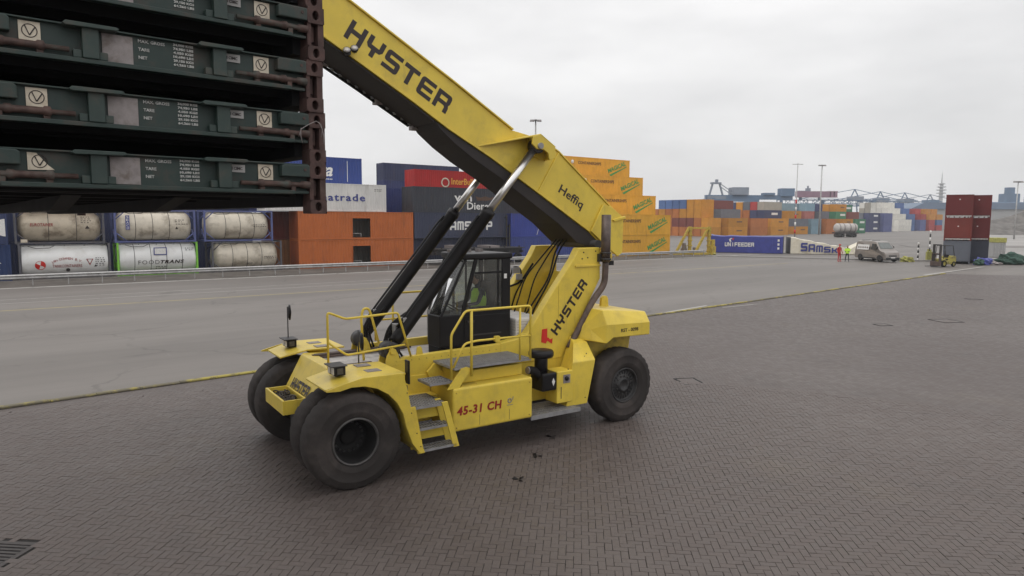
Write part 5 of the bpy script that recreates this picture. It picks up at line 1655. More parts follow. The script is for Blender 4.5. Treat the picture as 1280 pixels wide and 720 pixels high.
# ================================================================== air between the camera and the far quay
hz = MB().box((-950, -80, -1.2), (1550, 1560, 78)).build("haze", None)
hm = bpy.data.materials.new("haze")
hm.use_nodes = True
hnt = hm.node_tree
hnt.nodes.clear()
ho = hnt.nodes.new("ShaderNodeOutputMaterial")
hv = hnt.nodes.new("ShaderNodeVolumePrincipled")
hv.inputs['Color'].default_value = (0.90, 0.93, 0.97, 1)
hv.inputs['Density'].default_value = 0.00034
hnt.links.new(hv.outputs[0], ho.inputs['Volume'])
hz.data.materials.append(hm)
kind(hz, "stuff")
tag(hz, "pale grey haze softening the far quay and stacks", "haze")
# ================================================================== reach stacker
# local frame: X rearwards (u), Y away from the camera side (-v), Z up; origin on the ground under the front axle
TH_ = R(34)
truck = thing("reach_stacker", "big yellow reach stacker with raised boom and black cab on block paving", "reach stacker", (-3.806, 12.7125, 0), TH_)
TEU = Vector((math.cos(TH_), math.sin(TH_), 0)); TEV = Vector((math.sin(TH_), -math.cos(TH_), 0))
def TW(u, v, z):
    return Vector((-3.806, 12.7125, 0)) + TEU * u + TEV * v + Vector((0, 0, z))
def V(u, v, z):
    return Vector((u, -v, z))
def vprism(mb, prof, v0, v1):
    return mb.prism(prof, -v0, -v1, 'y')
def vbox(mb, a, b):
    return mb.box((min(a[0], b[0]), min(-a[1], -b[1]), min(a[2], b[2])), (max(a[0], b[0]), max(-a[1], -b[1]), max(a[2], b[2])))
def vtube(mb, pts, r, seg=8):
    return mb.tube([V(*p) for p in pts], r, seg)
def bent(pts, rad=.08, n=4):
    """round the corners of a pipe run"""
    P = [Vector(p) for p in pts]
    out = [P[0]]
    for k in range(1, len(P) - 1):
        a, b, c = P[k - 1], P[k], P[k + 1]
        d1, d2 = (a - b), (c - b)
        r1 = min(rad, d1.length * .45); r2 = min(rad, d2.length * .45)
        p0, p2 = b + d1.normalized() * r1, b + d2.normalized() * r2
        for q in range(n + 1):
            t = q / n
            out.append(p0 * (1 - t) ** 2 + b * 2 * t * (1 - t) + p2 * t ** 2)
    out.append(P[-1])
    return [tuple(p) for p in out]
def slant_text(body, mat, parent, BL, BR, h, v, bold=.03, shear=0.0, name="lettering", spacing=1.0):
    d = Vector((BR[0] - BL[0], 0, BR[1] - BL[1]))
    if body == "HYSTER":
        me = block_mesh(body, d.length, h)
    else:
        me = fit(text_mesh(body, 1.0, bold, shear=shear, spacing=spacing), 0, d.length, 0, h)
    d.normalize()
    n = Vector((-d.z, 0, d.x))
    M_ = Matrix(((d.x, n.x, 0, BL[0]), (0, 0, -1, -v), (d.z, n.z, 0, BL[1]), (0, 0, 0, 1)))
    me.transform(M_)
    return obj(name, me, mat, parent)
def rivets(mb, pts, v, r=.018):
    for u, z in pts:
        mb.lathe([(.001, 0), (r, 0), (r * .8, .01), (.001, .012)], 8, Matrix.Translation(V(u, v, z)) @ Matrix.Rotation(R(90), 4, 'X'))

# ---- wheels
def tyre_mesh(R_, w, lugs=30):
    pr = [(.47, -.40), (.50, -.43), (.56, -.485), (.60, -.492), (.615, -.503), (.63, -.495), (.70, -.505), (.80, -.497), (.815, -.508), (.83, -.49), (.93, -.46), (.975, -.40), (.992, -.28), (1.0, -.1), (1.0, .1), (.992, .28), (.975, .40), (.93, .46), (.83, .49), (.815, .508), (.80, .497), (.70, .505), (.63, .495), (.615, .503), (.60, .492), (.56, .485), (.50, .43), (.47, .40)]
    seg = lugs * 4
    vs, fs = [], []
    n = len(pr)
    for s in range(seg):
        a = 2 * math.pi * s / seg
        for r_, h_ in pr:
            g = 0.0
            if r_ > .92:
                ph = (s + h_ * 5.0 * (1 if h_ > 0 else -1)) % 4
                if ph < 1.0:
                    g = .020 if abs(h_) > .2 else .010
            rr = r_ * R_ - g
            vs.append((rr * math.cos(a), rr * math.sin(a), h_ * w))
    for s in range(seg):
        s2 = (s + 1) % seg
        for k in range(n):
            k2 = (k + 1) % n
            fs.append((s * n + k, s2 * n + k, s2 * n + k2, s * n + k2))
    me = MB().add(vs, fs, True).mesh("wheel")
    me.materials.append(MATS['rubber'])
    return me
RT, WT = .838, .50
tyre_me = tyre_mesh(RT, WT)
ROT = Matrix.Rotation(R(90), 4, 'X')      # lathe axis onto -Y .. outward on the camera side
def wheel(u, v, style, side, steer=0.0):
    o = obj("wheel", tyre_me, None, truck)
    # local +Z of the wheel points outwards
    o.matrix_local = Matrix.Translation(V(u, v, RT - .006)) @ Matrix.Rotation(steer, 4, 'Z') @ (ROT if side > 0 else Matrix.Rotation(R(-90), 4, 'X')) @ Matrix.Rotation(random.uniform(0, 6), 4, 'Z')
    if style == 'deep':
        MB().lathe([(.415, .17), (.415, .215), (.395, .235), (.375, .225), (.37, .19)], 48, closed=True).build("rim_flange", 'rim_edge', o)
        MB().lathe([(.372, .20), (.345, .16), (.335, -.02), (.315, -.14), (.30, -.17), (.001, -.17)], 48).build("rim", 'rubber_black', o)
        MB().lathe([(.15, -.17), (.14, -.13), (.10, -.12), (.001, -.12)], 24).build("hub", 'rubber_black', o)
        bl = MB()
        for q in range(18):
            a = 2 * math.pi * q / 18
            bl.lathe([(.001, -.17), (.02, -.17), (.02, -.13), (.001, -.13)], 6, Matrix.Translation((.255 * math.cos(a), .255 * math.sin(a), 0)), smooth=False)
        kind(bl.build("wheel_nuts", 'rim', o), "stuff")
    elif style == 'flat':
        MB().lathe([(.400, .17), (.400, .205), (.382, .222), (.362, .21), (.36, .18)], 48, closed=True).build("rim_flange", 'rim', o)
        MB().lathe([(.362, .19), (.35, .15), (.335, .135), (.30, .145), (.17, .155), (.155, .19), (.12, .20), (.10, .17), (.001, .17)], 48).build("rim", 'rim', o)
        sl_me = MB().box((-.034, -.013, -.01), (.034, .013, .004)).mesh("rim_slot"); sl_me.materials.append(MATS['rack_dark'])
        for q in range(24):
            s_o = obj("rim_slot", sl_me, None, o)
            s_o.matrix_local = Matrix.Rotation(2 * math.pi * q / 24, 4, 'Z') @ Matrix.Translation((.285, 0, .148))
        bl = MB()
        for q in range(12):
            a = 2 * math.pi * (q + .5) / 12
            bl.lathe([(.001, .15), (.016, .15), (.016, .185), (.001, .185)], 6, Matrix.Translation((.205 * math.cos(a), .205 * math.sin(a), 0)), smooth=False)
        kind(bl.build("wheel_nuts", 'rim_edge', o), "stuff")
    else:
        MB().lathe([(.40, .17), (.40, .20), (.33, .15), (.32, -.1), (.001, -.1)], 32).build("rim", 'black', o)
    return o
wheel(.10, 1.80, 'deep', 1); wheel(.10, 1.235, 'plain', 1)
wheel(.10, -1.80, 'deep', -1); wheel(.10, -1.235, 'plain', -1)
wheel(6.62, 1.35, 'flat', 1, R(0)); wheel(6.62, -1.35, 'flat', -1, R(0))
ax = MB()
vtube(ax, [(.10, -1.6, .83), (.10, 1.6, .83)], .24, 16)
vtube(ax, [(6.62, -1.2, .83), (6.62, 1.2, .83)], .20, 16)
vbox(ax, (-.25, -.55, .5), (.5, .55, 1.15))
ax.build("axles", 'dark_steel', truck)

# ---- main frame
ch = MB()
for v0, v1 in ((.78, .90), (-.90, -.78)):
    vprism(ch, [(-.02, 1.02), (1.1, .62), (5.4, .62), (5.9, 1.0), (7.2, 1.05), (7.2, 1.95), (5.5, 1.95), (4.3, 1.98), (1.55, 1.93), (1.2, 1.78), (.12, 1.86)], v0, v1)
ch.build("frame", 'yellow', truck, .015)
nose = MB()
vprism(nose, [(-.34, 1.12), (-.22, .95), (.1, .95), (.35, 1.83), (.06, 1.86)], -.78, .78)
ns = nose.build("nose", 'yellow', truck, .02)
me = block_mesh("HYSTER", 1.0, .24)
me.transform(Matrix.Translation((-.5, 0, 0)))
_a, _b = V(-.302, 0, 1.20), V(.06, 0, 1.86)
_d = Vector((.34, 0, .64)).normalized()
# reads from the front (-X): text right runs along +v (towards the camera side), i.e. local -Y
me.transform(Matrix(((0, _d.x, -_d.z, -.272), (-1, 0, 0, 0), (0, _d.z, _d.x, 1.265), (0, 0, 0, 1))) @ Matrix.Translation((.0, 0, .006)))
obj("lettering", me, 'ink', ns)
dk = MB()
vbox(dk, (.2, -.78, 1.72), (5.2, .78, 1.78))
dk.build("deck_plate", 'deck_dust', truck)
dr = MB()
vbox(dr, (.22, -.62, 1.78), (2.2, -.55, 1.86)); vbox(dr, (.22, .50, 1.78), (1.0, .56, 1.84))
vtube(dr, [(.3, -.72, 1.82), (2.3, -.72, 1.84)], .03, 6); vtube(dr, [(.3, -.48, 1.81), (2.3, -.46, 1.83)], .022, 6)
dr.build("deck_pipes", 'rust_pipe', truck)
# tray with old chain in front of the nose
ty = MB()
vbox(ty, (-.72, -.40, 1.10), (-.30, .72, 1.13))
vbox(ty, (-.74, -.42, 1.10), (-.70, .74, 1.36)); vbox(ty, (-.34, -.42, 1.13), (-.30, .74, 1.34))
vbox(ty, (-.70, -.42, 1.10), (-.34, -.39, 1.355)); vbox(ty, (-.70, .71, 1.10), (-.34, .74, 1.355))
ty.build("chain_tray", 'yellow', truck, .008)
lk = MB(); rc_ = random.Random(12)
for q in range(120):
    u, v, z = rc_.uniform(-.66, -.38), rc_.uniform(-.32, .62), rc_.uniform(1.14, 1.30)
    M_ = Matrix.Translation(V(u, v, z)) @ Matrix.Rotation(rc_.uniform(0, 3), 4, 'Z') @ Matrix.Rotation(rc_.uniform(0, 3), 4, 'X')
    lk.lathe([(.028, -.008), (.045, -.008), (.045, .008), (.028, .008)], 8, M_ @ Matrix.Diagonal((1.5, 1, 1, 1)), closed=True)
kind(lk.build("chain_links", 'chain', truck), "stuff")

# ---- front fenders
def fender(s):
    m_ = MB()
    def P(u, v, z): return V(u, s * v, z)
    t = .03
    # top: sloping nose plate, flat plate; skirt over the arch and down behind the wheel
    rows = [(-.36, .96, 2.05, 1.775, 1.775), (.22, .90, 2.06, 1.915, 1.915), (.62, .90, 2.06, 1.92, 1.905), (.95, .90, 2.06, 1.92, 1.80), (1.28, .90, 2.06, 1.92, 1.80)]
    top = [(-.40 if s > 0 else -.30, .98, 2.0 if s > 0 else 1.90, 1.78 if s > 0 else 1.80), (.22, .90, 2.06, 1.915), (1.00, .90, 2.06, 1.905)]
    vs = []
    for u, v0, v1, z in top:
        vs += [P(u, v0, z), P(u, v1, z), P(u, v1, z - t), P(u, v0, z - t)]
    fs = [(0, 1, 2, 3), (8, 11, 10, 9)]
    for k in range(2):
        a = k * 4
        fs += [(a + q, a + 4 + q, a + 4 + (q + 1) % 4, a + (q + 1) % 4) for q in range(4)]
    m_.add(vs, fs)
    # arched side lip
    arch_in = [(-.40, 1.75)] + [(.10 + .90 * math.cos(a), .88 + .90 * math.sin(a)) for a in [R(x) for x in (108, 95, 80, 65, 50, 35, 20, 5)]] + [(1.12, .62), (1.26, .42)]
    arch_out = [(-.40, 1.775), (-.1, 1.85), (.22, 1.912), (.45, 1.912), (.72, 1.906), (.96, 1.88), (1.03, 1.62), (1.08, 1.35), (1.13, 1.08), (1.23, .72), (1.36, .42)]
    k = len(arch_in)
    vs = [P(u, 2.062, z) for u, z in arch_in] + [P(u, 2.062, z) for u, z in arch_out] + [P(u, 2.03, z) for u, z in arch_in] + [P(u, 2.03, z) for u, z in arch_out]
    fs = []
    for q in range(k - 1):
        fs += [(q, q + 1, k + q + 1, k + q), (2 * k + q, 3 * k + q, 3 * k + q + 1, 2 * k + q + 1), (q, 2 * k + q, 2 * k + q + 1, q + 1), (k + q, k + q + 1, 3 * k + q + 1, 3 * k + q)]
    fs += [(0, k, 3 * k, 2 * k), (k - 1, 3 * k - 1, 4 * k - 1, 2 * k - 1)]
    m_.add(vs, fs)
    # rear mud plate following the arch
    vs, fs = [], []
    pth = arch_in[4:]
    for u, z in pth:
        vs += [P(u, .92, z), P(u, 2.03, z), P(u + .02, 2.03, z + .02), P(u + .02, .92, z + .02)]
    for q in range(len(pth) - 1):
        a = q * 4
        fs += [(a + w_, a + 4 + w_, a + 4 + (w_ + 1) % 4, a + (w_ + 1) % 4) for w_ in range(4)]
    m_.add(vs, fs)
    o = m_.build("front_fender", 'yellow', truck, .006)
    pd = MB()
    for u in (.45,):
        pd.box(tuple(V(u, s * 1.12 + .11, 1.916)), tuple(V(u + .26, s * 1.12 - .11, 1.925)))
        pd.box(tuple(V(u, s * 1.6 + .11, 1.910)), tuple(V(u + .26, s * 1.6 - .11, 1.919)))
    pd.build("grip_pads", 'plate_grey', o)
    return o
fn = fender(1); ff = fender(-1)
# work lights on the fenders
def work_light(u, v, z):
    o = vbox(MB(), (u - .10, v - .16, z + .03), (u + .10, v + .16, z + .19)).build("work_light", 'black', truck, .015)
    vbox(MB(), (u - .16, v - .19, z + .19), (u + .12, v + .19, z + .205)).build("hood", 'dark_steel', o)
    for dv in (-.085, .085):
        vbox(MB(), (u - .112, v + dv - .055, z + .055), (u - .10, v + dv + .055, z + .165)).build("lens", 'lamp_glass', o)
    vbox(MB(), (u - .03, v - .03, z - .012), (u + .03, v + .03, z + .03)).build("bracket", 'black', o)
    vbox(MB(), (u - .05, v + .16, z + .06), (u + .05, v + .166, z + .16)).build("side_lens", 'rim_edge', o)
work_light(-.02, 1.50, 1.87); work_light(.05, -1.52, 1.87)
# mirrors
def round_mirror(base, top, c, nm="round_mirror"):
    o = vtube(MB(), [base, top], .012, 6).build(nm, 'dark_steel', truck)
    M_ = Matrix.Translation(V(*c)) @ Matrix.Rotation(R(90), 4, 'Y') @ Matrix.Rotation(R(14), 4, 'X')
    MB().lathe([(.001, -.03), (.10, -.02), (.165, .0), (.16, .03), (.001, .05)], 20, M_).build("mirror_head", 'black', o)
    return o
round_mirror((.05, -1.62, 1.9), (.05, -1.62, 2.72), (.08, -1.62, 2.60))
round_mirror((.62, .86, 1.9), (.62, .86, 2.52), (.67, .86, 2.30))
pm = vbox(MB(), (1.03, 1.94, 1.70), (1.07, 2.10, 2.12)).build("side_mirror", 'black', truck, .02)
vtube(MB(), [(1.05, 1.98, 1.66), (1.1, 1.9, 1.55)], .015, 6).build("mirror_arm", 'dark_steel', pm)

# ---- rails
rl = MB()
vtube(rl, bent([(.02, .95, 1.9), (.02, .95, 2.90), (.34, .97, 2.76), (1.36, .97, 2.80), (1.62, .97, 1.94)], .06), .022, 8)
vtube(rl, bent([(.02, .95, 2.36), (.36, .97, 2.10), (1.50, .97, 2.18)], .06), .02, 8)
rl.build("front_handrail", 'yellow', truck)
hp = MB()
vtube(hp, bent([(1.02, .1, 1.78), (.98, .1, 2.62), (1.02, .1, 2.80), (1.14, .1, 2.80), (1.2, .1, 2.62), (1.42, .1, 1.78)], .07), .026, 8)
hp.build("lifting_hoop", 'yellow', truck)
nr = MB()
vtube(nr, bent([(2.02, 1.83, 1.60), (2.02, 1.83, 2.44), (2.32, 1.83, 2.86), (3.80, 1.83, 2.86), (3.80, 1.83, 1.80)], .07), .024, 8)
vtube(nr, [(2.45, 1.83, 1.62), (2.45, 1.83, 2.86)], .028, 8)
vtube(nr, [(3.55, 1.83, 1.80), (3.55, 1.83, 2.86)], .022, 8)
vtube(nr, bent([(2.06, 1.83, 1.82), (2.30, 1.83, 2.25), (2.55, 1.83, 2.28), (3.80, 1.83, 2.27)], .08), .022, 8)
o = nr.build("walkway_handrail", 'yellow', truck)
vbox(MB(), (2.96, 1.80, 2.23), (3.06, 1.87, 2.33)).build("latch_plate", 'yellow', o)
fr_ = MB()
vtube(fr_, bent([(2.02, -1.7, 1.80), (2.02, -1.7, 2.44), (2.4, -1.7, 2.86), (3.80, -1.7, 2.86), (3.80, -1.7, 1.80)], .07), .024, 8)
vtube(fr_, [(2.45, -1.7, 1.80), (2.45, -1.7, 2.86)], .024, 8)
vtube(fr_, [(2.06, -1.7, 2.27), (3.80, -1.7, 2.27)], .022, 8)
fr_.build("far_handrail", 'yellow', truck)

# ---- walkway, steps and boxes along the near side
def grate(name, u0, u1, v0, v1, z, th=.045):
    fr0 = MB()
    vbox(fr0, (u0, v0, z - th), (u1, v0 + .012, z)); vbox(fr0, (u0, v1 - .012, z - th), (u1, v1, z))
    vbox(fr0, (u0, v0 + .012, z - th), (u0 + .012, v1 - .012, z)); vbox(fr0, (u1 - .012, v0 + .012, z - th), (u1, v1 - .012, z))
    vbox(fr0, (u0 + .012, v0 + .012, z - th), (u1 - .012, v1 - .012, z - th + .012))
    n = max(3, int((u1 - u0) / .05))
    for q in range(1, n):
        u = u0 + (u1 - u0) * q / n
        vbox(fr0, (u - .013, v0 + .012, z - th + .012), (u + .013, v1 - .012, z - .004))
    k = max(2, int((v1 - v0) / .12))
    for q in range(1, k):
        v = v0 + (v1 - v0) * q / k
        vbox(fr0, (u0 + .012, v - .006, z - th + .012), (u1 - .012, v + .006, z - .002))
    return fr0.build(name, 'grating', truck)
grate("walkway_grating", 2.12, 3.86, .92, 1.78, 1.80)
grate("walkway_grating", 2.12, 3.86, -1.7, -.92, 1.80)
grate("rear_step_grating", 3.87, 5.15, 1.0, 1.76, .60, .06)
e_ = vbox(MB(), (3.87, 1.762, .52), (5.15, 1.785, .61)).build("step_edge", 'grating', truck)
fb = MB()
vbox(fb, (2.05, .92, .60), (3.86, 1.84, 1.43))
bx_ = fb.build("fuel_box", 'yellow', truck, .045, 3)
vbox(MB(), (2.3, .93, 1.43), (3.80, 1.55, 1.66)).build("box_riser", 'yellow', bx_, .02)
side_text("45-31 CH", 'ink_red', bx_, 2.13, 3.12, .905, 1.075, -1.846, bold=.03, shear=.12, spacing=1.1)
sm = MB()
sm.prism([(3.24, .94), (3.38, .94), (3.38, .952), (3.24, .952)], -1.846, -1.843).prism([(3.365, 1.03), (3.38, 1.03), (3.395, 1.10), (3.38, 1.10)], -1.846, -1.843)
sm.lathe([(.028, 0), (.05, 0), (.05, .003), (.028, .003)], 18, Matrix.Translation(V(3.305, 1.843, 1.03)) @ ROT, closed=True)
sm.build("maker_mark", 'plate_grey', bx_)
tb = MB()
for u in (3.3, 3.42):
    vbox(tb, (u, 1.35, 1.43), (u + .03, 1.5, 1.56))
tb.build("lifting_lugs", 'yellow', bx_)
# small steps up to the walkway
grate("ladder_step", 1.34, 2.02, 1.74, 2.02, .46)
grate("ladder_step", 1.25, 1.90, 1.72, 2.00, .85)
grate("ladder_step", 1.16, 1.82, 1.20, 2.00, 1.25)
grate("ladder_step", 1.62, 2.10, 1.25, 1.75, 1.56)
grate("ladder_step", 1.00, 1.30, .95, 1.35, 1.60)
st = MB()
for v0, v1 in ((1.985, 2.02), (1.72, 1.745)):
    vprism(st, [(1.96, .40), (2.08, .40), (1.84, 1.27), (1.72, 1.27)], v0, v1)
    vprism(st, [(1.24, .40), (1.36, .40), (1.20, 1.27), (1.06, 1.27)], v0, v1)
st.build("ladder_stringers", 'yellow', truck, .006)
rs_ = MB()
vprism(rs_, [(1.33, .56), (1.95, .56), (1.90, .76), (1.28, .76)], 1.72, 1.735)
vprism(rs_, [(1.25, .94), (1.84, .94), (1.80, 1.12), (1.20, 1.12)], 1.70, 1.715)
vbox(rs_, (1.2, .91, .95), (2.04, 1.25, 1.2))
rs_.build("ladder_risers", 'yellow', truck)
br = MB()
vprism(br, [(1.95, 1.42), (2.18, 1.42), (2.46, 1.76), (2.36, 1.80), (2.24, 1.78)], 1.79, 1.82)
br.build("rail_bracket", 'yellow', truck)
wl_ = MB()
vprism(wl_, [(1.2, .62), (2.05, .62), (2.05, 1.55), (1.2, 1.55)], .905, .93)
vprism(wl_, [(2.0, 1.45), (2.4, 1.45), (2.12, 1.76), (1.95, 1.6)], .93, 1.0)
wl_.build("side_plate", 'yellow', truck, .008)
eye = MB()
vprism(eye, [(1.78, 1.93), (1.92, 1.93), (1.90, 2.06), (1.86, 2.10), (1.80, 2.08)], .85, .88)
eye.build("lashing_eye", 'yellow', truck)

# ---- lift cylinders
def cyl(s):
    base, pin = Vector((1.28, 0, 2.06)), Vector((4.70, 0, 6.09))
    d = (pin - base).normalized()
    v = s * .72
    p0, p1 = base + d * .18, base + d * 3.48
    def Q(p): return (p.x, v, p.z)
    barrel = vtube(MB(), [Q(p0), Q(p0 + d * .1), Q(p1 - d * .14), Q(p1 - d * .13), Q(p1)], [.120, .128, .128, .140, .140], 28)
    b_ = barrel.build("lift_cylinder", 'black', truck)
    vtube(MB(), [Q(p1), Q(pin - d * .14)], .080, 24).build("rod", 'chrome', b_)
    ey = MB()
    ey.lathe([(.06, -.13), (.17, -.13), (.17, .13), (.06, .13)], 20, Matrix.Translation(V(base.x, v, base.z)) @ ROT, closed=True)
    ey.build("base_eye", 'dark_steel', b_); ey = MB()
    ey.lathe([(.05, -.10), (.15, -.10), (.15, .10), (.05, .10)], 20, Matrix.Translation(V(pin.x, v, pin.z)) @ ROT, closed=True)
    ey.build("rod_eye", 'dark_steel', b_)
    up = Vector((-d.z, 0, d.x))
    pipe = [p0 + d * .25 + up * .150, p0 + d * .6 + up * .162, p1 - d * .5 + up * .162, p1 - d * .25 + up * .142]
    vtube(MB(), [(p.x, v + s * .02, p.z) for p in pipe], .024, 8).build("oil_pipe", 'black', b_)
    hs = MB()
    for k in range(4):
        o_ = (k - 1.5) * .06
        vtube(hs, bent([(1.52 + o_, v + s * .05, 1.80), (1.30 + o_, v - s * .16, 2.15 + o_), (1.45 + o_, v - s * .18, 2.5), (1.75, v - s * .12 + o_, 2.72)], .18, 6), .022, 6)
    hs.build("hoses", 'rubber_black', b_)
    vv = MB()
    vbox(vv, (1.42, v - .20, 2.32), (1.62, v - .02, 2.54)); vbox(vv, (1.56, v - .1, 2.5), (1.72, v + .06, 2.66))
    vv.build("valve_block", 'grating', b_, .01)
    lug = MB()
    for dv in (-.17, .15):
        vprism(lug, [(1.12, 1.78), (1.44, 1.78), (1.40, 1.98), (1.34, 2.09), (1.23, 2.09), (1.16, 1.98)], v + dv, v + dv + .035)
    vtube(lug, [(1.28, v - .2, 2.06), (1.28, v + .22, 2.06)], .06, 14)
    lug.build("cylinder_lug", 'yellow', truck, .008)
cyl(1); cyl(-1)

# ---- tower plates
TWR = [(3.70, 1.985), (4.12, 2.03), (4.37, 2.12), (4.70, 2.52), (4.85, 2.72), (5.62, 3.68), (5.76, 3.92), (6.38, 3.92), (6.40, 3.22), (6.11, 2.74), (5.55, 1.90), (5.3, 1.5), (4.3, 1.5), (3.7, 1.7)]
for s in (1, -1):
    m_ = MB()
    vprism(m_, TWR, s * .915, s * .70)
    o = m_.build("boom_tower", 'yellow', truck, .018)
    vv = s * .918
    if s > 0:
        slant_text("HYSTER", 'ink', o, (5.17, 2.0), (6.03, 3.10), .235, .92, .035)
        lg = MB()
        lg.prism([(4.74, 1.90), (4.86, 1.86), (4.90, 1.92), (5.03, 1.84), (5.05, 1.96), (4.97, 1.94), (4.94, 1.98), (4.90, 1.99), (4.90, 2.19), (4.76, 2.18)], -.925, -.918)
        lg.build("red_emblem", 'red_paint', o)
        vbox(MB(), (5.66, .916, 3.50), (6.38, .95, 3.535)).build("stiffener", 'yellow', o)
    rv = MB(); rivets(rv, [(5.9, 3.82), (6.02, 3.70), (6.25, 3.84), (5.86, 3.68)], .916 if s > 0 else -.916)
    rv.build("bolts", 'dark_steel', o)
cb_ = MB()
vbox(cb_, (5.0, -.70, 1.5), (5.6, .70, 1.95))
vprism(cb_, [(5.45, 1.95), (5.65, 1.95), (6.32, 2.95), (6.32, 3.3), (6.2, 3.3)], -.70, .70)
cb_.build("tower_web", 'yellow', truck, .01)
# hose bundle between the towers
hb = MB(); rh = random.Random(4)
for k in range(4):
    v = -.30 + k * .20
    vtube(hb, bent([(4.6 + rh.uniform(0, .3), v - .1, 1.85), (4.95 + rh.uniform(-.1, .2), v, 2.5 + rh.uniform(-.2, .2)), (5.35 + rh.uniform(-.15, .15), v + rh.uniform(-.15, .15), 3.2), (5.75, v * .7, 3.85), (6.1, v * .6, 4.2)], .25, 5), rh.uniform(.014, .022), 6)
vtube(hb, bent([(4.2, -.66, 2.2), (4.35, -.68, 2.75), (4.9, -.68, 2.95), (5.3, -.68, 3.05), (5.6, -.6, 3.5)], .15, 5), .025, 6)
vtube(hb, bent([(4.95, -.67, 2.25), (5.15, -.67, 2.8), (5.35, -.66, 3.1)], .1), .018, 6)
vtube(hb, bent([(5.0, -.67, 3.2), (5.05, -.64, 3.45), (5.25, -.6, 3.4), (5.3, -.66, 3.1)], .1), .018, 6)
hb.build("hose_bundle", 'rubber_black', truck)
vb = MB()
vbox(vb, (5.02, -.69, 3.28), (5.22, -.58, 3.42)); vbox(vb, (5.16, -.69, 3.12), (5.3, -.6, 3.26))
vb.build("tower_valve", 'grating', truck, .01)
eng = MB()
vbox(eng, (4.25, -.66, 1.78), (5.0, .66, 2.42))
eng.build("engine_cover", 'white_quilt', truck, .03)
qs = MB()
for k in range(9):
    vbox(qs, (4.242, -.6, 1.86 + k * .06), (4.25, .655, 1.875 + k * .06))
    vbox(qs, (4.28, .66, 1.86 + k * .06), (4.98, .668, 1.875 + k * .06))
qs.build("cover_ribs", 'deck_dust', truck)

# ---- boom
bm_ = MB()
# outline of the outer section: top edge back to the tail, then the lower seam forwards
TOP = [(-1.4, 9.60), (.67, 8.44), (2.80, 7.26), (3.45, 6.88), (4.24, 6.42), (4.88, 6.31), (5.46, 6.04), (7.10, 4.79), (7.40, 4.58)]
BOT = [(7.36, 3.72), (6.75, 3.98), (6.40, 4.26), (4.98, 5.08), (3.72, 5.80), (3.05, 6.14), (2.70, 6.32), (1.99, 6.74), (.26, 7.70), (-1.4, 8.62)]
vprism(bm_, TOP + BOT, -.5, .5)
boom = bm_.build("boom", 'yellow', truck, .012)
fl = MB()
def flange(pts, v0, v1, t):
    for (a, b) in zip(pts[:-1], pts[1:]):
        d = Vector((b[0] - a[0], 0, b[1] - a[1])).normalized(); n = Vector((-d.z, 0, d.x)) * t
        fl.hexa([V(a[0], v0, a[1]), V(b[0], v0, b[1]), V(b[0], v1, b[1]), V(a[0], v1, a[1]), V(a[0] + n.x, v0, a[1] + n.z), V(b[0] + n.x, v0, b[1] + n.z), V(b[0] + n.x, v1, b[1] + n.z), V(a[0] + n.x, v1, a[1] + n.z)])
flange(TOP[:5], -.545, .545, .03)
flange(TOP[5:], -.53, .53, .03)
flange([(BOT[9][0], BOT[9][1] - .0), BOT[8], BOT[7]], .50, .54, .035)
flange([BOT[7], BOT[6], BOT[5], BOT[4], BOT[3], BOT[2]], .50, .535, .03)
fl.build("boom_flange", 'yellow', boom, .006)
# dark underside
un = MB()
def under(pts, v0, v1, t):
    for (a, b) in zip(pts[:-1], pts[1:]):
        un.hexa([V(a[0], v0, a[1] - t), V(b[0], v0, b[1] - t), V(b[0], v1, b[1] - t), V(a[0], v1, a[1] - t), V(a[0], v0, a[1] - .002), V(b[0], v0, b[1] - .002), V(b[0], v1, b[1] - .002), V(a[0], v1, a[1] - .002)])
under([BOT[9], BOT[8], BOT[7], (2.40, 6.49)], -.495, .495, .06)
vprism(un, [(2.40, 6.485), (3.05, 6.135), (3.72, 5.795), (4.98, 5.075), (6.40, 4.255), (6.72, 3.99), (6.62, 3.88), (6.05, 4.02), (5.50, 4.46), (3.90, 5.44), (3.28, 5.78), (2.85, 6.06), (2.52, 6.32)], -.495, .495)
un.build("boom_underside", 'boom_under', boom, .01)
ft = MB(); cl_ = MB()
for k in range(14):
    u = .35 + k * .16
    zz = 7.70 - (u - .26) * .555
    ft.box(tuple(V(u, -.40, zz - .11)), tuple(V(u + .05, -.52, zz - .05)))
ft.build("cable_clips", 'grating', boom)
for u in (.45, 1.55, 2.35):
    zz = 7.70 - (u - .26) * .555
    vbox(MB(), (u, -.56, zz - .16), (u + .16, -.38, zz - .05)).build("wear_pad", 'plate_grey', boom, .01)
vtube(MB(), [(-.5, -.46, 8.0), (.3, -.46, 7.56), (1.2, -.46, 7.08), (2.3, -.46, 6.46)], .03, 6).build("cable_run", 'rubber_black', boom)
slant_text("HYSTER", 'ink', boom, (.58, 7.80), (2.64, 6.61), .375, .503, .035)
slant_text("Heffiq", 'ink', boom, (5.45, 5.11), (6.12, 4.73), .26, .503, .015)
slant_text("the load specialist", 'exhaust', boom, (5.42, 5.03), (6.02, 4.69), .05, .503, 0.0) if False else None
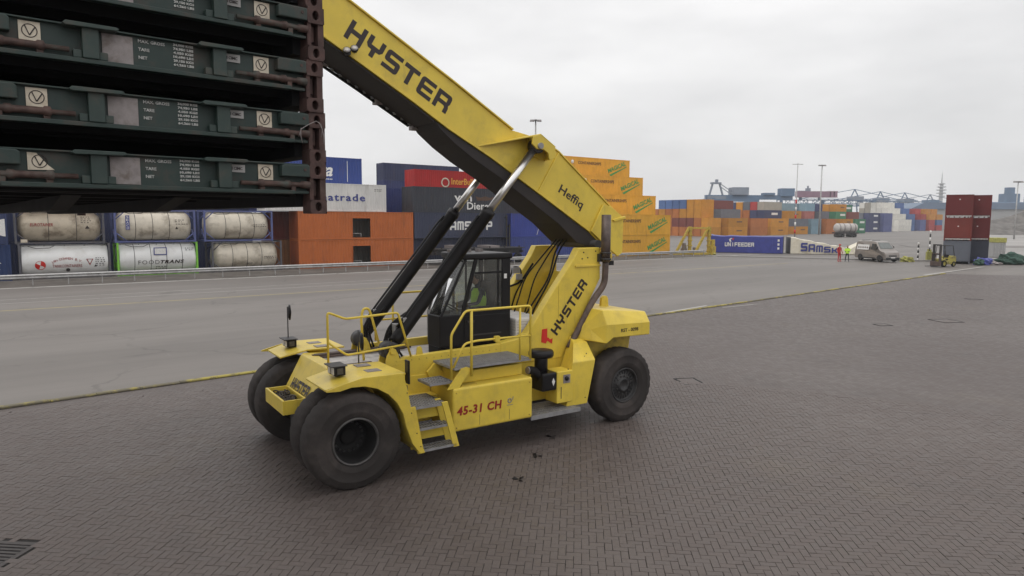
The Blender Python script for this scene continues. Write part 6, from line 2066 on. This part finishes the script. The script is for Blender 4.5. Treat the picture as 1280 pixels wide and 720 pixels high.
# cylinder wings around the pin
for s in (1, -1):
    wg_ = MB()
    a = [(3.42, .5, 6.045), (4.62, .5, 6.335), (4.70, .86, 6.33), (4.60, .86, 6.30)]
    wg_.hexa([V(3.40, s * .50, 6.02), V(4.66, s * .50, 6.30), V(4.72, s * .86, 6.31), V(4.52, s * .86, 6.265), V(3.40, s * .50, 6.05), V(4.66, s * .50, 6.335), V(4.72, s * .86, 6.345), V(4.52, s * .86, 6.30)])
    vprism(wg_, [(4.52, 6.27), (4.72, 6.345), (5.10, 6.10), (5.12, 5.86), (4.96, 5.80), (4.92, 5.95), (4.80, 6.02), (4.62, 6.02), (4.50, 6.12)], s * .83, s * .875)
    vprism(wg_, [(4.60, 6.27), (4.72, 6.33), (5.10, 6.10), (5.12, 5.86), (4.9, 5.85), (4.6, 6.0)], s * .52, s * .56)
    wg_.hexa([V(5.07, s * .50, 5.82), V(5.12, s * .50, 5.82), V(5.12, s * .86, 5.86), V(5.07, s * .86, 5.86), V(5.05, s * .50, 6.20), V(5.10, s * .50, 6.20), V(5.10, s * .86, 6.10), V(5.05, s * .86, 6.10)])
    wg_.hexa([V(4.72, s * .50, 6.30), V(5.10, s * .50, 6.09), V(5.10, s * .875, 6.07), V(4.72, s * .875, 6.30), V(4.72, s * .50, 6.34), V(5.12, s * .50, 6.12), V(5.12, s * .875, 6.10), V(4.72, s * .875, 6.345)])
    wg_.build("cylinder_bracket", 'yellow', boom, .008)
    vtube(MB(), [(4.70, s * .56, 6.09), (4.70, s * .92, 6.09)], .065, 16).build("pin", 'grating', boom)
rib = MB()
vprism(rib, [(4.90, 5.14), (4.94, 5.12), (5.50, 6.0), (5.46, 6.02)], .50, .525)
rib.build("side_rib", 'yellow', boom)
# tail plates round the boom hinge
for s in (1, -1):
    tl = MB()
    vprism(tl, [(6.42, 4.28), (6.78, 4.90), (7.02, 4.86), (7.42, 4.60), (7.40, 3.76), (7.26, 3.68), (6.90, 3.92)], s * .505, s * .56)
    vprism(tl, [(7.05, 4.55), (7.44, 4.64), (7.46, 4.58), (7.10, 4.50)], s * .56, s * .60)
    tl.build("tail_plate", 'yellow', boom, .01)
vtube(MB(), [(6.52, -.98, 3.98), (6.52, .70, 3.98)], .10, 18).build("hinge_pin", 'dark_steel', boom)
hw = MB()
hw.lathe([(.10, -.03), (.16, -.03), (.16, .03), (.10, .03)], 24, Matrix.Translation(V(6.62, .86, 3.72)) @ ROT, closed=True)
hw.build("hose_wheel", 'yellow', truck)
vbox(MB(), (6.68, .7, 3.50), (6.86, .86, 3.60)).build("rear_bracket", 'black', truck)
# headlights on the boom side
hl = vbox(MB(), (.60, .50, 7.46), (.66, .66, 7.52)).build("boom_light", 'dark_steel', boom)
for du, dz in ((0, 0), (.14, .05)):
    q_ = MB(); q_.lathe([(.001, -.06), (.05, -.05), (.075, .02), (.07, .035), (.001, .03)], 16, Matrix.Translation(V(.60 + du, .62, 7.52 + dz)) @ Matrix.Rotation(R(60), 4, 'X') @ Matrix.Rotation(R(-20), 4, 'Y'))
    q_.build("lamp_head", 'black', hl)
    q_ = MB(); q_.lathe([(.001, .036), (.062, .036), (.001, .045)], 16, Matrix.Translation(V(.60 + du, .62, 7.52 + dz)) @ Matrix.Rotation(R(60), 4, 'X') @ Matrix.Rotation(R(-20), 4, 'Y'))
    q_.build("lamp_lens", 'lamp_glass', hl)
# inner boom, head and spreader (above the picture)
ib = MB()
vprism(ib, [(-4.3, 11.06), (-1.3, 9.40), (-1.3, 8.72), (-4.3, 10.38)], -.40, .40)
ib.build("inner_boom", 'yellow', truck, .012)
hd_ = MB()
vprism(hd_, [(-4.5, 11.1), (-3.8, 10.9), (-3.7, 9.2), (-4.0, 8.9), (-4.3, 8.9), (-4.55, 9.3)], -.46, .46)
hd_.build("boom_head", 'yellow', truck, .015)
# ---- cab
CBP = [(4.15, .60), (2.44, .60), (2.42, .12), (2.74, -.55), (4.15, -.55)]
lo = MB(); lo.prism([(u, -v) for u, v in CBP], 1.95, 2.60, 'z')
cab = lo.build("cab", 'black', truck, .02)
cb2 = MB(); cb2.prism([(u * .985 + .05, -v * .9) for u, v in CBP], 1.80, 1.95, 'z')
cb2.build("cab_mount", 'rubber_black', cab)
CT = [(4.15, .60), (3.02, .60), (3.00, .12), (3.14, -.55), (4.15, -.55)]
rf = MB(); rf.prism([(u, -v) for u, v in [(4.19, .63), (2.98, .63), (2.94, .12), (3.1, -.58), (4.19, -.58)]], 3.72, 3.84, 'z')
rf.build("roof", 'black', cab, .03)
def pillar(a, b, w, d, name="pillar"):
    a, b = V(*a), V(*b)
    m_ = MB()
    h = Vector((w / 2, 0, 0)); k = Vector((0, d / 2, 0))
    m_.hexa([a - h - k, a + h - k, a + h + k, a - h + k, b - h - k, b + h - k, b + h + k, b - h + k])
    return m_.build(name, 'black', cab, .01)
ZB, ZT = 2.58, 3.73
pillar((2.48, .575, ZB), (3.05, .575, ZT), .05, .05)
pillar((2.47, .12, ZB), (3.03, .12, ZT), .04, .04)
pillar((2.77, -.525, ZB), (3.17, -.525, ZT), .05, .05)
pillar((2.95, .58, ZB - .05), (3.30, .58, ZT), .085, .05)
pillar((4.04, .575, ZB), (4.04, .575, ZT), .21, .05)
pillar((4.09, -.525, ZB), (4.09, -.525, ZT), .11, .05)
pillar((3.38, -.525, ZB), (3.38, -.525, ZT), .05, .04)
pillar((3.70, -.525, ZB), (3.70, -.525, ZT), .04, .04)
sb_ = MB(); vbox(sb_, (3.02, .555, 2.58), (3.95, .60, 2.66)); vbox(sb_, (3.28, .557, 3.42), (3.95, .587, 3.46)); vbox(sb_, (3.82, .557, 2.66), (3.86, .583, 3.72))
sb_.build("door_bars", 'black', cab)
dn = MB(); vbox(dn, (3.0, .602, 1.99), (4.10, .618, 2.56)); dd = dn.build("door", 'black', cab, .012)
vbox(MB(), (3.06, .62, 2.42), (3.22, .65, 2.46)).build("handle", 'dark_steel', dd)
vbox(MB(), (3.15, .619, 2.14), (3.9, .624, 2.17)).build("door_crease", 'dark_steel', dd)
def pane(pts, name="window_pane"):
    p = [V(*q) for q in pts]
    n = (p[1] - p[0]).cross(p[2] - p[0]).normalized() * .003
    k = len(p)
    return MB().add([q + n for q in p] + [q - n for q in p], [tuple(range(k)), tuple(range(2 * k - 1, k - 1, -1))] + [(i, (i + 1) % k, k + (i + 1) % k, k + i) for i in range(k)]).build(name, 'glass', cab)
pane([(2.50, .58, 2.61), (2.92, .58, 2.61), (3.26, .58, 3.70), (3.06, .58, 3.70)])
pane([(3.00, .58, 2.66), (3.94, .58, 2.66), (3.94, .58, 3.70), (3.33, .58, 3.70)])
pane([(2.46, .55, 2.61), (2.46, .14, 2.61), (3.02, .14, 3.70), (3.04, .55, 3.70)], "windscreen")
pane([(2.47, .10, 2.61), (2.76, -.50, 2.61), (3.16, -.50, 3.70), (3.03, .10, 3.70)], "windscreen")
pane([(2.82, -.53, 2.61), (4.04, -.53, 2.61), (4.04, -.53, 3.70), (3.22, -.53, 3.70)])
pane([(4.14, .50, 2.61), (4.14, -.48, 2.61), (4.14, -.48, 3.70), (4.14, .50, 3.70)])
vbox(MB(), (3.98, .601, 3.30), (4.05, .604, 3.40)).build("notice", 'white_print', cab)
vbox(MB(), (4.10, -.5, 1.95), (4.145, .56, 2.75)).build("rear_panel", 'black', cab)
se = MB()
vprism(se, [(3.40, 2.36), (3.92, 2.36), (3.96, 2.48), (3.42, 2.50)], -.20, .24)
vprism(se, [(3.80, 2.46), (3.94, 2.44), (4.06, 3.02), (4.00, 3.22), (3.90, 3.2)], -.20, .24)
vbox(se, (3.5, -.12, 2.0), (3.85, .16, 2.36))
se.build("seat", 'grey_fabric', cab, .03)
arm = MB(); vbox(arm, (3.30, .25, 2.62), (3.82, .33, 2.70)); vbox(arm, (3.30, -.30, 2.62), (3.82, -.22, 2.70)); arm.build("armrests", 'black', cab, .02)
co = MB(); vtube(co, [(2.85, .02, 2.0), (3.02, .02, 2.62)], .05, 8)
co.lathe([(.15, -.012), (.175, -.012), (.175, .012), (.15, .012)], 20, Matrix.Translation(V(3.04, .02, 2.68)) @ Matrix.Rotation(R(35), 4, 'Y'), closed=True)
vbox(co, (2.62, -.2, 2.45), (2.84, .3, 2.66))
co.build("steering_column", 'black', cab)
wp = MB(); vtube(wp, [(2.60, .565, 2.78), (3.0, .565, 3.5)], .01, 5); vtube(wp, [(3.03, -.1, 3.4), (2.7, -.12, 2.75)], .01, 5)
wp.build("wiper", 'black', cab)
rl_ = MB()
for u in (3.1, 3.3, 3.5, 3.8):
    vbox(rl_, (u, -.3, 3.84), (u + .12, -.15, 3.90))
rl_.build("roof_lamps", 'plate_grey', cab)

# ---- counterweight and rear body
def mirror_hexa(mb, pts):
    for s in (1, -1):
        mb.hexa([V(u, s * v, z) for u, v, z in pts])
cw = MB()
# cross-section loft: stations along u of (v, z) outline, symmetric
def loft(mb, stations):
    n = len(stations[0][1])
    vs, fs = [], []
    for u, pts in stations:
        full = pts + [(-v, z) for v, z in reversed(pts)]
        vs += [V(u, v, z) for v, z in full]
    m = 2 * n
    for k in range(len(stations) - 1):
        for q in range(m):
            a = k * m + q; b = k * m + (q + 1) % m
            fs.append((a, b, b + m, a + m))
    fs.append(tuple(range(m - 1, -1, -1)))
    fs.append(tuple((len(stations) - 1) * m + q for q in range(m)))
    return mb.add(vs, fs)
# each half outline runs from top centreline side to bottom
loft(cw, [
    (5.62, [(.93, 2.04), (.94, 2.02), (.95, 1.92), (.93, 1.86)]),
    (5.83, [(1.20, 2.30), (1.28, 2.13), (1.36, 1.88), (1.0, 1.84)]),
    (6.02, [(1.44, 2.57), (1.60, 2.26), (1.60, 1.84), (1.0, 1.82)]),
    (6.20, [(1.45, 2.56), (1.62, 2.255), (1.62, 1.96), (1.0, 1.94)]),
    (7.30, [(1.45, 2.455), (1.62, 2.225), (1.62, 1.94), (1.0, 1.92)]),
    (7.42, [(1.36, 2.41), (1.50, 2.20), (1.50, 1.95), (1.0, 1.92)]),
])
cwo = cw.build("counterweight", 'yellow', truck, .025, 3)
side_text("RST - 0098", 'ink', cwo, 6.42, 6.94, 2.065, 2.145, -1.624, bold=.012)
c3 = MB(); vprism(c3, [(5.9, 1.05), (7.15, 1.05), (7.3, 1.93), (5.95, 1.93)], -1.02, 1.02)
c3.build("rear_body", 'yellow_worn', truck, .02)
le = MB(); vprism(le, [(6.92, 2.46), (7.16, 2.46), (7.14, 2.66), (7.10, 2.72), (7.00, 2.73), (6.94, 2.68)], .30, .38)
le.build("lifting_eye", 'yellow', cwo, .012)
# side fairing ahead of the rear wheel
fa = MB()
sec0 = [(.93, 1.97), (1.22, 1.86), (1.56, 1.52), (1.56, .58), (.93, .58)]
for (ua, ub) in (((5.52, 5.40, 5.10, 4.95, 4.98), (5.70, 5.78, 5.74, 5.52, 5.52)),):
    vs = [V(u, v, z) for u, (v, z) in zip(ua, sec0)] + [V(u, v, z) for u, (v, z) in zip(ub, sec0)]
    fa.add(vs, [(0, 1, 2, 3, 4), (9, 8, 7, 6, 5)] + [(i, (i + 1) % 5, 5 + (i + 1) % 5, 5 + i) for i in range(5)])
fao = fa.build("side_fairing", 'yellow', truck, .015)
fb2 = MB()
vs = [V(u, -v, z) for u, (v, z) in zip((5.52, 5.40, 5.10, 4.95, 4.98), sec0)] + [V(u, -v, z) for u, (v, z) in zip((5.70, 5.78, 5.74, 5.52, 5.52), sec0)]
fb2.add(vs, [(0, 1, 2, 3, 4), (9, 8, 7, 6, 5)] + [(i, (i + 1) % 5, 5 + (i + 1) % 5, 5 + i) for i in range(5)])
fb2.build("side_fairing", 'yellow', truck, .015)
lb = MB(); vbox(lb, (2.1, -1.8, .62), (4.9, -.92, 1.45)); lb.build("battery_box", 'yellow', truck, .03)
# small service box with gauge
sv = MB(); vbox(sv, (4.66, 1.18, .70), (5.08, 1.60, 1.38)); svo = sv.build("service_box", 'yellow', truck, .02)
vbox(MB(), (4.82, 1.602, 1.12), (5.0, 1.612, 1.30)).build("gauge_plate", 'plate_grey', svo)
q_ = MB(); q_.lathe([(.001, 0), (.05, 0), (.045, .03), (.001, .035)], 14, Matrix.Translation(V(4.9, 1.612, 1.22)) @ ROT); q_.build("gauge", 'black', svo)
vbox(MB(), (4.76, 1.601, .80), (4.775, 1.606, 1.05)).build("door_gap", 'dark_steel', svo)
# air intake
ai = MB()
ai.lathe([(.001, 1.36), (.14, 1.36), (.14, 1.68), (.13, 1.70)], 20, Matrix.Translation(V(4.40, 1.38, 0)))
ai.lathe([(.10, 1.70), (.25, 1.70), (.265, 1.74), (.265, 1.80), (.24, 1.84), (.001, 1.85)], 28, Matrix.Translation(V(4.40, 1.38, 0)))
aio = ai.build("air_intake", 'black', truck)
af = MB(); vbox(af, (4.28, 1.16, 1.0), (4.66, 1.60, 1.38)); af.build("filter_housing", 'black', aio, .04, 3)
q_ = MB(); vprism(q_, [(4.52, 1.19), (4.56, 1.27), (4.60, 1.19), (4.56, 1.10)], 1.602, 1.608); q_.build("warning_diamond", 'white_print', aio)
vtube(MB(), bent([(4.05, 1.42, 1.46), (4.2, 1.42, 1.44), (4.36, 1.42, 1.25)], .1), .085, 14).build("intake_elbow", 'rubber_black', aio)
vtube(MB(), [(4.02, 1.42, 1.463), (4.05, 1.42, 1.46)], .075, 14).build("intake_cap", 'plate_grey', aio)
# exhaust stack
ex = MB()
vtube(ex, bent([(5.42, 1.02, 1.72), (5.62, 1.02, 2.0), (6.10, 1.02, 2.74), (6.44, 1.02, 3.08), (6.46, 1.02, 3.4), (6.46, 1.02, 3.62)], .18, 6), .072, 14)
exo = ex.build("exhaust_pipe", 'rust_pipe', truck)
vtube(MB(), [(6.46, 1.02, 3.60), (6.46, 1.02, 4.66)], .108, 20).build("exhaust_muffler", 'exhaust', exo)
cl2 = MB()
for z in (3.66, 3.80):
    cl2.lathe([(.112, z - .02), (.125, z - .02), (.125, z + .02), (.112, z + .02)], 20, Matrix.Translation(V(6.46, 1.02, 0)), closed=True)
vbox(cl2, (6.30, .915, 3.60), (6.44, 1.0, 3.78))
cl2.build("exhaust_clamp", 'dark_steel', exo)

# ---- unseen blocks added under the deck to deepen the shadow below
ub = MB()
vbox(ub, (.55, -.62, .55), (3.4, .62, 1.15)); vbox(ub, (3.4, -.70, .50), (5.2, .70, 1.45)); vtube(ub, [(3.0, 0, .72), (6.5, 0, .80)], .10, 12)
vbox(ub, (1.6, -.76, .62), (5.3, .76, .70))
ub.build("underbody_blocker", 'dark_steel', truck, .02)
# ---- small hardware: bolts, seams and stains of use
bt = MB()
rivets(bt, [(1.35 + k * .16, 1.86) for k in range(16)], .902, .012)
kind(bt.build("frame_bolts", 'yellow_worn', truck), "stuff")
bt = MB()
for u, z in ((2.12, .68), (3.78, .68), (2.12, 1.34), (3.78, 1.34)):
    rivets(bt, [(u, z)], 1.842, .016)
bt.build("box_bolts", 'yellow_worn', bx_)
for u in (2.62, 3.30):
    vbox(MB(), (u, 1.838, .66), (u + .006, 1.843, .86)).build("panel_seam", 'rust_pipe', bx_)
vbox(MB(), (2.30, 1.60, 1.428), (2.62, 1.74, 1.445)).build("filler_lid", 'yellow_worn', bx_)
bt = MB(); rivets(bt, [(5.55, 1.66), (5.50, 1.60)], 1.47, .014); rivets(bt, [(4.98, .72), (5.46, .72), (4.98, 1.4)], 1.562, .014)
bt.build("fairing_bolts", 'dark_steel', fao)
bt = MB(); rivets(bt, [(1.02, 1.55), (1.10, 1.18), (1.20, .80), (1.27, .55)], 2.064, .011)
bt.build("fender_bolts", 'dark_steel', fn)
vbox(MB(), (5.20, .917, 2.40), (5.206, .921, 3.10)).build("weld_seam", 'yellow_worn', truck)
hx = MB()
for k in range(3):
    vtube(hx, bent([(1.62, .60 - k * .05, 1.80), (2.0, .66 - k * .05, 1.83), (2.36, .45 - k * .05, 1.82)], .1), .016, 6)
hx.build("deck_hoses", 'rubber_black', truck)
sm2 = MB(); vbox(sm2, (1.9, .62, 1.78), (2.35, .76, 1.86)); sm2.build("deck_block", 'grate_dark', truck, .01)

# ================================================================== stack of folded flat racks on the spreader
RK_C = Vector((-2.473, 4.92, 0)); RK_H = R(40.0)
RX = Vector((math.cos(RK_H), math.sin(RK_H), 0)); RY = Vector((-RX.y, RX.x, 0))
RS, RZ0, RL = .409, 4.588, 12.19
def casting(mb, x0, x1, z0, z1, y0=0.0, depth=.16):
    """corner casting with an oval hole in its front face"""
    n = 20
    cx, cz, hx, hz = (x0 + x1) / 2, (z0 + z1) / 2, (x1 - x0) / 2, (z1 - z0) / 2
    out, inn, back = [], [], []
    for q in range(n):
        a = 2 * math.pi * q / n + math.pi / n
        c, s = math.cos(a), math.sin(a)
        k = min(hx / max(abs(c), 1e-6), hz / max(abs(s), 1e-6))
        out.append((cx + c * k, y0, cz + s * k))
        inn.append((cx + c * .026, y0, cz + s * .036))
        back.append((cx + c * .026, y0 + .07, cz + s * .036))
    vs = out + inn + back
    fs = [(q, (q + 1) % n, n + (q + 1) % n, n + q) for q in range(n)] + [(n + q, n + (q + 1) % n, 2 * n + (q + 1) % n, 2 * n + q) for q in range(n)] + [tuple(2 * n + q for q in range(n))]
    rear = [(x0, y0 + depth, z0), (x1, y0 + depth, z0), (x1, y0 + depth, z1), (x0, y0 + depth, z1), (x0, y0, z0), (x1, y0, z0), (x1, y0, z1), (x0, y0, z1)]
    mb.add(vs, fs)
    mb.add(rear, [(0, 3, 2, 1)] + [(0, 1, 5, 4), (1, 2, 6, 5), (2, 3, 7, 6), (3, 0, 4, 7)])
def flat_rack(label, torn=False):
    o = thing("flat_rack", label, "flat rack", (0, 0, 0), RK_H, "flat racks hanging from the spreader")
    b = MB()
    # floor, long side beams and far end
    for x0, x1 in ((-1.20, -1.02), (1.02, 1.20)):
        b.box((x0, .16, .06), (x1, RL - .16, .385))
    b.box((-1.02, .10, .30), (1.02, RL - .1, .36))
    for k in range(10):
        b.box((-1.02, .6 + k * 1.2, .14), (1.02, .72 + k * 1.2, .30))
    b.box((-1.02, .30, .14), (1.02, .36, .30))
    b.box((-1.08, RL - .2, .16), (1.08, RL, .385))
    b.build("floor_frame", 'rack_dark', o)
    for x0, x1 in ((-1.22, -1.078), (1.078, 1.22)):
        for z0, z1 in ((0.0, .112), (.286, .412)):
            c = MB(); casting(c, x0, x1, z0, z1); c.build("corner_casting", 'casting_rust', o, .006)
            MB().box((x0, RL - .16, z0), (x1, RL, z1)).build("corner_casting", 'casting_rust', o)
        p = MB().box((x0 + .002, .01, .112), (x0 + .034, .15, .286)).box((x1 - .05, .01, .112), (x1 - .002, .15, .286)).box((x0 + .034, .10, .112), (x1 - .05, .15, .286))
        p.box((x0 + .05, .05, .15), (x1 - .07, .1, .27))
        p.build("corner_post", 'casting_rust', o)
    # end beam
    e = MB()
    e.box((-1.076, .055, .165), (1.076, .085, .398))
    e.box((-.95, -.012, .155), (.95, .055, .185))
    e.box((-1.076, .02, .160), (-.95, .055, .182)).box((.95, .02, .160), (1.076, .055, .182))
    e.box((-1.076, .02, .388), (1.076, .055, .40))
    eb = e.build("end_beam", 'rack_green', o, .004)
    for s in (-1, 1):
        x = s * .41
        st_ = MB().box((x - .048, -.02, .186), (x + .048, .054, .386)).box((x - .10, .0, .186), (x - .048, .054, .24)).box((x + .048, .0, .186), (x + .10, .054, .24))
        sp = st_.build("stake_pocket", 'rack_green_light', o, .006)
        MB().prism([(x - .16, .385), (x - .14, .404), (x + .15, .404), (x + .165, .392), (x + .15, .380), (x - .14, .374)], -.055, .04).build("pocket_cap", 'rack_green_light', sp, .004)
        r_ = random.Random(int(s + 5))
        sh = MB()
        zz = .232
        xs = [s * k for k in (.53, .66, .67, .70, .71, .87, .88, .91, .92, 1.00, 1.01, 1.08)]
        rr = [.017, .017, .034, .034, .024, .024, .032, .032, .020, .020, .030, .030]
        sh.tube([(xx, .012, zz) for xx in xs], rr, 12)
        for k in (.69, .94):
            sh.box((s * k - .018, .0, zz - .055), (s * k + .018, .05, zz + .02))
        sh.build("locking_shaft", 'shaft_rust', o)
        if torn and s < 0:
            q_ = MB().prism([(-.80, .265), (-.655, .27), (-.69, .30), (-.75, .375), (-.80, .378)], .046, .052)
        else:
            q_ = MB().box((s * .735 - .058, .046, .262), (s * .735 + .058, .052, .380))
        sk_ = q_.build("instruction_label", 'sticker', o)
        rg = MB()
        rg.lathe([(.038, 0), (.043, 0), (.043, .002), (.038, .002)], 22, Matrix.Translation((s * .735, .0455, .322)) @ ROT, closed=True)
        rg.hexa([Vector(p_) for p_ in ((s * .735 - .028, .043, .352), (s * .735 - .022, .043, .355), (s * .735 - .022, .0455, .355), (s * .735 - .028, .0455, .352), (s * .735 - .004, .043, .294), (s * .735 + .002, .043, .294), (s * .735 + .002, .0455, .294), (s * .735 - .004, .0455, .294))])
        rg.hexa([Vector(p_) for p_ in ((s * .735 - .004, .043, .296), (s * .735 + .003, .043, .293), (s * .735 + .003, .0455, .293), (s * .735 - .004, .0455, .296), (s * .735 + .030, .043, .352), (s * .735 + .035, .043, .348), (s * .735 + .035, .0455, .348), (s * .735 + .030, .0455, .352))])
        rg.build("label_symbol", 'ink', sk_)
        MB().prism([(s * .84, .292), (s * 1.072, .292), (s * 1.072, .388), (s * .86, .388), (s * .84, .372)], -.02, .054).build("hinge_block", 'rack_green', o, .008)
        MB().tube([(s * 1.03, -.026, .35), (s * 1.03, .0, .35)], .012, 8).build("hinge_bolt", 'casting_rust', o)
    pl_ = MB().box((.445, .044, .310), (.575, .052, .368)).build("maker_plate", 'maker_plate', o)
    side_text("CIMC", 'ink', pl_, .49, .555, .328, .350, .043, bold=.02)
    MB().prism([(.46, .339), (.482, .352), (.482, .326)], .0425, .0438).build("maker_mark", 'ink', pl_)
    MB().box((-.335, .046, .192), (-.150, .054, .378)).build("data_plate", 'plate_grey', o)
    for tx, x0, x1, z in (("MAX. GROSS", -.115, .055, .352), ("TARE", -.115, -.045, .297), ("NET", -.115, -.06, .242)):
        side_text(tx, 'stencil_white', o, x0, x1, z, z + .021, .052, bold=.015)
    for k, tx in enumerate(("34,000 KGS", "74,950 LBS", "4,850 KGS", "10,690 LBS", "29,150 KGS", "64,260 LBS")):
        side_text(tx, 'stencil_white', o, .11, .245, .362 - k * .0275, .382 - k * .0275, .052, bold=.03)
    return o
labs = ["flat rack at the bottom of the hanging stack, with a torn label", "flat rack second from the bottom of the hanging stack, with rope", "flat rack third from the bottom of the hanging stack", "flat rack fourth from the bottom of the hanging stack, cut by its neighbours' shadow", "flat rack fifth from the bottom, topmost of the hanging stack"]
labs[3] = "flat rack fourth from the bottom of the hanging stack"
r0 = flat_rack(labs[0], True)
r1 = flat_rack(labs[1])
bl_ = MB()
for x in (-.42, .42):
    bl_.add([(x - .07, 1.2, .14), (x - .07, 2.0, .02), (x - .07, 10.2, .02), (x - .07, 11.0, .14), (x + .07, 1.2, .14), (x + .07, 2.0, .02), (x + .07, 10.2, .02), (x + .07, 11.0, .14)], [(0, 1, 2, 3), (7, 6, 5, 4), (0, 4, 5, 1), (1, 5, 6, 2), (2, 6, 7, 3), (3, 7, 4, 0)])
bl_.build("belly_beams", 'rack_dark', r0)
racks = [r0, r1] + [copy_tree(r1) for _ in range(4)]
for k, r_ in enumerate(racks):
    r_["label"] = labs[k] if k < 4 else ("flat rack fifth from the bottom of the hanging stack" if k == 4 else "flat rack topmost of the hanging stack, locked under the spreader")
    p = RK_C + RX * (.010 * math.sin(k * 2.3)) + RY * (.012 * math.sin(k * 1.7))
    r_.location = (p.x, p.y, RZ0 + k * RS)
rp_ = MB()
def RP(x, y, z): return RK_C + RX * x + RY * y + Vector((0, 0, RZ0 + RS + z))
rp_.tube([RP(.98, -.03, .20), RP(1.0, -.035, .26), RP(1.06, -.035, .30), RP(1.13, -.03, .335), RP(1.17, -.03, .31), RP(1.19, -.035, .22), RP(1.185, -.03, .16)], .0032, 6)
rp_.tube([RP(1.0, -.03, .27), RP(.995, -.035, .21), RP(1.01, -.03, .15)], .003, 6).tube([RP(1.15, -.03, .33), RP(1.18, -.035, .27), RP(1.17, -.03, .21)], .003, 6)
tag(rp_.build("rope", 'plate_grey'), "frayed pale rope looped round a rusty corner of the flat racks", "rope")
# spreader above the racks, out of the picture: twist-lock beam under the boom head
spz = RZ0 + 6 * RS
sp = MB()
Minv = truck.matrix_world
sp_o = thing("spreader_dummy", "", "") if False else None
def to_truck(p):
    d = Vector(p) - Vector((-3.806, 12.7125, 0))
    return Vector((d.dot(TEU), -d.dot(TEV), d.z))
def sbox(mb, x0, x1, y0, y1, z0, z1):
    pts = []
    for z in (z0, z1):
        for (x, y) in ((x0, y0), (x1, y0), (x1, y1), (x0, y1)):
            q = RK_C + RX * x + RY * y
            pts.append(to_truck((q.x, q.y, spz + z)))
    mb.hexa(pts)
for y in (0.05, RL - .45):
    sbox(sp, -1.2, 1.2, y, y + .4, .003, .40)
for x in (-.75, .45):
    sbox(sp, x, x + .3, .45, RL - .45, .08, .42)
sbox(sp, -1.0, 1.0, 4.4, 7.4, .42, .95)
sp.build("spreader", 'yellow', truck, .02)
cc = RK_C + RY * 5.4
tt = to_truck((cc.x, cc.y, 0))
rt = MB()
rt.tube([(tt.x, tt.y, spz + .9), (tt.x, tt.y, spz + 1.5), (-4.15, 0, 8.7), (-4.15, 0, 9.1)], [.45, .42, .35, .35], 16)
rt.build("rotator", 'dark_steel', truck)

# ================================================================== driver
arms_drive = [((.14, .24, .24), (.40, .16, .22)), ((.14, .24, .24), (.40, .18, .22))]
legs_sit = [((.42, .12, .52), (.46, .13, .10)), ((.42, .12, .52), (.50, .13, .10))]
dp = TW(3.66, .05, 2.02)
pr_, J_, hz_ = person("person in a green safety vest seated in the black cab", (dp.x, dp.y, dp.z), TH_ + math.pi, 'navy_cloth', legs_sit, arms_drive, sitting=True)
ring = [(-.04, -.01, .15, .185), (.10, -.015, .155, .19), (.30, -.02, .165, .205), (.46, -.02, .14, .185), (.545, -.005, .085, .10)]
jacket(ring, hz_, 'hivis', pr_, "safety_vest")
